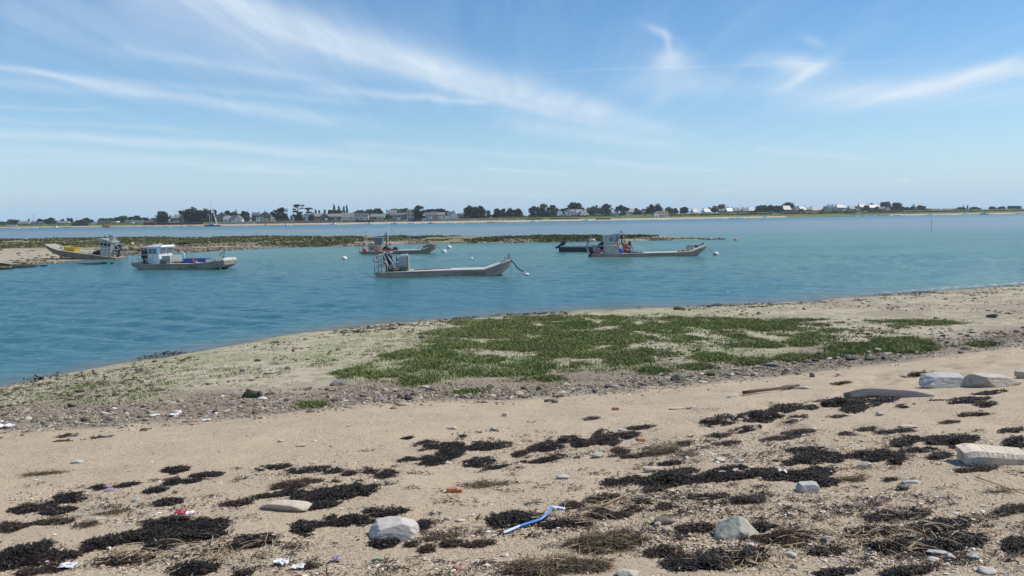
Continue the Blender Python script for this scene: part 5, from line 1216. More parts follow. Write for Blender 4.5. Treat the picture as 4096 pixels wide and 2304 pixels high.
b = MB().tube([(0, 0, 0), (-.05, 0, .3), (-.16, .05, .68)], .035, 6).lathe((-.12, .04, .3), [(.02, .32), (.09, .0), (.12, -.15)], 7); on_boat(B, b, 'furled_flag', m_pink, 1.55, -.95, .56, 'faded red furled flag on a short staff against the blue tub', 'flag')
on_boat(B, MB().ball((0, 0, .04), .22, .5).ball((.3, .1, .03), .2, .45).ball((.6, 0, .03), .18, .5).box((-.1, -.1, .15), (.12, .12, .3)), 'rope_coil', pmat('pale_pink_rope', (.45, .34, .28), (.32, .24, .2), 15, rough=.9, bump=.6), 1.9, -.95, .56, 'pale coiled rope beside the furled flag', 'rope')
on_boat(B, MB().box((0, 0, .06), (.3, .25, .12)).box((.42, 0, .05), (.2, .2, .1)).ball((.25, .1, .1), .09), 'bow_tackle', m_lgrey, 2.55, .55, .70, 'small pale tackle pieces behind the bow locker', 'tackle')
rope(wpos(B, 3.75, -1.0, 1.05), wpos(B, 4.75, -1.3, -.15), .12, .035, 'rope running down over the cabin barge bow into the water', m_rope)

# ---- far barge with mast
B = Boat(1597, 101.0, rad(-2), 'mast_barge', 'far small barge with slender mast, clear windscreen and orange lifebuoy'); X, Z = B.X, B.Z
B.hull([(X(1487), -.25, .38, 1.15), (X(1600), -.28, .44, 1.2), (X(1690), -.28, .48, 1.2), (X(1715), .0, .72, 1.15), (X(1738), .45, 1.08, 1.0), (X(1748), .75, 1.2, .9)], m_hulld, m_deck)
MB().prism([(X(1487.5), -.2), (X(1487.5), .34), (X(1443), .36), (X(1443), .28), (X(1458), .0)], -1.1, 1.1).build('stern_platform', m_hulld, B.root)
for s in (-1, 1):
    b = MB()
    for px in (1446, 1458, 1483): b.tube([(X(px), s * 1.05, .34), (X(px), s * 1.05, 1.12)], .03)
    b.tube([(X(1444), s * 1.05, 1.1), (X(1512), s * 1.05, 1.12), (X(1519), s * 1.05, 1.0), (X(1521), s * 1.05, .4)], .032).tube([(X(1444), s * 1.05, .72), (X(1462), s * 1.05, .72)], .025)
    b.tube([(X(1444), s * 1.05, 1.1), (X(1446), s * 1.05, 1.4), (X(1455), s * 1.05, 1.52), (X(1482), s * .6, 1.7)], .03)
    b.build('railing', m_rail, B.root, True)
MB().tube([(X(1466.5), -.3, Z(1466, 927)), (X(1484), -.3, .4)], .045).tube([(X(1463), -.3, Z(1463, 927)), (X(1470), -.3, Z(1470, 927))], .04).build('stern_pole', m_rail, B.root)
MB().tube([(X(1459), .2, Z(1459, 911)), (X(1464), .2, .5)], .015).build('aerial', WALLS['white'], B.root)
gr = empty('hauler', (X(1487), .1, .4)); gr.parent = B.root
MB().torus((0, 0, .5), .40, .06, 'y', 20, 6).lathe((0, -.1, .5), [(.05, 0), (.34, .02), (.34, .18), (.05, .2)], 16, 'y').build('reel', m_cabg, gr)
MB().tube([(.1, -.15, .5), (.45, -.15, 0)], .04).tube([(.1, .15, .5), (.45, .15, 0)], .04).build('stand', m_rail, gr)
xc = X(1519)
ws = MB().loft([[(xc - .42, -.5, .42), (xc + .42, -.5, .42), (xc + .42, .5, .42), (xc - .42, .5, .42)], [(xc - .42, -.5, 1.2), (xc + .42, -.5, 1.2), (xc + .42, .5, 1.2), (xc - .42, .5, 1.2)]]).build('console', m_cabg, B.root, False, .02)
MB().loft([[(xc - .44, -.5, 1.203), (xc + .44, -.5, 1.203), (xc + .44, .5, 1.203), (xc - .44, .5, 1.203)], [(xc - .54, -.52, 2.05), (xc + .58, -.52, 2.05), (xc + .58, .52, 2.05), (xc - .54, .52, 2.05)]]).build('windscreen', m_clear, ws)
MB().box((xc + .02, 0, 2.08), (1.2, 1.1, .05)).tube([(xc - .3, -.3, 2.1), (xc + .5, -.3, 2.3), (xc - .25, .3, 2.25)], .03).build('canopy', m_cabg, ws)
ms = empty('mast', (X(1548), 0, .4)); ms.parent = B.root; H_ = Z(1548, 930) - .4
MB().tube([(.08, 0, 0), (0, 0, H_)], .075).build('post', pmat('olive_post', (.16, .14, .09), (.1, .09, .06), 4), ms)
MB().tube([(.22, 0, Z(1553, 962) - .4), (.32, 0, Z(1555, 906) - .4)], .05).tube([(0, 0, H_ - .02), (.3, 0, H_ + .05)], .05).build('boom', WALLS['white'], ms)
MB().tube([(0, 0, H_), (-.45, -.1, H_ - .9), (-.55, -.1, H_ - 1.0)], .03).tube([(-.05, .1, H_), (-.65, .2, H_ - 1.1)], .03).build('strut', m_rail, ms)
rope(wpos(B, X(1556), 0, Z(1556, 908)), wpos(B, X(1632), 0, Z(1632, 962)), .05, .016, 'thin stay rope slanting from the mast barge boom', None, 8)
lb = on_boat(B, MB().torus((0, 0, 0), .30, .085, 'y', 24, 8), 'lifebuoy', m_org, X(1515), -1.1, .78, 'orange ring lifebuoy hung on the mast barge rail', 'lifebuoy', None, 0, True)
on_boat(B, MB().lathe((0, 0, 0), [(.14, 0), (.2, .06), (.2, .36), (.13, .42), (.05, .45)], 14), 'red_can', m_red, X(1466), -.8, .36, 'red round can at the mast barge stern', 'can', None, 0, True)
outboard(B, X(1538), .2, .55, .9, m_blk, 1.0)
on_boat(B, MB().ball((0, 0, .18), .42, .45).ball((.55, .1, .12), .38, .4).ball((-.3, -.1, .1), .3, .4), 'net_bag', m_blk, X(1562), -.2, .42, 'black heaped net bags beside the slender mast', 'net bag', None, 0, True)
on_boat(B, MB().loft([[(-.34, -.3, 0), (.34, -.3, 0), (.34, .3, 0), (-.34, .3, 0)], [(-.26, -.24, .44), (.22, -.24, .44), (.22, .24, .44), (-.26, .24, .44)]]), 'black_tub', m_blk, X(1585), -.1, .42, 'upturned black tub alone on the mast barge deck', 'tub', None, 0, False, .03)
on_boat(B, MB().tube([(-.4, 0, 0), (-.35, 0, .4), (.2, .1, .45), (.3, .1, .05)], .03).tube([(-.2, -.3, 0), (-.1, -.3, .38), (.35, -.2, .42), (.4, -.2, .05)], .03).torus((0, -.1, .2), .2, .03, 'y', 12, 5), 'metal_frame', m_rail, X(1683), -.1, .46, 'bent grey tube frames near the mast barge bow', 'frame')
MB().box((X(1718), 0, .98), (1.3, 1.5, .3), ry=-.22).build('bow_locker', m_hulld, B.root, False, .02)
buoy(1777, 1004, 10.5, 'white buoy tied to the mast barge bow'); buoy(1797, 987, 9.5, 'free white buoy just beyond the mast barge mooring')
c_ = on_z(1770, 1003, .2); rope(wpos(B, X(1747), 0, 1.15), c_, .12, .03, 'slack double mooring rope of the mast barge')
buoy(1378, 1031, 10.5, 'lone white buoy with dark weed tuft, nearer than the mast barge stern'); buoy(1887, 1032, 5.5, 'small pale buoy floating beyond the bare deck')

# ---- grey wheelhouse barge with crane
B = Boat(2592, 86.3, rad(-3), 'crane_barge', 'long grey barge with aluminium wheelhouse and folded orange crane'); X, Z = B.X, B.Z
B.hull([(X(2369), -.25, .34, 1.25), (X(2500), -.28, .36, 1.3), (X(2700), -.28, .42, 1.3), (X(2756), -.28, .5, 1.3), (X(2785), .1, .78, 1.2), (X(2805), .5, 1.0, 1.08), (X(2816), .8, 1.16, .95)], m_hull, m_deck)
cb = empty('cabin', (X(2446), 0, .375)); cb.scale = (1, 1, .95); cb.parent = B.root
MB().loft([[(-.84, -.8, 0), (.8, -.8, 0), (.8, .8, 0), (-.84, .8, 0)], [(-.84, -.8, 1.25), (.72, -.8, 1.25), (.72, .8, 1.25), (-.84, .8, 1.25)], [(-.84, -.8, 2.02), (1.0, -.78, 2.14), (1.0, .78, 2.14), (-.84, .8, 2.02)]]).build('wall', m_cabg, cb, False, .02)
rf = MB().prism([(-.92, 2.02), (-.92, 2.08), (.72, 2.28), (1.15, 2.30), (1.18, 2.17), (1.0, 2.145)], -.85, .85).build('roof', m_cabg, cb, False, .01)
MB().box((1.06, 0, 2.235), (.3, 1.74, .17), ry=.08).build('visor', m_cab, rf)
MB().tube([(-.05, -.5, 2.2), (-.12, -.5, 2.72)], .03).tube([(.22, -.5, 2.25), (.12, -.5, 2.7)], .015).prism([(.2, 2.24), (.42, 2.26), (.1, 2.78)], -.42, -.38).build('aerial', m_cab, rf)
MB().tube([(.75, -.1, 2.3), (.75, -.1, 2.48)], .06).ball((.74, -.1, 2.56), .09).build('beacon', m_lgrey, rf)
f = MB().box((-.02, -.812, 1.62), (.62, .02, .66)).build('window', m_lgrey, cb); MB().box((-.0, -.827, 1.63), (.5, .012, .52)).build('pane', m_clear, f)
p = MB().box((0, 0, 0), (.30, .02, .66)); p.v = [(a + .60 + c_ * .22, b_ - .807, c_ + 1.66) for a, b_, c_ in p.v]; p.build('window', m_clear, cb)
for y_ in (-.38, .38):
    p = MB().box((0, 0, 0), (.03, .64, .66)); p.v = [(a + .895 + c_ * .33, b_ + y_, c_ + 1.7) for a, b_, c_ in p.v]; p.build('window', m_clear, cb)
for s in (-1, 1):
    b = MB()
    for px in (2377, 2420): b.tube([(X(px), s * 1.15, .34), (X(px), s * 1.15, 1.22)], .035)
    b.tube([(X(2370), s * 1.15, 1.2), (X(2466), s * 1.15, 1.24), (X(2470), s * 1.15, 1.1), (X(2476), s * 1.15, .36)], .04).tube([(X(2377), s * 1.15, .78), (X(2450), s * 1.15, .8)], .03)
    b.build('railing', m_rail, B.root, True)
MB().tube([(X(2369), -.9, .1), (X(2356), -.9, .5), (X(2351), -.9, 1.0), (X(2354), -.9, 1.5), (X(2364), -.9, 1.78), (X(2380), -.9, 1.9)], .07).tube([(X(2379), -.9, 2.05), (X(2389), -.9, .4)], .05).tube([(X(2369), .9, .1), (X(2356), .9, .5), (X(2351), .9, 1.0), (X(2354), .9, 1.5), (X(2364), .9, 1.78), (X(2380), .9, 1.9)], .07).tube([(X(2380), -.9, 1.9), (X(2380), .9, 1.9)], .05).build('gantry', m_rail, B.root, True)
MB().tube([(X(2364), -.2, 2.9), (X(2368), -.2, 1.9)], .018).box((X(2363), -.2, 1.95), (.5, .2, .14), ry=-.35).tube([(X(2360), -.2, 2.78), (X(2367), -.2, 2.82)], .015).build('stern_light_mast', WALLS['cream'], B.root)
outboard(B, X(2398), -.25, .95, 1.1, m_navy, .9); outboard(B, X(2406), .5, .95, 1.1, m_navy, .9)
MB().prism([(X(2356), .05), (X(2360), .35), (X(2366), .42), (X(2369), .12), (X(2363), -.1)], -.5, .5).build('motor_well', m_blk, B.root)
on_boat(B, tub(.76, .6, .46, .04, .05, .04), 'faded_red_tub', m_pink, X(2389), -.85, .35, 'faded red fish tub at the stern of the crane barge', 'tub')
on_boat(B, MB().box((0, 0, .1), (.6, .4, .2)).box((0, 0, .22), (.5, .3, .04)), 'pale_lid', m_lgrey, X(2391), -.45, .78, 'pale box lid lying on the faded red tub', 'lid')
on_boat(B, MB().lathe((0, 0, 0), [(.24, 0), (.28, .1), (.28, .46), (.24, .52), (.2, .5), (.2, .3)], 14), 'blue_barrel', m_blue, X(2484.5), -.6, .36, 'blue open barrel between wheelhouse and orange crane', 'barrel', None, 0, True)
on_boat(B, MB().lathe((0, 0, 0), [(.05, 0), (.15, .1), (.17, .35), (.12, .6), (.04, .7)], 12), 'orange_fender', m_org, X(2473), -.75, .85, 'orange fender hanging at the wheelhouse front', 'fender', None, 0, True)
kr = empty('deck_crane', wpos(B, X(2502), .1, .36), (0, 0, B.yaw), 'folded orange hydraulic crane on the barge deck', 'crane')
MB().box((-.05, 0, .25), (.62, .6, .5), taper=(.7, .7)).lathe((-.05, 0, .5), [(.2, 0), (.2, .5), (.14, .6)], 12).build('base', m_org, kr)
MB().prism([(-.02, .85), (.12, .9), (-.12, 2.2), (-.26, 2.15)], -.11, .11).box((.30, 0, .85), (.34, .36, .5)).build('lower_boom', pmat('sun_faded_orange', (.66, .36, .24), (.5, .24, .15), 4), kr)
MB().prism([(-.36, .9), (-.24, .9), (-.3, 2.3), (-.44, 2.3)], -.08, .08).tube([(-.30, 0, 2.28), (-.42, 0, 2.42), (-.55, 0, 2.2), (-.5, 0, 1.6)], .05).tube([(-.5, .1, 1.1), (-1.0, .1, .5)], .09).build('upper_boom', m_blk, kr)
MB().box((.5, -.1, .9), (.18, .3, .8)).ball((.48, 0, .62), .24).build('control_block', m_blk, kr)
MB().ball((.36, -.2, .62), .22, .9).ball((.05, -.25, .35), .2, .9).build('rotator', m_org, kr, True)
on_boat(B, tub(.4, .4, .3, .03, .06, .03), 'black_bucket', m_blk, X(2517), -.5, .37, 'black bucket at the foot of the orange crane', 'bucket')
on_boat(B, MB().tube([(0, -.3, 1.3), (-.02, -.35, 0)], .03).tube([(0, -.3, 1.3), (.38, -.35, 0)], .03).tube([(0, .3, 1.3), (-.02, .35, 0)], .03).tube([(0, .3, 1.3), (.38, .35, 0)], .03).tube([(0, -.3, 1.3), (0, .3, 1.3)], .03), 'deck_trestle', m_rail, X(2524), .0, .36, 'bent grey A shaped trestle beyond the orange crane', 'trestle')
rope(wpos(B, X(2524), -.3, 1.65), wpos(B, X(2598), .2, .42), .12, .018, 'pale rope slung from the A shaped trestle to the deck', WALLS['cream'])
on_boat(B, MB().ball((0, 0, .06), .55, .2).ball((.6, .1, .05), .4, .2), 'rope_pile', m_weed, X(2540), -.3, .36, 'dark rope pile on deck below the trestle', 'rope pile')
on_boat(B, MB().box((0, 0, .32), (.72, .6, .62)).box((0, 0, .65), (.78, .66, .05)), 'steel_box', m_cabg, X(2760), .1, .52, 'grey lidded steel box near the crane barge bow', 'box', None, 0, False, .02)
on_boat(B, MB().ball((0, 0, .1), .3, .5).ball((.45, .1, .12), .25, .5).ball((-.5, -.1, .06), .28, .4), 'net_heap', pmat('straw_net', (.30, .22, .13), (.2, .15, .09), 14, rough=.9, bump=.8), X(2735), -.3, .46, 'straw coloured net heap before the grey steel box', 'net')
on_boat(B, MB().tube([(-.5, 0, 0), (.1, 0, .2), (.55, 0, .42)], .06).box((-.3, .1, .1), (.3, .3, .25)).tube([(.2, -.2, .3), (.45, -.2, .55)], .03), 'bow_anchor', m_blk, X(2795), 0, .9, 'dark anchor stowed on the crane barge bow tip', 'anchor')
buoy(2864, 1013, 11, 'grey white buoy moored ahead of the crane barge', D=None)
c_ = on_z(2856, 1008, .25); rope(wpos(B, X(2815), 0, 1.15), c_, .05, .03, 'taut mooring rope from crane barge bow to grey white buoy')
rope(wpos(B, X(2817), -.3, 1.0), wpos(B, X(2819), -.3, -.1), 0, .016, 'short line dangling from the crane barge bow')
buoy(2943, 957, 7, 'orange buoy floating off the tip of the spit', pmat('orange_buoy', (.65, .2, .05), (.5, .15, .04), 4), weed=False)

# ---- dark skiff behind it
B = Boat(2325, 99.7, rad(2), 'dark_skiff', 'low dark green skiff with raised outboard behind the crane barge', 'skiff', group=None); X, Z = B.X, B.Z
S = []
for x, zb, zt, hb in ((X(2239), -.2, .72, .85), (X(2300), -.2, .66, .95), (X(2380), -.2, .66, .95), (X(2412), .05, .72, .8), (X(2428), .4, .8, .5)):
    hl = [(-hb * .85, zb), (-hb, zb + .3), (-hb, zt), (-hb + .1, zt), (-hb + .1, zb + .35)]
    S.append([(x, y_, z_) for y_, z_ in hl] + [(x, -y_, z_) for y_, z_ in reversed(hl)])
MB().loft(S).build('hull', m_dkgreen, B.root)
MB().tube([(X(2239), -.88, .70), (X(2300), -.98, .64), (X(2380), -.98, .64)], .03).build('rubbing_strake', m_rail, B.root)
outboard(B, X(2249), 0, .95, .85, m_navy, .95)
on_boat(B, MB().loft([[(-.75, -.6, 0), (.75, -.6, 0), (.75, .6, 0), (-.75, .6, 0)], [(-.72, -.55, .32), (.7, -.55, .38), (.7, .55, .42), (-.72, .55, .36)], [(-.55, -.4, .42), (.5, -.4, .5), (.5, .4, .5), (-.5, .4, .44)]]), 'tarp_bundle', m_tarp, X(2342), 0, .45, 'blue grey tarpaulin bundle in the dark skiff', 'tarpaulin', None, 0, False, .05)

# ---- grounded barge on the spit
B = Boat(349, 98.0, rad(180 - 4), 'grounded_barge', 'tilted muddy barge aground on the spit, wheelhouse at its wet stern', dz=.66, pitch=rad(-7.9)); k = B.k
def Xg(px): return -(px - 349) * k / math.cos(rad(8))
B.hull([(Xg(496), -.55, .12, 1.3), (Xg(440), -.60, .12, 1.35), (Xg(300), -.58, .12, 1.35), (Xg(262), -.5, .14, 1.35), (Xg(232), -.25, .3, 1.3), (Xg(210), .1, .50, 1.2), (Xg(197), .42, .62, 1.05)], m_hulld, m_deckd)
cb = empty('cabin', (Xg(439), 0, .1)); cb.parent = B.root      # local +x points to the bow, +y to the viewer
MB().loft([[(-.7, -.8, 0), (.62, -.8, 0), (.62, .8, 0), (-.7, .8, 0)], [(-.7, -.8, 1.15), (.62, -.8, 1.15), (.62, .8, 1.15), (-.7, .8, 1.15)], [(-.7, -.78, 1.75), (.75, -.78, 1.82), (.75, .78, 1.82), (-.7, .78, 1.75)]]).build('wall', m_cabg, cb, False, .02)
rf = MB().prism([(-.85, 1.753), (-.85, 1.92), (.68, 2.12), (1.15, 2.06), (.95, 1.82)], -.86, .86).build('roof', m_cabg, cb, False, .02)
MB().box((.9, 0, 1.93), (.3, 1.5, .2), ry=.2).build('visor', m_navy, rf)
ex = MB().prism([(-.62, 1.98), (-.2, 2.03), (-.42, 2.62), (-.75, 2.56)], -.3, .45).build('air_intake', m_cabg, rf)
text_part('VA 760129', .15, rf, (.55, .868, 1.93), (rad(90), rad(7), rad(180)), m_text, 'lettering')
for x_, w_ in ((.45, .30), (.0, .44), (-.47, .28)):
    f = MB().box((x_, .797, 1.45), (w_ + .08, .02, .46)).build('window', m_lgrey, cb); MB().box((x_, .812, 1.45), (w_, .012, .40)).build('pane', m_glass, f)
MB().tube([(.28, .84, .05), (.26, .84, .95)], .02).tube([(.28, .86, .95), (-.35, .86, .95)], .035).tube([(.28, .86, .6), (-.3, .86, .6)], .03).tube([(-.36, .84, .05), (-.36, .84, .95)], .02).build('hand_rail', m_cab, cb)
b = MB()
for s in (-1, 1):
    b.tube([(Xg(463), s * 1.15, .12), (Xg(463), s * 1.15, .98), (Xg(466), s * 1.15, 1.04), (Xg(500), s * 1.15, 1.2)], .04).tube([(Xg(463), s * 1.15, .55), (Xg(498), s * 1.15, .7)], .03)
    for px in (483, 494): b.tube([(Xg(px), s * 1.15, .12), (Xg(px), s * 1.15, 1.1)], .035)
    b.tube([(Xg(468), s * 1.0, .12), (Xg(482), s * 1.0, 1.75), (Xg(501), s * 1.0, 1.25)], .045)
b.tube([(Xg(482), -1.0, 1.75), (Xg(482), 1.0, 1.75)], .045); b.build('railing', m_rail, B.root, True)
outboard(B, Xg(477), .1, .85, 1.2, m_navy); 
MB().lathe((0, 0, 0), [(.25, 0), (.42, .15), (.44, .55), (.3, .75)], 12).build('x', m_blk) if False else None
on_boat(B, MB().loft([[(-.5, -.45, 0), (.5, -.45, 0), (.5, .45, 0), (-.5, .45, 0)], [(-.45, -.4, .42), (.3, -.4, .55), (.3, .4, .55), (-.45, .4, .42)]]), 'winch_cover', m_blk, Xg(398), 0, .1, 'dark covered winch ahead of the grounded wheelhouse', 'winch', None, math.pi, False, .06)
on_boat(B, tub(1.45, 1.15, .52, .05, .2, .06), 'yellow_bin', m_yel, Xg(290), .1, .09, 'bright yellow bin on the grounded barge deck', 'bin')
on_boat(B, MB().tube([(-.6, 0, .03), (.5, .4, .05)], .05).tube([(-.3, -.1, .03), (.75, .3, .05)], .05), 'oar', m_wood, Xg(352), .2, .1, 'two dark poles laid across the grounded barge deck', 'poles')
on_boat(B, MB().box((0, 0, .2), (.25, .3, .4)).box((.6, 0, .14), (.3, .3, .22)), 'bow_bollard', m_lgrey, Xg(248), .1, .14, 'small grey bollard blocks near the grounded barge bow', 'bollard')
bb = buoy(529, 975, 8, 'yellow orange buoy lying ashore on the spit', pmat('yellow_buoy', (.66, .42, .12), (.55, .33, .09), 4), D=float(on_z(529, 981, .55)[1]), weed=False)
bb.location.z = .78

# ------------------------------------------------------------------ boats moored off the far shore
m_wh = pmat('white_gelcoat', (.78, .78, .78), (.7, .7, .7), 1, rough=.3); m_dkh = pmat('dark_blue_gelcoat', (.025, .035, .06), None, 1, rough=.3); m_grh = pmat('grey_hull_paint', (.2, .21, .22), None, 1)
def far_boat(px, w, py, kind, label, hull=None, flip=False, off=-14, top=None, gx=0):
    D = float(far_d(px)) + off; k = D / FPX; L_ = w * k
    root = empty({'sail': 'sailing_boat', 'work': 'work_boat', 'row': 'dinghy'}.get(kind, 'motor_boat'), ((px - 2048) * k, D, 0), (0, 0, R.uniform(-.25, .25) + (math.pi if flip else 0)), label, 'sailing boat' if kind == 'sail' else 'dinghy' if kind == 'row' else 'motor boat', 'boats moored off the far shore')
    hb = L_ * .17; f = max(.5, L_ * .11)
    S = []
    for q, zb, zt, h in ((-.5, -.2, f * .85, .85), (-.1, -.25, f * .85, 1), (.25, -.2, f, .8), (.42, .1, f * 1.15, .4), (.5, f * .8, f * 1.25, .06)):
        S.append([(q * L_, -hb * h * .7, zb), (q * L_, -hb * h, zt), (q * L_, hb * h, zt), (q * L_, hb * h * .7, zb)])
    hl = MB().loft(S).build('hull', hull or m_wh, root)
    if kind == 'cab':
        c = MB().loft([[(-.18 * L_, -hb * .75, f * .86), (.22 * L_, -hb * .7, f * .95), (.22 * L_, hb * .7, f * .95), (-.18 * L_, hb * .75, f * .86)], [(-.15 * L_, -hb * .65, f + L_ * .16), (.08 * L_, -hb * .6, f + L_ * .17), (.08 * L_, hb * .6, f + L_ * .17), (-.15 * L_, hb * .65, f + L_ * .16)]]).build('cabin', m_wh, root)
        MB().box((-.02 * L_, 0, f + L_ * .10), (.24 * L_, hb * 1.5, L_ * .06)).build('window', m_glass, c)
        MB().box((-.48 * L_, 0, f * .9), (.07 * L_, .4, .7)).build('outboard_motor', m_blk, root)
    elif kind == 'open':
        MB().box((-.05 * L_, 0, f + L_ * .05), (.14 * L_, hb * .8, L_ * .11)).build('console', m_wh if not hull else m_lgrey, root)
        MB().box((-.48 * L_, 0, f * .9), (.07 * L_, .4, .7)).build('outboard_motor', m_blk, root)
    elif kind == 'sail':
        zt = CAMH + (hor(px) - top) * k
        MB().loft([[(-.25 * L_, -hb * .5, f * .9), (.2 * L_, -hb * .4, f), (.2 * L_, hb * .4, f), (-.25 * L_, hb * .5, f * .9)], [(-.2 * L_, -hb * .4, f * 1.5), (.12 * L_, -hb * .3, f * 1.4), (.12 * L_, hb * .3, f * 1.4), (-.2 * L_, hb * .4, f * 1.5)]]).build('cabin', m_wh, root)
        MB().tube([(.05 * L_, 0, f), (.05 * L_, 0, zt)], .14, 6, .08).build('mast', m_alu, root)
        MB().tube([(.04 * L_, 0, f + 1.2), (-.42 * L_, 0, f + 1.3)], .16, 6).build('boom', m_dkh, root)
        MB().tube([(.05 * L_, 0, zt), (.5 * L_, 0, f * 1.2)], .035, 4).tube([(.05 * L_, 0, zt), (-.5 * L_, 0, f)], .035, 4).build('rigging', m_rail, root)
    elif kind == 'work':
        MB().box((-.25 * L_, 0, f + 1.1), (.25 * L_, hb * 1.3, 2.2)).build('wheelhouse', hull, root); MB().box((.1 * L_, 0, f + .6), (.35 * L_, hb * 1.4, 1.2)).build('hold', m_org, root); MB().tube([(-.25 * L_, 0, f + 2), (-.25 * L_, 0, f + 4)], .1).build('mast', m_rail, root)
        MB().box((-.02 * L_, 0, .18), (.94 * L_, hb * 1.9, .5)).build('boot_stripe', m_blk, root)
    elif kind == 'row': MB().box((0, 0, f * .9), (.3, hb * 1.6, .06)).build('thwart', m_wood, root)
    return root
for a in [(145, 32, 916, 'sail', 'white sailing boat with tall mast before the dark roofed house', None, False, -18, 852), (153, 24, 915, 'sail', 'second sailing boat whose shorter mast stands close to the tall one', None, True, -10, 858), (173, 15, 916, 'open', 'small dark hulled launch beside the two sailing boats', m_dkh), (234, 28, 914, 'cab', 'low white motor boat before the large dark round tree'),
          (277, 24, 914, 'open', 'grey open boat before the long lichen roofed house', m_grh), (294, 17, 914, 'row', 'flat dark boat next to the grey open boat', m_grh), (435, 38, 911, 'work', 'bright red workboat with black waterline', m_red), (500, 14, 900, 'cab', 'small white cabin boat drawn up beside the white cube building', None, False, 6), (563, 24, 907, 'open', 'white open boat before the long bungalow'),
          (603, 12, 908, 'open', 'tiny white launch beside the single thin mast'), (629, 25, 908, 'sail', 'small sloop with thin mast before the little outbuilding', None, False, -14, 861), (740, 26, 906, 'sail', 'small white sloop before the dark sea wall', None, False, -14, 860), (886, 20, 904, 'row', 'dark rowing boat on the sand below the pale sea wall', m_grh, False, -4),
          (1152, 30, 900, 'cab', 'white cabin boat with dark stern below the ragged cypress'), (1300, 23, 898, 'open', 'white open launch below the small dark boatshed'), (1343, 31, 899, 'cab', 'white cabin cruiser below the yellow kiosk'), (1444, 24, 898, 'open', 'low white launch below the dormer house'), (1484, 35, 898, 'cab', 'biggest white cruiser with grey outboard below the dormer house'),
          (1584, 27, 896, 'cab', 'dark hulled cabin boat below the shop front', m_dkh), (1651, 33, 896, 'sail', 'white sloop below the tall white house', None, True, -14, 850), (1729, 26, 894, 'cab', 'grey trimmed boat below the pinkish house', m_grh), (1804, 27, 892, 'row', 'pale long dinghy below the villa gable'), (1968, 28, 890, 'open', 'red hulled fishing boat below the middle dark grove', pmat('red_gelcoat', (.4, .03, .04), None, 1)),
          (2136, 26, 888, 'cab', 'white cuddy boat below the big green clump'), (2348, 31, 883, 'cab', 'sleek white cruiser below the black barn'), (2963, 40, 874, 'sail', 'anchored white sloop before the row of bright roofs', None, False, -14, 812), (2926, 19, 874, 'row', 'dark dinghy trailing behind the anchored sloop', m_dkh), (3062, 28, 870, 'cab', 'white cabin boat before the long dark clipped wood'),
          (3424, 26, 860, 'cab', 'white boat before the grey low slate house'), (3463, 20, 859, 'open', 'small white open boat beside a longer cruiser'), (3487, 32, 859, 'cab', 'long white cruiser before the broad stone house'), (3588, 26, 857, 'row', 'dark flat boat where mud turns to sand', m_grh), (3718, 28, 857, 'cab', 'white cabin boat before the bare sand, nearest the isolated house'),
          (3859, 30, 855, 'cab', 'white boat below the two thin cypresses', None, True), (3932, 34, 854, 'cab', 'blue hooded boat before the flat dark thicket', m_dkh, True), (4076, 34, 851, 'open', 'white launch near the picture edge below the last thicket', None, True)]:
    far_boat(*a)
# the big dark yacht
D = float(far_d(856)) - 10; k = D / FPX; L_ = 66 * k
yt = empty('yacht', ((856 - 2048) * k, D, 0), (0, 0, math.pi - .05), 'large dark blue yacht with very tall mast before the white cottages', 'yacht')
S = []
for q, zb, zt, h in ((-.5, .3, 1.3, .5), (-.42, -.2, 1.25, .8), (0, -.3, 1.3, 1), (.3, -.2, 1.45, .7), (.46, .6, 1.6, .22), (.5, 1.3, 1.7, .03)):
    S.append([(q * L_, -2.1 * h * .7, zb), (q * L_, -2.1 * h, zt), (q * L_, 2.1 * h, zt), (q * L_, 2.1 * h * .7, zb)])
MB().loft(S).build('hull', m_dkh, yt)
c = MB().loft([[(-.22 * L_, -1.3, 1.3), (.3 * L_, -1.0, 1.45), (.3 * L_, 1.0, 1.45), (-.22 * L_, 1.3, 1.3)], [(-.15 * L_, -1.1, 2.5), (.14 * L_, -.8, 2.5), (.14 * L_, .8, 2.5), (-.15 * L_, 1.1, 2.5)]]).build('cabin', m_wh, yt)
MB().box((0, 0, 2.0), (.24 * L_, 2.5, .4)).build('window', m_glass, c)
zt = CAMH + (hor(857) - 810) * k
MB().tube([(0, 0, 1.4), (.2, 0, zt)], .17, 7, .1).box((.08, 0, zt * .6), (.1, 2.4, .08)).build('mast', m_alu, yt)
MB().tube([(-.1 * L_, .3, zt * .72), (-.33 * L_, .3, 2.0)], .26, 7).tube([(-.07 * L_, 0, zt * .74), (-.27 * L_, 0, 2.0)], .24, 7).build('furled_sail', m_wh, yt)
MB().box((-.21 * L_, .2, zt * .41), (1.5, .3, 1.1), ry=-.3).build('flag', P_b, yt)
MB().tube([(0, 0, zt), (.5 * L_, 0, 1.7)], .04, 4).tube([(0, 0, zt), (-.48 * L_, 0, 1.5)], .04, 4).build('rigging', m_rail, yt)
MB().tube([(-.4 * L_, -1.2, 1.3), (-.4 * L_, -1.2, 2.3), (-.5 * L_, 0, 2.4), (-.4 * L_, 1.2, 2.3), (-.4 * L_, 1.2, 1.3)], .05).build('pushpit', m_alu, yt)
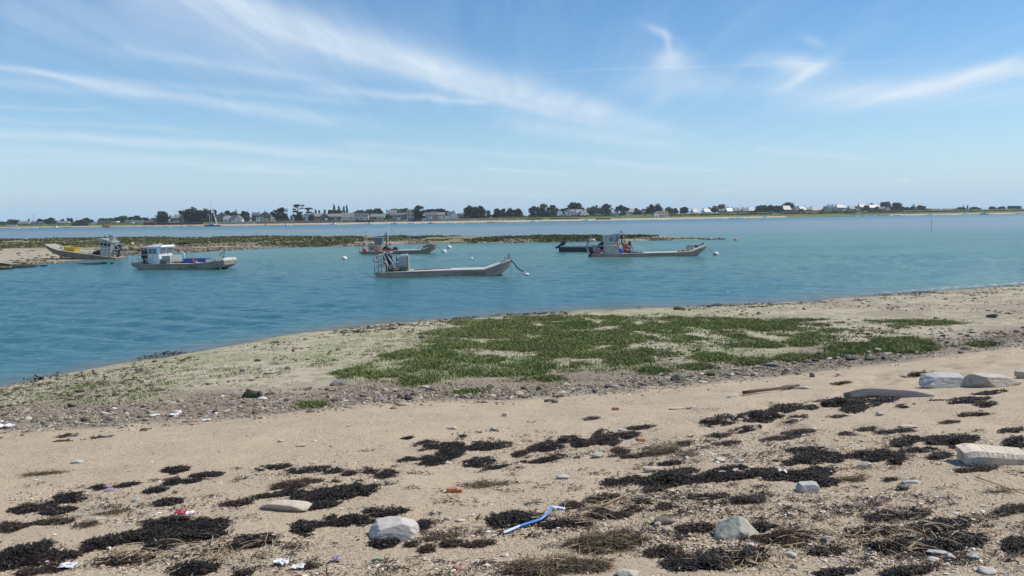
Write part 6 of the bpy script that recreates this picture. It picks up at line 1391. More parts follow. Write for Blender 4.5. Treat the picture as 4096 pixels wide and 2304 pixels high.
# windsurfer
D = float(far_d(1067)) - 40; k = D / FPX
sb = empty('sailboard', ((1070 - 2048) * k, D, .05), (0, 0, 0), 'small turquoise sailed windsurf board below the broad granite gable', 'sailboard')
MB().loft([[(x, -w_, .0), (x, w_, .0), (x, w_, .1), (x, -w_, .1)] for x, w_ in ((-1.3, .12), (-.6, .3), (.6, .3), (1.3, .05))]).build('board', m_wh, sb)
MB().add([(0, -.03, .3), (-1.2, -.03, 1.6), (-1.5, -.03, 1.2), (-.5, -.03, 3.9), (0, -.03, .3), (0, .03, .3), (-1.2, .03, 1.6), (-1.5, .03, 1.2), (-.5, .03, 3.9)], [(0, 1, 3), (5, 8, 6), (0, 3, 8, 5), (3, 1, 6, 8), (1, 0, 5, 6)]).build('sail', pmat('turquoise_sail', (.12, .45, .38), (.4, .45, .2), .6), sb)
MB().tube([(0, 0, .1), (-.1, 0, 1.4), (-.5, 0, 3.95)], .04).build('mast', m_blk, sb)
def person(loc, label, rot=0, cloth=None, arms=0.0):
    b = MB()
    def limb(p, r): b.tube([Vector(q) for q in p], r, 8)
    limb([(0, -.1, .0), (.02, -.1, .45), (0, -.09, .88)], [.05, .06, .09]); limb([(0, .1, .0), (.02, .1, .45), (0, .09, .88)], [.05, .06, .09])
    limb([(0, 0, .82), (0, 0, 1.0), (0, 0, 1.3), (0, 0, 1.44), (0, 0, 1.5)], [.14, .15, .18, .14, .06]); limb([(0, 0, 1.48), (.01, 0, 1.56), (.02, 0, 1.66), (.01, 0, 1.76), (0, 0, 1.8)], [.05, .085, .1, .08, .02])
    for s in (-1, 1): limb([(0, s * .18, 1.4), (.04 + arms * .2, s * .24, 1.12 + arms * .15), (.1 + arms * .5, s * .22, .86 + arms * .35)], [.055, .045, .035])
    o = b.build('person', cloth or m_blk, None, True); o.location = loc; o.rotation_euler = (0, 0, rot); o.scale = (1, 1, 1); return tag(o, label, 'person')
person(((1072 - 2048) * k, D - .1, .12), 'person in a dark wetsuit standing on the windsurf board holding its sail', math.pi, m_blk, 1.0)
D = float(far_d(776)) + 4; person(((777 - 2048) * D / FPX, D, .5), 'person in dark clothes standing on sand beside red kayaks', 0, m_blk)
for j, (px, rz, lab) in enumerate(((758, .1, 'red kayak on the sand farthest from the standing person'), (764, -.2, 'middle red kayak on the sand below the dark sea wall'), (770, .15, 'red kayak on the sand beside the standing person'))):
    D = float(far_d(px)) + 4 + j; o = MB().loft([[(x, -w_, .1), (x, 0, -.05), (x, w_, .1), (x, w_ * .5, .32), (x, -w_ * .5, .32)] for x, w_ in ((-1.7, .03), (-1, .3), (0, .36), (1, .3), (1.7, .03))]).build('kayak', m_red); o.location = ((px - 2048) * D / FPX, D, .85); o.rotation_euler = (0, 0, rz); tag(o, lab, 'kayak', 'kayaks on the far sand')
# small mooring buoys off the far shore, and stakes in the channel
FB = [(69, 918), (85, 917), (116, 916), (650, 909), (690, 914), (753, 907), (1167, 901), (1358, 899), (1506, 897), (1599, 895), (1679, 895), (1826, 892), (1856, 891), (2152, 887), (2299, 884), (2368, 882), (2455, 880), (2671, 877), (2708, 877), (2813, 875), (3160, 868), (3197, 867), (3280, 866), (3600, 861), (3990, 858)]
proto = None
for px, py in FB:
    D = float(far_d(px)) - 26 - R.uniform(0, 40); k = D / FPX
    if proto is None: o = proto = MB().ball((0, 0, .2), .5, .9, 12).build('mooring_buoy', m_wh, None, True)
    else: o = proto.copy(); col.objects.link(o)
    o.location = ((px - 2048) * k, D, 0); tag(o, 'small white mooring buoy dotted among the boats off the far shore', 'buoy', 'small buoys off the far shore')
D = float(far_d(2995)) - 20; o = MB().ball((0, 0, .3), .75, .9, 12).build('mooring_buoy', m_pink, None, True); o.location = ((2995 - 2048) * D / FPX, D, 0); tag(o, 'pinkish mooring buoy just ahead of the anchored sloop', 'buoy')
for px, t_, b_, lab in ((3726, 875, 929, 'tall thin marker stake standing in open water'), (1276, 909, 921, 'short marker stake in the far channel below the layered pines'), (1031, 926, 946, 'thin stake just beyond the spit skyline'), (3285, 873, 882, 'tiny dark stake before the long dark farm roof')):
    c = on_z(px, b_, 0); k = c[1] / FPX; o = MB().tube([(0, 0, -.5), ((t_ - b_) * k * .02, 0, (b_ - t_) * k * .5), ((t_ - b_) * k * .045, 0, (b_ - t_) * k)], .03 + .00003 * c[1], 6).build('marker_stake', m_pole); o.location = c; tag(o, lab, 'stake', 'marker stakes')
# ------------------------------------------------------------------ plants on the mud flat
def in_ellipses(E, dens, rng):
    """scatter points inside ellipses given on the picture, laid down on the beach"""
    P = []
    for cx, cy, rx, ry in E:
        n = int(rx * ry * 3.14 * dens) + 2; a = rng.uniform(0, 6.283, n); r = rng.random(n) ** .66 * np.where(rng.random(n) < .08, 1.3, 1)
        P.append(np.stack([cx + np.cos(a) * r * rx * (.82 + .36 * vnoise(a * 2 + cx, a * 0 + cy)), cy + np.sin(a) * r * ry], -1))
    P = np.concatenate(P); return on_beach(P[:, 0], P[:, 1])
DENSE = [(2250, 1292, 400, 30), (2700, 1302, 470, 36), (3200, 1303, 420, 26), (3650, 1292, 210, 12), (1960, 1330, 270, 24), (2450, 1352, 380, 30), (2950, 1345, 350, 22), (2150, 1385, 240, 22), (2650, 1395, 200, 14),
         (1690, 1420, 150, 24), (1430, 1502, 110, 22), (1555, 1512, 95, 22), (1835, 1495, 115, 20), (2000, 1490, 62, 16), (2330, 1473, 64, 20), (1700, 1537, 85, 12), (2120, 1478, 52, 22), (2200, 1512, 44, 14), (1660, 1470, 110, 16), (1480, 1480, 80, 12),
         (2512, 1438, 95, 22), (2600, 1412, 120, 16), (2850, 1430, 72, 18), (3006, 1448, 82, 14), (3170, 1434, 62, 14), (3308, 1428, 56, 12), (3430, 1395, 115, 24), (3604, 1384, 135, 32), (3930, 1377, 56, 10), (2617, 1486, 62, 14), (1790, 1380, 120, 18), (1740, 1455, 70, 12), (1900, 1440, 130, 14), (2300, 1420, 150, 14), (2780, 1470, 60, 10), (3080, 1380, 160, 14), (1600, 1560, 40, 8), (1870, 1570, 60, 8), (1250, 1622, 40, 8)]
rng = np.random.default_rng(41)
P_ = in_ellipses(DENSE, .15, rng); f1 = .6 * fbm(P_[:, 0] * .55, P_[:, 1] * .35, 4) + .4 * fbm(P_[:, 0] * 2.1 + 20, P_[:, 1] * 1.2, 3); P_ = P_[f1 + rng.normal(0, .035, len(P_)) > .43]
PM = in_ellipses([(2450, 1345, 900, 75), (1900, 1440, 480, 90), (2500, 1430, 420, 50), (3200, 1370, 500, 60)], .012, rng); PM = PM[fbm(PM[:, 0] * 1.5 + 5, PM[:, 1] * 1.1, 4) + rng.normal(0, .05, len(PM)) > .53]
P_ = np.concatenate([P_, PM]); f2 = vnoise(P_[:, 0] * .8 + 33, P_[:, 1] * .5); isg = f2 + rng.normal(0, .13, len(f2)) > .60
m_dkplant = islmat('sea_purslane_leaf', [(0, (.085, .105, .036)), (.4, (.15, .185, .06)), (.75, (.22, .26, .088)), (.95, (.29, .30, .12)), (1, (.31, .25, .13))], .9, .15, noise=(.7, (.11, .105, .05), .45))
m_ltplant = islmat('bright_glasswort_leaf', [(0, (.085, .125, .035)), (.5, (.125, .18, .05)), (1, (.19, .24, .08))], .8, .2)
def blades(P, n, spread, h, w, rng, lean=.35):
    N = len(P); s = rng.normal(0, 1, (N, n, 2)) * np.asarray(spread)[:, None, None]
    c = P[:, None, :] + np.concatenate([s, np.zeros((N, n, 1))], -1); yaw = rng.uniform(0, 6.283, (N, n)); ww = w * rng.uniform(.6, 1.4, (N, n)); hh = np.asarray(h)[:, None] * rng.uniform(.5, 1.2, (N, n))
    ex = np.stack([np.cos(yaw) * ww, np.sin(yaw) * ww, 0 * ww], -1); up = np.stack([rng.normal(0, lean, (N, n)) * hh, rng.normal(0, lean, (N, n)) * hh, hh], -1)
    return np.stack([c - ex, c + ex, c + ex * .35 + up, c - ex * .35 + up], 2).reshape(-1, 3)
q = blades(P_[~isg], 10, rng.uniform(.05, .11, (~isg).sum()), rng.uniform(.02, .085, (~isg).sum()), .013, rng, .9)
o = mesh_np('sea_purslane', q, np.arange(len(q)).reshape(-1, 4), m_dkplant); tag(o, 'dark green salt marsh plants in patches on the mud flat', 'marsh plants', kind='stuff')
LIGHT = [(1850, 1440, 420, 70), (2350, 1460, 420, 45), (870, 1490, 300, 40), (620, 1530, 420, 50), (300, 1580, 380, 45), (1150, 1440, 260, 40), (2950, 1400, 350, 40), (1500, 1400, 300, 40), (1750, 1480, 140, 40), (2150, 1500, 130, 34), (1000, 1380, 220, 30), (2050, 1470, 200, 40), (1700, 1340, 300, 35)]
Pl = in_ellipses(LIGHT, .03, rng); f3 = .5 * fbm(Pl[:, 0] * .7 + 60, Pl[:, 1] * .5, 4) + .5 * fbm(Pl[:, 0] * 3, Pl[:, 1] * 2, 3); Pl = Pl[f3 + rng.normal(0, .05, len(Pl)) > .54]
Pl = Pl[(Pl[:, 0] > -4.5) | (rng.random(len(Pl)) < np.where(vnoise(Pl[:, 0] * 2.2, Pl[:, 1] * 1.6) > .5, .55, .12))]
Pl = np.concatenate([P_[isg], Pl])
q = blades(Pl, 5, rng.uniform(.03, .12, len(Pl)), rng.uniform(.025, .075, len(Pl)), .007, rng, .35)
o = mesh_np('glasswort', q, np.arange(len(q)).reshape(-1, 4), m_ltplant); tag(o, 'bright green glasswort shoots on pale mud', 'glasswort', kind='stuff')

# ------------------------------------------------------------------ gravel, pebbles, shells
rng = np.random.default_rng(51)
def px_strip(n, x0, x1, ylo, yhi, rng):
    px = rng.uniform(x0, x1, n); a = np.interp(px, *ylo); b = np.interp(px, *yhi); py = a + (b - a) * rng.random(n) + rng.normal(0, 13, n); return px, py
TOPG = ((-100, 500, 1000, 1400, 2048, 2600, 3000, 3500, 4096, 5200), (1640, 1612, 1572, 1555, 1550, 1508, 1462, 1415, 1330, 1190)); BOTG = ((-100, 500, 1024, 1500, 2048, 2600, 3072, 3500, 4096, 5200), (1735, 1705, 1665, 1612, 1594, 1548, 1500, 1440, 1370, 1235))
px, py = px_strip(20000, -100, 5100, TOPG, BOTG, rng); keep = fbm(px * .004, py * .03, 3) > .33
P_ = on_beach(px[keep], py[keep]); s = .013 + .036 * rng.random(len(P_)) ** 2.2 + .08 * (rng.random(len(P_)) > .982)
P_[:, 2] += s * .1
m_gravel = islmat('beach_gravel', [(0, (.045, .045, .042)), (.2, (.10, .095, .082)), (.4, (.21, .19, .16)), (.55, (.28, .215, .15)), (.78, (.40, .32, .225)), (.94, (.50, .43, .33)), (1, (.74, .7, .63))], .9, .2, noise=(3, (.15, .125, .08), .5))
V_, F_ = stones(P_, s, rng, 1, (.28, .55)); o = mesh_np('gravel', V_, F_, m_gravel); tag(o, 'mixed brown and grey stones in a band above the mud', 'gravel', kind='stuff')
# sparser stones over the mud flat and to the far side of the beach
px = np.concatenate([rng.uniform(-100, 1700, 2500), rng.uniform(2500, 4150, 3200)]); py = np.interp(px, (-100, 1100, 2400, 3100, 4096), (1560, 1345, 1238, 1212, 1140)) + rng.random(len(px)) * np.interp(px, (0, 1500, 3000, 4096), (90, 200, 220, 210))
P_ = on_beach(px, py); P_ = P_[(fbm(P_[:, 0] * .5, P_[:, 1] * .3, 3) > .5)]; s = .02 + .08 * rng.random(len(P_)) ** 3
V_, F_ = stones(P_, s, rng, 0); o = mesh_np('mud_stones', V_, F_, m_rubble); tag(o, 'dark weedy stones strewn over the mud flat', 'stones', kind='stuff')
px = rng.uniform(-100, 4150, 22000); py = np.interp(px, (-100, 166, 552, 1100, 1857, 2400, 3124, 4150), (1562, 1520, 1445, 1354, 1277, 1240, 1216, 1142)) + rng.random(22000) ** 1.1 * np.interp(px, (0, 1100, 2400, 4096), (100, 225, 300, 240))
P_ = on_beach(px, py); d = fbm(P_[:, 0] * .45 + 11, P_[:, 1] * .22, 4); P_ = P_[d + rng.random(len(P_)) * .16 > .55]; s = .008 + .028 * rng.random(len(P_)) ** 2
m_litt = islmat('mud_litter', [(0, (.05, .05, .03)), (.35, (.11, .105, .06)), (.7, (.19, .18, .105)), (1, (.33, .3, .2))], .9, .2)
V_, F_ = stones(P_, s, rng, 0, (.2, .5)); o = mesh_np('mud_litter', V_, F_, m_litt); tag(o, 'dull crumbs of weed and grit covering the mud', 'grit', kind='stuff')
# fine pebbles of the upper beach
n = 84000; px = rng.uniform(-300, 5100, n); py = 1590 + (2330 - 1590) * rng.random(n) ** .85; py = np.where(py < np.interp(px, *BOTG), np.interp(px, *BOTG) + rng.uniform(-10, 90, n), py)
P_ = on_beach(px, py); den = fbm(P_[:, 0] * .6, P_[:, 1] * .9, 4); P_ = P_[den + rng.random(len(P_)) * .2 + .10 * sstep(1, 6, P_[:, 0]) > .57]
d = P_[:, 1]; s = (.0025 + .0075 * rng.random(len(P_)) ** 2.5) * (.7 + .06 * d) + .010 * (rng.random(len(P_)) > .988)
m_peb = islmat('beach_pebble', [(0, (.10, .08, .06)), (.1, (.28, .2, .13)), (.3, (.46, .345, .23)), (.65, (.56, .43, .3)), (.86, (.66, .54, .4)), (.93, (.33, .28, .22)), (1, (.74, .67, .56))], .85, .3)
V_, F_ = stones(P_, s, rng, 0, (.3, .6)); o = mesh_np('pebbles', V_, F_, m_peb); tag(o, 'small pebbles scattered over the sand', 'pebbles', kind='stuff')
ROWS = [(450, 2020, 450, 90), (1300, 1900, 400, 60), (2150, 1800, 350, 50), (2850, 1800, 400, 60), (3300, 1800, 700, 90), (2700, 1990, 420, 60), (3200, 2050, 600, 110), (3650, 2120, 480, 150), (2450, 2120, 420, 60), (1750, 2140, 260, 40), (700, 2230, 500, 60), (1700, 2280, 700, 40), (1050, 2180, 300, 40), (2900, 2200, 350, 90), (3800, 2250, 350, 60), (2000, 1870, 200, 20), (4500, 1850, 450, 160), (4500, 2150, 400, 160), (4600, 1620, 400, 80)]
PB = np.concatenate([in_ellipses(ROWS, .007, rng), in_ellipses([r_ for r_ in ROWS if r_[0] > 2400], .008, rng)]); PB = PB[fbm(PB[:, 0] * 1.1, PB[:, 1] * 1.3, 3) + rng.random(len(PB)) * .2 > .56]; s = .005 + .017 * rng.random(len(PB)) ** 2.6
PB[:, 2] += s * .15; V_, F_ = stones(PB, s, rng, 1, (.3, .6)); o = mesh_np('wrack_pebbles', V_, F_, m_peb); tag(o, 'larger pebbles lying along the seaweed rows', 'pebbles', kind='stuff')
# shells: little shallow dishes
PS = np.concatenate([in_ellipses(ROWS, .0007, rng), on_beach(rng.uniform(0, 4300, 520), rng.uniform(1700, 2304, 520)), on_beach(*px_strip(160, 0, 3000, TOPG, BOTG, rng))])
n = len(PS); s = (.006 + .015 * rng.random(n) ** 3) * (.8 + .035 * PS[:, 1]); k = 9
ang = np.linspace(0, 2 * math.pi, k, endpoint=False); yaw = rng.uniform(0, 6.28, n)
tilt = rng.normal(0, .22, (n, 2)); ca, sa = np.cos(ang[None] + yaw[:, None]), np.sin(ang[None] + yaw[:, None]); el = rng.uniform(.6, 1, n)[:, None]
xx, yy = ca * s[:, None], sa * s[:, None] * el; ring = np.stack([xx, yy, tilt[:, :1] * xx + tilt[:, 1:] * yy + s[:, None] * .45], -1)
ctr = np.zeros((n, 1, 3)); ctr[:, 0, 2] = s * .75
V_ = (np.concatenate([ctr, ring], 1) + PS[:, None, :]).reshape(-1, 3)
f = np.array([(0, 1 + i, 1 + (i + 1) % k) for i in range(k)]); F_ = (f[None] + (np.arange(n) * (k + 1))[:, None, None]).reshape(-1, 3)
m_shell = islmat('oyster_shell', [(0, (.44, .39, .33)), (.5, (.62, .55, .46)), (.85, (.74, .69, .6)), (1, (.8, .77, .72))], .6, .4)
o = mesh_np('shells', V_, F_, m_shell); tag(o, 'white oyster shell fragments strewn on the sand', 'shells', kind='stuff')

# ------------------------------------------------------------------ seaweed drifts
m_sw = islmat('dry_wrack', [(0, (.008, .008, .008)), (.5, (.015, .0135, .012)), (.72, (.028, .021, .016)), (.9, (.048, .032, .022)), (1, (.10, .068, .038))], .6, .3)
m_swb = islmat('brown_wrack', [(0, (.014, .011, .009)), (.4, (.03, .021, .015)), (.75, (.055, .035, .022)), (.93, (.085, .055, .032)), (1, (.20, .145, .08))], .6, .3)
m_sww = islmat('straw_wrack', [(0, (.022, .016, .012)), (.45, (.055, .04, .025)), (.7, (.12, .085, .05)), (1, (.30, .22, .12))], .75, .25)
def ribbons(P, L, wd, rng, k=5, curl=.9, rise=.13):
    n = len(P); a = rng.uniform(0, 6.283, n); e = rng.normal(.05, .32, n); p = P.copy(); pts = [p.copy()]; dirs = []
    st = (L / k)[:, None]
    for i in range(k):
        d = np.stack([np.cos(a) * np.cos(e), np.sin(a) * np.cos(e), np.sin(e)], -1); dirs.append(d); p = p + d * st
        p[:, 2] = np.maximum(p[:, 2], P[:, 2] - .012); pts.append(p.copy()); a = a + rng.normal(0, curl, n); e = e * .5 + rng.normal(-.1, rise * 2, n)
    dirs.append(dirs[-1]); rows = []
    for i in range(k + 1):
        tw = rng.normal(0, .65, n); d = dirs[i]; sd = np.stack([-d[:, 1], d[:, 0], 0 * a], -1); sd /= np.linalg.norm(sd, axis=1)[:, None] + 1e-6
        sd = sd * np.cos(tw)[:, None] + np.array([0, 0, 1.0]) * np.sin(tw)[:, None]; w = (wd * (1 - .5 * abs(i / k - .4)))[:, None] / 2
        rows.append(np.stack([pts[i] - sd * w, pts[i] + sd * w], 1))
    V = np.stack(rows, 1).reshape(n, -1, 3); m = 2 * (k + 1)
    f = np.array([(2 * i, 2 * i + 1, 2 * i + 3, 2 * i + 2) for i in range(k)])
    return V.reshape(-1, 3), (f[None] + (np.arange(n) * m)[:, None, None]).reshape(-1, 4)
sw_no = [0]
def wrack(E, label, kind='k', dens=1.0):
    wrack1(E, label, kind, dens)
def wrack1(E, label, kind='k', dens=1.0):
    dens *= .55 if kind == 's' else 1.15
    """one drift of seaweed: ellipses on the picture (cx, cy, rx, ry), piled on the sand"""
    sw_no[0] += 1; rng = np.random.default_rng(600 + sw_no[0]); PX_, PY_, H_ = [], [], []
    for cx, cy, rx, ry in E:
        n = int((50 + rx * ry * 1.15) * dens); a = rng.uniform(0, 6.283, n); r = rng.random(n) ** .62
        edge = .72 + .5 * vnoise(a * 1.6 + cx, a * 0 + cy); edge = np.where(np.abs(np.cos(a)) > .9, 1, edge); r = r * edge; out = rng.random(n) < .05; r = np.where(out, r * 1.35, r)
        sl = -.10
        x = np.cos(a) * r * rx * 1.16; y = np.sin(a) * r * ry * 1.22 + sl * x + ry * .5 * (vnoise(x * .03 + cx, x * 0 + cy) - .5)
        PX_.append(cx + x); PY_.append(cy + y); H_.append(np.clip(1 - r, 0, 1) * ry)
    px, py, h = np.concatenate(PX_), np.concatenate(PY_), np.concatenate(H_)
    P = on_beach(px, py + h * .5); dist = np.linalg.norm(P - np.array([0, 0, CAMH]), axis=1); k = dist / FPX
    gap = .6 * fbm(P[:, 0] * 2.6 + sw_no[0], P[:, 1] * 2.6, 3) + .4 * fbm(P[:, 0] * 9, P[:, 1] * 9 + sw_no[0], 2); keep = gap > (.41 if kind == 'k' else .45); keep |= h > .62 * h.max(); keep[:6] = True; P, h, k = P[keep], h[keep], k[keep]
    # what the sand shows as separate clumps are separate things
    cell = max(.045, float(np.median(k)) * 11); ij = np.floor(P[:, :2] / np.array([cell, cell * 1.6])).astype(int); cells = {}
    for n_, c in enumerate(map(tuple, ij)): cells.setdefault(c, []).append(n_)
    left = set(cells); comps = []
    while left:
        st = [left.pop()]; got = []
        while st:
            c = st.pop(); got += cells[c]
            for dx in (-1, 0, 1):
                for dy in (-1, 0, 1):
                    q = (c[0] + dx, c[1] + dy)
                    if q in left: left.remove(q); st.append(q)
        comps.append(got)
    comps.sort(key=len, reverse=True)
    P[:, 2] += .004 + h * k * .78 * (.25 + 1.5 * vnoise(P[:, 0] * 7 + P[:, 2], P[:, 1] * 7)) * rng.random(len(P)) ** .6
    L = np.maximum(.05, 15 * k * .6) * rng.uniform(.5, 1.5, len(P)); wd = np.maximum(.009, 4.6 * k * .6) * rng.uniform(.6, 1.5, len(P))
    if kind == 's': L *= 2.0; wd *= .42
    if kind == 'b': L *= 1.2; wd *= .75
    for c, pre in zip(comps, ('', 'smaller clump beside the ', 'third clump beside the ', 'fourth clump beside the ', 'least clump beside the ')):
        if pre and len(c) < max(14, .05 * len(P)): continue
        c = np.array(c); org = P[c].mean(0); V, F = ribbons(P[c] - org, L[c], wd[c], rng, 5, 1.25 if kind != 's' else .35)
        o = mesh_np('seaweed_drift', V, F, {'k': m_sw, 'b': m_swb, 's': m_sww}[kind]); o.location = org
        tag(o, pre + label, 'seaweed', 'dry seaweed drifts on the sand')
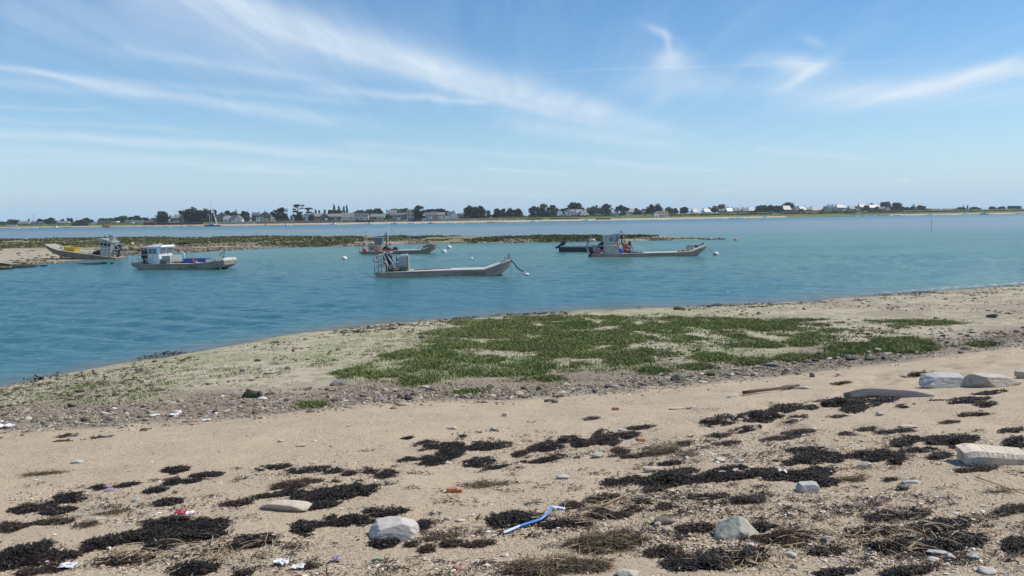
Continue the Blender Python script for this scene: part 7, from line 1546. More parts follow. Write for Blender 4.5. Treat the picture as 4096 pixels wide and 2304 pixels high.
for a in [
 ([(266, 1744, 42, 6), (333, 1756, 105, 4)], 'thin dark seaweed line closest to the gravel on the empty sand', 'b'),
 ([(100, 1902, 70, 3), (190, 1894, 70, 5)], 'long thread of dry seaweed alone on bare sand', 's'),
 ([(702, 1880, 50, 12)], 'single flat black seaweed leaf pile highest in the middle rows'),
 ([(827, 1900, 64, 9)], 'flat black seaweed strip just below the single leaf pile'),
 ([(688, 1927, 30, 12), (766, 1924, 55, 7)], 'short black seaweed strip with a trailing brown tail'),
 ([(622, 1962, 42, 10)], 'small black seaweed tuft pile above the white brick like stone'),
 ([(674, 2008, 48, 13)], 'small seaweed tuft between pebbly sand and the big black mound'),
 ([(516, 1938, 60, 8), (394, 1952, 36, 8)], 'chain of black seaweed rising over pebbly sand'),
 ([(277, 1991, 64, 18), (190, 2025, 34, 13), (105, 2038, 60, 13), (228, 2044, 60, 12)], 'black seaweed drift on pebbly sand with a white shell on top'),
 ([(40, 2110, 56, 16), (205, 2091, 80, 9)], 'brown seaweed scraps below the pebbly black drift', 'b'),
 ([(455, 2047, 62, 12), (345, 2100, 35, 7)], 'thin brown seaweed scraps in the pebbly sand', 's'),
 ([(666, 2094, 75, 22), (810, 2105, 90, 26), (588, 2144, 110, 25), (749, 2150, 130, 24), (411, 2174, 65, 19), (627, 2188, 52, 13), (355, 2199, 16, 7)], 'largest black seaweed mound, holding a red plastic scrap'),
 ([(100, 2222, 105, 30), (166, 2185, 36, 16), (244, 2230, 68, 13), (40, 2255, 66, 20)], 'big dark seaweed mound at the picture edge'),
 ([(216, 2274, 52, 13), (110, 2290, 30, 12)], 'seaweed strip with pale plastic below the big dark mound', 'b'),
 ([(472, 2247, 66, 15), (566, 2238, 46, 9)], 'slanting brown seaweed streak with a pale stalk', 'b'),
 ([(777, 2277, 84, 22)], 'dark seaweed heap at the bottom edge with a small grey stone'),
 ([(960, 2294, 36, 8)], 'small brown tuft at the bottom edge', 'b'),
 ([(1000, 2168, 90, 20), (940, 2185, 30, 8)], 'dark seaweed bundle between big mound and grey boulder'),
 ([(966, 2011, 80, 9), (1057, 1986, 45, 7)], 'brown seaweed strip ending at the long pale slab', 'b'),
 ([(1096, 1872, 62, 9), (1235, 1880, 76, 11), (1340, 1886, 36, 8), (1396, 1894, 22, 9)], 'long thin black seaweed line above the pale slab'),
 ([(1485, 1883, 36, 10), (1546, 1900, 42, 12)], 'two joined small black tufts at the end of the thin line'),
 ([(1168, 1938, 62, 16), (1263, 1925, 22, 6), (1130, 1955, 40, 8)], 'brown black seaweed patch right above the pale slab', 'b'),
 ([(1324, 1977, 140, 24), (1435, 1961, 64, 22), (1274, 2022, 72, 13), (1150, 1975, 60, 9)], 'wide black seaweed drift lapping the end of the pale slab'),
 ([(1412, 2074, 132, 25), (1229, 2110, 52, 23), (1557, 2049, 62, 12)], 'black seaweed drift behind the grey boulder'),
 ([(1693, 2105, 19, 18)], 'small upright black tuft touching the grey boulder'),
 ([(1540, 2172, 50, 17)], 'dark tuft just in front of the grey boulder'),
 ([(1235, 2266, 40, 9)], 'little brown tuft beside the white plastic rag', 'b'),
 ([(1707, 2199, 25, 11), (1646, 2180, 20, 7)], 'small brown tufts in sand past the grey boulder', 'b'),
 ([(1790, 2177, 48, 12), (1912, 2177, 52, 9)], 'brown black strip holding white shells', 'b'),
 ([(1806, 2141, 28, 7), (1740, 2155, 50, 5)], 'reddish brown weed smear beside the shell strip', 's'),
 ([(1707, 1783, 46, 16), (1801, 1783, 52, 15), (1801, 1811, 52, 20), (1734, 1841, 66, 17), (1629, 1844, 33, 13), (1945, 1783, 92, 15)], 'black seaweed ring shaped drift in the middle of the sand'),
 ([(1918, 1847, 56, 18), (2023, 1866, 30, 6), (1975, 1872, 40, 6)], 'black seaweed lump beside white pebbles under the ring drift'),
 ([(1923, 1938, 58, 11), (2010, 1935, 24, 5)], 'thin brown weed patch near the orange brick piece', 's'),
 ([(1631, 1752, 24, 4), (1850, 1745, 12, 4)], 'tiny black weed scrap above the ring drift'),
 ([(2070, 2078, 100, 24), (1990, 2082, 46, 18)], 'dark seaweed bed under the blue strap'),
 ([(2248, 1761, 84, 13), (2181, 1791, 66, 14), (2331, 1772, 42, 17)], 'black brown drift joining the crest mound in the central row'),
 ([(2425, 1755, 58, 28), (2514, 1739, 42, 14)], 'tall black crest mound in the central row'),
 ([(2081, 1816, 30, 9), (2176, 1836, 82, 12)], 'flat dark strip with straw under the crest mound row'),
 ([(2486, 1800, 38, 13), (2514, 1825, 84, 11)], 'broken dark strip near the pale green stone', 'b'),
 ([(2642, 1802, 72, 18), (2750, 1822, 36, 8)], 'loose brown weed patch past the pale green stone', 's'),
 ([(2736, 1775, 28, 8), (2903, 1775, 50, 7)], 'small dark scraps under the lone black mound', 'b'),
 ([(2559, 1711, 58, 8), (2367, 1675, 28, 6)], 'thin twisted weed strip with a white stone at its tip', 'b'),
 ([(2880, 1686, 72, 18)], 'lone round black seaweed mound on clean sand'),
 ([(3014, 1658, 58, 12), (3036, 1678, 56, 13), (2985, 1716, 56, 10)], 'black seaweed fork beside the lone round mound'),
 ([(2875, 1741, 48, 10)], 'brown tuft strip below the lone round mound', 'b'),
 ([(2686, 1855, 48, 7)], 'short black strip above the rough flat slab'),
 ([(2686, 1911, 150, 28), (2509, 1916, 72, 11), (2447, 1930, 32, 11), (2842, 1908, 78, 16)], 'long black seaweed drift against the rough flat slab'),
 ([(2992, 1902, 112, 16), (2914, 1877, 66, 9)], 'black seaweed drift with white stones beyond the rough slab drift'),
 ([(2592, 1963, 66, 12), (2409, 1994, 62, 14), (2287, 2024, 42, 11)], 'diagonal dark drift along the long pale reed stalk', 'b'),
 ([(2575, 2002, 46, 11), (2531, 2038, 26, 12), (2658, 2027, 28, 10)], 'three dark tufts scattered below the reed stalk', 'b'),
 ([(2831, 1988, 68, 9), (2969, 2005, 78, 16)], 'brown black strips above the greenish boulder', 'b'),
 ([(2403, 2058, 42, 18), (2475, 2063, 44, 9)], 'dark clump with straw between blue strap and brick', 'b'),
 ([(2231, 2097, 68, 12), (2320, 2097, 42, 9)], 'dark weed strip at the upper end of the blue strap'),
 ([(2819, 2108, 54, 18)], 'dark seaweed clump against the greenish boulder side', 'b'),
 ([(2736, 2119, 32, 12)], 'small reddish tuft next to the broken brick', 'b'),
 ([(3045, 2115, 50, 20)], 'dark clump on the far side of the greenish boulder'),
 ([(2425, 2172, 130, 34)], 'broad straw and brown seaweed mat near the bottom', 's', 1.3),
 ([(2664, 2208, 68, 20)], 'reddish brown seaweed patch under the greenish boulder', 'b'),
 ([(2714, 2255, 58, 20), (2842, 2246, 112, 32), (2986, 2227, 68, 27)], 'big black seaweed mound with straw at the bottom edge'),
 ([(2187, 2271, 132, 26), (2359, 2271, 72, 18)], 'straw mat with brown weed at the bottom edge', 's', 1.3),
 ([(3134, 1637, 68, 16), (3097, 1662, 32, 9)], 'black clump at the start of the drift below the mesh bag'),
 ([(3353, 1615, 112, 20), (3415, 1634, 52, 14), (3259, 1625, 52, 11)], 'dense black drift just below the mesh bag'),
 ([(3178, 1674, 48, 11), (3330, 1670, 60, 5)], 'dark weed scraps under the dense black drift', 'b'),
 ([(3534, 1600, 58, 11), (3502, 1618, 28, 8), (3621, 1625, 34, 8)], 'curled black weed touching the mesh bag end'),
 ([(3190, 1731, 62, 9), (3122, 1755, 74, 8)], 'thin flat weed streaks in the sand far past the lone mound', 'b'),
 ([(3465, 1718, 38, 7), (3609, 1724, 98, 6), (3380, 1735, 24, 6)], 'slim brown weed streak beside the half buried pale slab', 'b'),
 ([(3215, 1799, 64, 7), (3228, 1830, 112, 22), (3334, 1837, 62, 13)], 'black seaweed drift in the second row of the upper shore'),
 ([(3509, 1818, 102, 22), (3590, 1837, 30, 19)], 'black seaweed drift with a bright stone at its end'),
 ([(3634, 1765, 64, 16), (3727, 1768, 72, 18), (3833, 1762, 72, 22), (3690, 1799, 58, 9)], 'long black drift leading to the grooved pale block'),
 ([(3758, 1827, 44, 12)], 'dark tuft with a white stick near the grooved pale block'),
 ([(3228, 1899, 92, 23), (3303, 1930, 48, 14), (3121, 1905, 60, 14)], 'black drift behind the bluish square stone'),
 ([(3421, 1915, 64, 9)], 'brown straw streak past the bluish square stone', 's'),
 ([(3552, 1921, 34, 8)], 'small brown tuft alone on clean sand', 'b'),
 ([(3908, 1877, 74, 9)], 'dark weed strip in front of the grooved pale block', 'b'),
 ([(3671, 1500, 58, 8)], 'brown weed clump by the tip of the grey long rock', 'b'),
 ([(3365, 1533, 36, 5)], 'small dark weed wisp between driftwood and grey long rock'),
 ([(3871, 1600, 78, 12), (3740, 1606, 30, 6), (3939, 1622, 44, 10), (3958, 1572, 64, 7)], 'scattered black weed below the grey long rock'),
 ([(3908, 1656, 64, 8), (3800, 1690, 36, 5)], 'thin weed streaks in the middle of the upper shore', 'b'),
 ([(4064, 1768, 44, 28), (4045, 1724, 44, 9)], 'black weed pile behind the grooved pale block'),
 ([(3528, 2068, 58, 15), (3659, 2061, 54, 12)], 'dark pair of clumps with straw in the stony sand'),
 ([(3758, 2105, 104, 24)], 'black seaweed mound in the stony sand below the pair'),
 ([(3478, 2130, 92, 14), (3571, 2180, 122, 24), (3790, 2174, 132, 29)], 'widest dark drift of the stony sand with a pale stick'),
 ([(4039, 2043, 66, 13)], 'reddish dark strip at the stony edge of the picture', 'b'),
 ([(4070, 2180, 44, 26)], 'dark mound at the stony edge of the picture'),
 ([(3134, 2149, 92, 18), (3180, 2175, 40, 12)], 'brown seaweed patch between greenish boulder and stony sand', 'b'),
 ([(3309, 2205, 64, 14)], 'brown tufts beside a white stone in the stony sand', 'b'),
 ([(3340, 2292, 84, 10)], 'dark drift with an orange streak at the bottom edge'),
 ([(3615, 2289, 94, 12)], 'last dark drift at the bottom edge in the stony sand'),
 ([(4010, 1965, 60, 6)], 'faint weed thread along a thin stick in the stony sand', 's')]:
    wrack(*a)
# loose scraps of weed and straw
rng = np.random.default_rng(71)
PW = np.concatenate([in_ellipses(ROWS, .0032, rng), on_beach(rng.uniform(0, 4096, 350), rng.uniform(1650, 2304, 350))]); PW[:, 2] += .006
d = np.linalg.norm(PW, axis=1); V_, F_ = ribbons(PW, .02 + .07 * rng.random(len(PW)) ** 2, .003 + .0009 * d * rng.random(len(PW)), rng, 4, .8, .1)
ce = np.concatenate([in_ellipses(ROWS, .00028, rng), in_ellipses([(2500, 1950, 1300, 260)], .00012, rng)]); m_ = 16
Pc = np.repeat(ce, m_, 0) + rng.normal(0, 1, (len(ce) * m_, 3)) * np.repeat(.015 + .05 * rng.random((len(ce), 1)), m_, 0) * np.array([1.5, .8, .12]); Pc[:, 2] = beach_z(Pc[:, 0], Pc[:, 1]) + .004 + .018 * rng.random(len(Pc))
V2, F2 = ribbons(Pc, .03 + .05 * rng.random(len(Pc)), .006 + .006 * rng.random(len(Pc)), rng, 4, 1.1, .12); F_ = np.concatenate([F_, F2 + len(V_)]); V_ = np.concatenate([V_, V2])
o = mesh_np('weed_scraps', V_, F_, m_swb); tag(o, 'tiny scraps of dry weed between the drifts', 'weed scraps', kind='stuff')
px = rng.uniform(0, 4096, 420); py = np.interp(px, (0, 166, 552, 1100, 1857, 2400, 3124, 4096), (1560, 1517, 1441, 1351, 1274, 1238, 1214, 1140)) + rng.exponential(11, 420) - 2
PW = on_beach(px, py); keep = (fbm(PW[:, 0] * .5, PW[:, 1] * .5, 3) + .08 * (PW[:, 0] > 12)) > .55; PW = PW[keep]; PW[:, 2] = np.maximum(PW[:, 2], 0) + .02
V_, F_ = ribbons(np.repeat(PW, 7, 0) + rng.normal(0, .14, (len(PW) * 7, 3)) * np.array([1.5, .6, .12]), 0.12 + .16 * rng.random(len(PW) * 7), .03 + .03 * rng.random(len(PW) * 7), rng, 4, .8, .12)
o = mesh_np('tideline_weed', V_, F_, m_sw); tag(o, 'dark weed strands along the water edge', 'weed', kind='stuff')
SR = [(2425, 2172, 150, 45), (2187, 2271, 160, 32), (2500, 2020, 230, 40), (3000, 2240, 250, 60), (3400, 2160, 250, 60), (700, 2230, 350, 50), (2300, 2080, 200, 30), (3650, 2150, 300, 70), (1000, 2170, 150, 30)]
PW = in_ellipses(SR, .0018, rng); PW[:, 2] += .02 + .03 * rng.random(len(PW)); V_, F_ = ribbons(PW, .10 + .22 * rng.random(len(PW)) ** 2, .004 + .004 * rng.random(len(PW)), rng, 4, .12, .03)
m_straw = islmat('dry_reed', [(0, (.20, .145, .08)), (.5, (.32, .24, .14)), (1, (.44, .35, .22))], .7, .3)
o = mesh_np('reed_straw', V_, F_, m_straw); tag(o, 'pale dry reed pieces tangled in the weed', 'straw', kind='stuff')
def stick(pts, r, label, m, name='reed_stalk', cat='stalk', group=None, lift=.02):
    Q = on_beach(np.array([p[0] for p in pts]), np.array([p[1] for p in pts])); Q[:, 2] += lift
    o = MB().tube([q - Q[0] for q in Q], r, 6, r * .7).build(name, m, None, True); o.location = Q[0]; return tag(o, label, cat, group)
for pts, r, lab in (([(2310, 2048), (2420, 2026), (2525, 1978)], .011, 'longest pale reed stalk crossing the diagonal drift'), ([(2850, 2164), (3000, 2154), (3090, 2140)], .007, 'pale stalk lying in front of the greenish boulder'), ([(3630, 2210), (3665, 2180), (3692, 2164)], .014, 'thick pale stick on the widest dark drift'), ([(845, 2180), (852, 2160), (850, 2150)], .006, 'small bent stalk on the largest black mound'),
                    ([(1395, 1690 + 390), (1500, 2060)], .004, 'thin stalk on the drift behind the grey boulder'), ([(3900, 1915), (4000, 1950), (4096, 1985)], .006, 'thin dark stick across the stony sand'), ([(1030, 2237), (1115, 2220)], .006, 'dull stalk near the white plastic rag'), ([(2715, 2287), (2735, 2265), (2795, 2270)], .006, 'curved stalk on the big black bottom mound')):
    stick(pts, r, lab, m_straw, group='reed stalks on the beach')

# ------------------------------------------------------------------ boulders and stones one can point at
m_rk = pmat('grey_boulder', (.56, .50, .44), (.42, .375, .33), 3.0, rough=.85, bump=.7, spots=((.26, .24, .22), 5, .58)); m_rkg = pmat('greenish_boulder', (.47, .44, .34), (.35, .335, .25), 3.5, rough=.85, bump=.8, spots=((.16, .155, .12), 6, .56))
m_rkm = pmat('mid_grey_rock', (.22, .21, .19), (.14, .135, .125), 4, rough=.9, bump=.8, spots=((.09, .09, .075), 6, .55)); m_rkd = pmat('dark_boulder', (.10, .10, .09), (.06, .062, .055), 4, rough=.85, bump=.8); m_block = pmat('pale_concrete', (.66, .56, .43), (.54, .45, .34), 4, rough=.9, bump=.9, spots=((.38, .32, .24), 8, .6))
m_slab = pmat('pale_slab', (.54, .465, .36), (.40, .34, .265), 4, rough=.9, bump=.9, spots=((.34, .29, .22), 8, .6)); m_blu = pmat('bluish_stone', (.47, .455, .41), (.35, .34, .31), 4, rough=.85, bump=.6)
m_ltst = pmat('light_stone', (.54, .48, .40), (.42, .36, .29), 5, rough=.85, bump=.5); m_grnst = pmat('pale_green_stone', (.42, .43, .36), (.32, .34, .28), 4, rough=.85, bump=.5); m_brk = pmat('orange_brick', (.45, .19, .09), (.36, .15, .07), 5, rough=.9); m_brd = pmat('broken_brick', (.17, .145, .12), (.11, .095, .08), 5, rough=.9, bump=.8)
m_mossr = pmat('mossy_rock', (.10, .13, .04), (.07, .07, .045), 3, rough=.9, bump=.7)
BP = {901: [((.15, -1, .22), .62), ((-.30, -.30, 1), .60), ((.55, -.1, .85), .80), ((1, -.35, .1), .85), ((-1, -.35, .5), .72), ((-.2, 1, .4), .8), ((.3, .7, 1), .85)],
      903: [((-.45, -.75, .7), .40), ((.5, -.72, .62), .40), ((.1, .6, .9), .5), ((-1, -.1, .95), .50), ((1, -.05, .9), .52), ((0, -1, .15), .55), ((-.1, -.2, 1), .68)],
      917: [((0, -1, .2), .62), ((-.05, -.15, 1), .6), ((1, 0, .15), .85), ((-1, -.1, .3), .85), ((0, 1, .3), .7), ((.5, -.5, .9), .85)],
      914: [((-.1, -1, .25), .6), ((.05, -.2, 1), .62), ((-1, -.2, .45), .72), ((1, -.2, .5), .85), ((0, 1, .3), .7), ((-.6, -.2, 1), .72)],
      921: [((-.3, -1, .5), .6), ((.5, -.8, .6), .62), ((-.8, 0, .8), .7), ((.7, .1, 1), .7), ((0, 1, .5), .7)]}
for a in [
 (1575, 2146, 192, 84, 901, m_rk, 'big pale grey boulder on the sand before the black drifts', .62, .0, 9), (1160, 2040, 240, 40, 902, m_slab, 'long pale rough slab lying flat beside the wide black drift', .34, -.1, 10), (2950, 2146, 172, 96, 903, m_rkg, 'greenish angular boulder near the bottom, weed on both sides', .7, .1, 8),
 (2392, 1830, 62, 26, 904, m_grnst, 'pale green rounded stone below the crest mound', .7, 0, 16), (2253, 1914, 56, 18, 905, m_blu, 'blue grey flat pebble alone on clean sand', .6, 0, 12), (2883, 1847, 48, 20, 906, m_ltst, 'small tan stone alone on clean sand', .7, 0, 12), (2612, 1886, 124, 26, 907, m_slab, 'rough flat slab half buried behind the long black drift', .4, 0, 12),
 (2655, 2092, 96, 34, 908, m_brd, 'broken dark brick among small stones', .55, .15, 6), (2632, 2106, 30, 22, 909, m_ltst, 'tan block stone touching the broken brick', .8, 0, 7), (2672, 2124, 42, 28, 910, m_slab, 'brownish angular stone in front of the broken brick', .8, 0, 8), (2400, 2132, 36, 20, 911, m_ltst, 'tan stone above the straw mat', .8, 0, 8),
 (2710, 1636, 64, 8, 912, m_slab, 'grey edged driftwood like slab on the clean upper sand', .4, .1, 10), (2762, 1630, 44, 10, 913, m_ltst, 'whitish thin slab piece beside the grey edged slab', .6, .1, 10),
 (3775, 1546, 172, 56, 914, m_blu, 'grey long rock with a rough white end on the upper sand', .5, .05, 9), (3965, 1542, 226, 50, 915, m_slab, 'long sandy coloured rock continuing the grey one', .4, .15, 9), (4092, 1512, 50, 44, 916, m_slab, 'edge of a big sandy rock at the picture border', .8, 0, 9),
 (3231, 1964, 84, 40, 917, m_blu, 'bluish square stone in front of a black drift', .6, 0, 6), (3162, 1556, 66, 18, 918, m_brd, 'dark brown lump of stone behind the driftwood', .6, 0, 10), (3215, 1556, 60, 12, 919, m_slab, 'sand coloured flat stone next to the dark lump', .6, 0, 10), (2930, 1587, 56, 12, 920, m_slab, 'flat pale stone at the driftwood end', .6, .2, 8),
 (2711, 1524, 62, 34, 921, m_rkd, 'dark green black boulder at the marsh edge', .7, 0, 9), (1634, 1600, 38, 28, 922, m_rkd, 'black boulder in the gravel below the marsh patch', .8, 0, 9), (1526, 1604, 30, 18, 923, m_rkm, 'grey stone in the gravel beside the black boulder', .8, 0, 9), (1600, 1590, 24, 20, 924, m_rkd, 'small dark stone touching the black boulder', .8, 0, 9), (1358, 1540, 70, 24, 925, m_rkm, 'flat grey rock at the tip of the marsh patch', .7, 0, 8), (1507, 1620, 14, 16, 926, m_slab, 'small upright stone at the gravel edge', .8, 0, 9), (1720, 1562, 44, 14, 927, m_rkd, 'low black rock lump above the gravel', .7, 0, 12),
 (1973, 1722, 36, 19, 928, m_grnst, 'grey green stone with a twig on clean sand', .8, 0, 12), (1806, 1716, 44, 14, 929, m_slab, 'low grey brown stone on clean sand', .6, 0, 10), (2022, 1666, 32, 18, 930, m_slab, 'tan pointed stone below the gravel', .8, 0, 7), (1122, 1768, 26, 12, 931, m_slab, 'small tan stone on the empty sand', .8, 0, 9), (1200, 1786, 44, 12, 932, m_slab, 'flat whitish driftwood like stone on the empty sand', .5, 0, 9), (1478, 1796, 26, 7, 933, m_ltst, 'small pale flat stone above the ring drift', .6, 0, 12), (1393, 1706, 24, 8, 934, m_ltst, 'light flat stone high on the empty sand', .6, 0, 12), (305, 1852, 52, 20, 935, m_grnst, 'flat greyish stone half buried in the empty sand', .6, 0, 12),
 (1790, 1856, 30, 16, 936, m_ltst, 'white rounded pebble under the ring drift', .8, 0, 14), (1985, 1842, 20, 12, 937, m_ltst, 'pinkish pebble at the end of the black lump', .8, 0, 14), (2490, 1724, 40, 12, 938, m_ltst, 'white flat stone at the twisted weed tip', .6, 0, 10), (2956, 1850, 40, 18, 939, m_ltst, 'whitish stone with weed beside it on the middle sand', .7, 0, 9), (2946, 1886, 32, 14, 940, m_ltst, 'white stone lying in the rough slab drift', .7, 0, 10), (2890, 1890, 36, 12, 941, m_ltst, 'tan split stone lying in the rough slab drift', .6, .2, 7),
 (3470, 1836, 30, 14, 942, m_ltst, 'white stone between two black drifts on the upper shore', .8, 0, 9), (3462, 1864, 44, 18, 943, m_ltst, 'tan block below the bright ended drift', .7, 0, 7), (3518, 1662, 32, 16, 944, m_blu, 'bluish stone below the curled weed', .8, 0, 9), (3630, 1712, 84, 14, 945, m_slab, 'half buried pale slab on the upper shore', .5, .1, 12), (3610, 1958, 40, 22, 946, m_brd, 'brown lump alone on the clean sand', .8, 0, 9), (3640, 1932, 60, 14, 947, m_blu, 'flat greyish stone above the brown lump', .6, 0, 9), (3430, 2028, 50, 14, 948, m_brd, 'brown flat stone in the stony sand', .6, .2, 8), (3316, 2166, 52, 24, 949, m_ltst, 'white stone beside brown tufts', .7, 0, 9), (3740, 2216, 80, 22, 950, m_blu, 'flat blue grey stone at the bottom of the stony sand', .6, 0, 10), (3800, 2236, 34, 24, 951, m_ltst, 'bright white stone next to the flat blue grey one', .8, 0, 8), (3735, 2246, 42, 18, 952, m_rk, 'rounded grey stone below the flat blue grey one', .8, 0, 16), (3895, 2232, 52, 24, 953, m_blu, 'smooth grey stone near the bottom corner', .8, 0, 14), (3950, 2290, 60, 28, 954, m_rk, 'smooth grey stone cut by the bottom edge', .8, 0, 14), (3160, 2226, 48, 20, 955, m_blu, 'dark blue grey stone near white shells', .7, 0, 8), (3005, 2190, 44, 22, 956, m_rk, 'grey flat stone under the greenish boulder', .7, 0, 7), (2510, 2300, 90, 30, 957, m_rkg, 'pale rock cut by the bottom edge', .7, 0, 9), (3180, 2270, 30, 18, 958, m_rk, 'round grey stone at the bottom of the stony sand', .8, 0, 14), (1985, 2248, 36, 18, 959, m_ltst, 'whitish block stone near the straw mat', .8, 0, 7), (2020, 2225, 34, 16, 960, m_slab, 'brownish stone near the straw mat', .8, 0, 8), (1825, 2276, 40, 10, 961, m_pink, 'reddish flat stone near the bottom', .6, 0, 9), (1670, 2148, 26, 7, 962, m_slab, 'thin flat stone at the foot of the grey boulder', .6, 0, 9), (1432, 2162, 13, 9, 963, m_rkd, 'single black pebble before the grey boulder', .8, 0, 12), (1790, 2080, 30, 18, 964, m_ltst, 'whitish stone between grey boulder and blue strap', .8, 0, 9), (1840, 2084, 40, 14, 965, m_ltst, 'tan stone group head beside the whitish stone', .7, 0, 9),
 (545, 2005, 26, 18, 966, m_blu, 'grey pebble in the pebbly sand', .8, 0, 10), (400, 2086, 40, 20, 967, m_slab, 'grey brown stone in the pebbly sand', .8, 0, 8), (615, 1990, 24, 12, 968, m_ltst, 'white brick like stone in the pebbly sand', .7, 0, 6), (778, 2276, 18, 12, 969, m_blu, 'small grey stone on the bottom dark heap', .8, 0, 8),
 (2440, 1328, 34, 16, 970, m_mossr, 'small mossy rock on the marsh patch', .8, 0, 9), (2720, 1238, 52, 16, 971, m_mossr, 'green mossed rock at the waterline', .8, 0, 9), (3970, 1270, 40, 16, 972, m_rkd, 'dark rock on the far mud toward the picture edge', .8, 0, 9), (1690, 1352, 30, 14, 973, m_rkd, 'dark stone heap at the near corner of the marsh', .8, 0, 9), (1680, 1338, 22, 12, 974, m_rkd, 'dark stone just above the marsh corner heap', .8, 0, 9), (1565, 1318, 40, 13, 975, m_rkd, 'dark weed clad rock on pale mud', .8, 0, 12), (1030, 1444, 32, 12, 976, m_rkd, 'dark lump on the pale mud halfway to the water', .8, 0, 12), (970, 1487, 22, 12, 977, m_rkd, 'small dark lump on the green mud', .8, 0, 12), (3085, 1466, 70, 18, 978, m_rkm, 'flat grey slab rock at the marsh edge', .7, 0, 7), (3260, 1445, 36, 16, 979, m_rkd, 'dark rock before the round marsh tuft', .8, 0, 9), (3405, 1440, 40, 18, 980, m_rkd, 'first dark rock of the trio above the sand', .8, 0, 9), (3480, 1440, 44, 16, 981, m_rkd, 'second dark rock of the trio above the sand', .8, 0, 9), (3540, 1438, 48, 16, 982, m_rkd, 'third dark rock of the trio above the sand', .8, 0, 9), (3246, 1508, 22, 20, 983, m_rkm, 'grey pointed stone at the gravel edge', .8, 0, 8), (3354, 1502, 16, 15, 984, m_ltst, 'small pointed tan stone on the sand edge', .8, 0, 7), (2850, 1500, 50, 20, 985, m_mossr, 'mossy flat rock beside the green black boulder', .8, 0, 9), (2772, 1512, 30, 16, 986, m_rkd, 'small dark rock beside the green black boulder', .8, 0, 9)]:
    px, py, w_, h_, sd, m, lab, dp, rz, n = a
    rock(px, py, w_, h_, sd, m, lab, depth=dp, rz=rz, n=n, group='stones one can pick out on the beach')
# dark jagged stump by the mud, grooved block, mesh bag, driftwood, brick, strap, plastic
q = on_beach(1010, 1590); k = q[1] / FPX
o = MB().loft([[(-.16, -.1, -.05), (.18, -.1, -.05), (.2, .1, -.05), (-.15, .1, -.05)], [(-.14, -.06, .1), (.12, -.07, .08), (.13, .07, .09), (-.1, .06, .1)], [(-.12, -.02, .19), (-.05, -.03, .15), (-.04, .03, .16), (-.11, .03, .19)]]).prism([(.02, -.02), (.2, -.02), (.16, .14), (.1, .08)], -.06, .06).prism([(-.24, -.02), (-.1, -.02), (-.16, .12)], -.05, .05).build('jagged_stump', m_weedrock); o.location = q; tag(o, 'dark jagged stump in the gravel at the edge of the mud', 'stump')
q = on_beach(3985, 1850); k = np.linalg.norm(q - np.array([0, 0, CAMH])) / FPX; W = 215 * k; H_ = 50 * k
b = MB(); n = 10
prof = [(-.5, 0), (-.42, -.02), (.42, 0), (.5, .3), (.42, .72)]
for i in range(19): prof.append((.40 - i * .037, .70 + i * .012 + (.0 if i % 2 else .05)))
prof += [(-.40, .96), (-.53, .82), (-.50, .4)]
b.loft([[(x * W * s, y_, z_ * H_ * s2) for x, z_ in prof] for y_, s, s2 in ((-W * .19, .9, .62), (-W * .15, 1, .97), (W * .2, 1.0, 1.08), (W * .3, .85, .9))])
o = b.build('grooved_block', m_block); o.location = q; o.rotation_euler = (0, 0, -.12); tag(o, 'pale concrete block with a grooved top', 'block')
m_mesh, t, b_, out = newmat('black_mesh_bag'); g = t.n('ShaderNodeTexCoord'); vx = t.n('ShaderNodeTexVoronoi', {'Vector': g.outputs['Object'], 'Scale': 55.0, 'Randomness': .15})
m_mesh.node_tree.links.new(t.mix(t.mapr(vx.outputs['Distance'], .35, .5), (.10, .085, .075), (.02, .019, .02)), b_.inputs['Base Color']); b_.inputs['Roughness'].default_value = .55
bp = t.n('ShaderNodeBump', {'Height': vx.outputs['Distance'], 'Strength': .8, 'Distance': .02}); m_mesh.node_tree.links.new(bp.outputs[0], b_.inputs['Normal'])
q = on_beach(3560, 1584); k = np.linalg.norm(q - np.array([0, 0, CAMH])) / FPX; W = 300 * k; H_ = 25 * k
S = []
for i in range(15):
    u = i / 14; x = (u - .5) * W; hh = H_ * (math.sin(math.pi * min(max(u, .03), .97)) ** .55) * (1 + .12 * math.sin(u * 9)); y0 = .08 * math.sin(u * 5); dw = W * .15 * (1 - .3 * abs(u - .5))
    S.append([(x, y0 + dw * math.cos(a), max(-.01, hh * (math.sin(a) ** .8 if math.sin(a) > 0 else 0) - .01)) for a in np.linspace(0, math.pi, 11)])
o = MB().loft(S).build('oyster_bag', m_mesh, None, True); o.location = q; o.rotation_euler = (0, 0, -.12); tag(o, 'black plastic mesh oyster bag lying flat on the upper sand', 'oyster bag')
stick([(2972, 1582), (3030, 1574), (3100, 1568), (3195, 1552)], .034, 'long reddish brown driftwood branch on the upper sand', pmat('brown_driftwood', (.15, .075, .05), (.09, .05, .035), 6, rough=.85, stretch=(.3, 1, 1)), 'driftwood', 'driftwood', lift=.05)
q = on_beach(1808, 1969); o = MB().box((0, 0, .02), (.1, .05, .05), rz=.2).box((.07, .01, .012), (.06, .04, .03), rz=-.3).build('brick_piece', m_brk, None, False, .008); o.location = q; tag(o, 'orange brick piece in the bare sand', 'brick')
q = on_beach(2462, 1640); o = MB().box((0, 0, .02), (.11, .06, .05), rz=.1).build('brick_piece', m_brk, None, False, .01); o.location = q; tag(o, 'small orange brick on the upper sand above the crest mound', 'brick')
q = on_beach(2562, 1775); o = MB().box((0, 0, .05), (.12, .05, .04), rz=.3, ry=.2).build('brick_piece', m_brk, None, False, .008); o.location = q; tag(o, 'orange fragment beside the crest mound tail', 'brick')
SP = on_beach(np.array([2018, 2080, 2165, 2185, 2210, 2260]), np.array([2140, 2118, 2100, 2088, 2068, 2062])); SP[:, 2] += np.array([.02, .03, .05, .06, .09, .06])
S = []
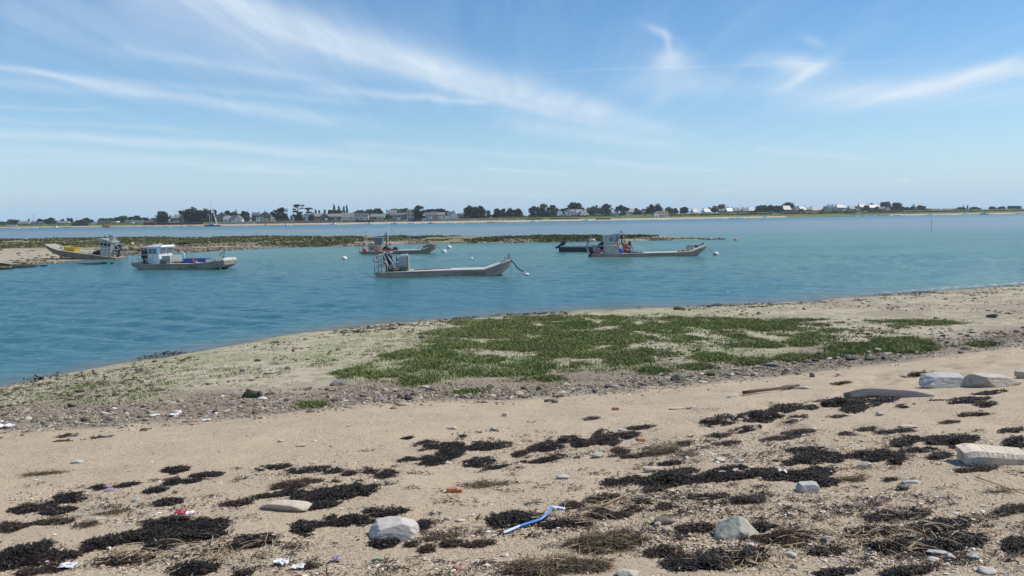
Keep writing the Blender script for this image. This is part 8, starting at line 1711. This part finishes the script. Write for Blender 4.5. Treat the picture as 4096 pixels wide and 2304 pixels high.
for i, p in enumerate(SP):
    d = SP[min(i + 1, 5)] - SP[max(i - 1, 0)]; d[2] = 0; d /= np.linalg.norm(d); sd = np.array([-d[1], d[0], .9]); sd /= np.linalg.norm(sd); p = p - SP[0]; S.append([tuple(p - sd * .008), tuple(p + sd * .008), tuple(p + sd * .008 + np.array([0, 0, .004])), tuple(p - sd * .008 + np.array([0, 0, .004]))])
o = MB().loft(S).build('blue_strap', pmat('blue_strap_plastic', (.03, .22, .62), (.025, .17, .5), 5, rough=.4)); o.location = SP[0]; tag(o, 'bright blue packing strap lying over dark weed', 'strap')
def rag(px, py, s, m, name, label, cat, seed, hgt=.35):
    rng = np.random.default_rng(seed); q = on_beach(px, py); n = 14; u, v = np.meshgrid(np.linspace(-1, 1, n), np.linspace(-1, 1, n)); ang = np.arctan2(v, u); rr = np.hypot(u, v)
    z = s * hgt * (fbm(u * 2.2 + seed, v * 2.2, 3) * 1.6 - .3) + .015; x = u * s * (1 + .3 * vnoise(v * 3 + seed, u)); y = v * s * .7 * (1 + .3 * vnoise(u * 3, v + seed))
    i = np.arange(n * n).reshape(n, n); F = np.stack([i[:-1, :-1], i[:-1, 1:], i[1:, 1:], i[1:, :-1]], -1).reshape(-1, 4)
    o = mesh_np(name, np.stack([x, y, np.maximum(z, .0)], -1).reshape(-1, 3), F, m, smooth=True); sd = o.modifiers.new('thickness', 'SOLIDIFY'); sd.thickness = .002; o.location = q; return tag(o, label, cat)
m_plw = pmat('white_plastic_film', (.75, .74, .73), (.6, .6, .6), 6, rough=.4); m_plp = pmat('mauve_plastic', (.30, .24, .36), (.22, .18, .28), 6, rough=.5); m_plr = pmat('red_net_plastic', (.50, .03, .07), (.36, .02, .05), 12, rough=.5); m_plg = pmat('green_plastic_strip', (.02, .22, .11), (.02, .16, .08), 6, rough=.4)
rag(1125, 2262, .045, m_plw, 'plastic_rag', 'crumpled white plastic rag near the bottom edge', 'plastic', 5, .9); rag(1190, 2276, .04, m_plw, 'plastic_rag', 'smaller white plastic piece beside the brown tuft', 'plastic', 6); rag(1346, 2246, .03, m_plp, 'plastic_rag', 'mauve plastic scrap near the green strip', 'plastic', 7, .8)
o = rag(726, 2092, .042, m_plr, 'red_scrap', 'red plastic scrap on the largest black mound', 'plastic', 8, .6); o.location.z += .07
o = rag(755, 2088, .04, m_plw, 'white_scrap', 'white plastic scrap beside the red one on the largest black mound', 'plastic', 9, .5); o.location.z += .06
rag(25, 1712, .11, m_plw, 'plastic_sheet', 'white torn plastic sheet at the picture edge gravel', 'plastic', 10, .6); rag(270, 2272, .05, m_plw, 'plastic_rag', 'white plastic in the seaweed below the big dark mound', 'plastic', 11); rag(700, 1664, .08, m_plw, 'plastic_sheet', 'white bent plastic piece in the gravel', 'plastic', 12, .5); rag(620, 1666, .07, m_plw, 'plastic_sheet', 'whitish plastic pieces in the gravel nearer the edge', 'plastic', 13, .5); rag(826, 1684, .06, m_plw, 'plastic_sheet', 'clear white plastic at the lower gravel edge', 'plastic', 14, .4); rag(440, 1964, .04, m_plp, 'plastic_rag', 'lilac plastic film beside the black chain', 'plastic', 15); rag(3128, 1906, .035, m_plw, 'plastic_rag', 'white plastic flake on the drift behind the bluish stone', 'plastic', 16, .9).location.z += .03
stick([(1486, 2254), (1508, 2248), (1530, 2252)], .010, 'short bright green plastic strip near the bottom', m_plg, 'green_strip', 'plastic')

# ------------------------------------------------------------------ the air between here and the far shore
hz, t, b_, out = newmat('sea_haze'); hz.node_tree.nodes.remove(b_)
pv = t.n('ShaderNodeVolumePrincipled', {'Color': (.86, .93, 1.0, 1), 'Density': .00011, 'Anisotropy': .2}); hz.node_tree.links.new(pv.outputs[0], out.inputs['Volume'])
o = MB().box((0, 0, 17), (5200, 4400, 44)).build('haze', hz); tag(o, 'thin sea haze over the water', 'haze', kind='stuff')
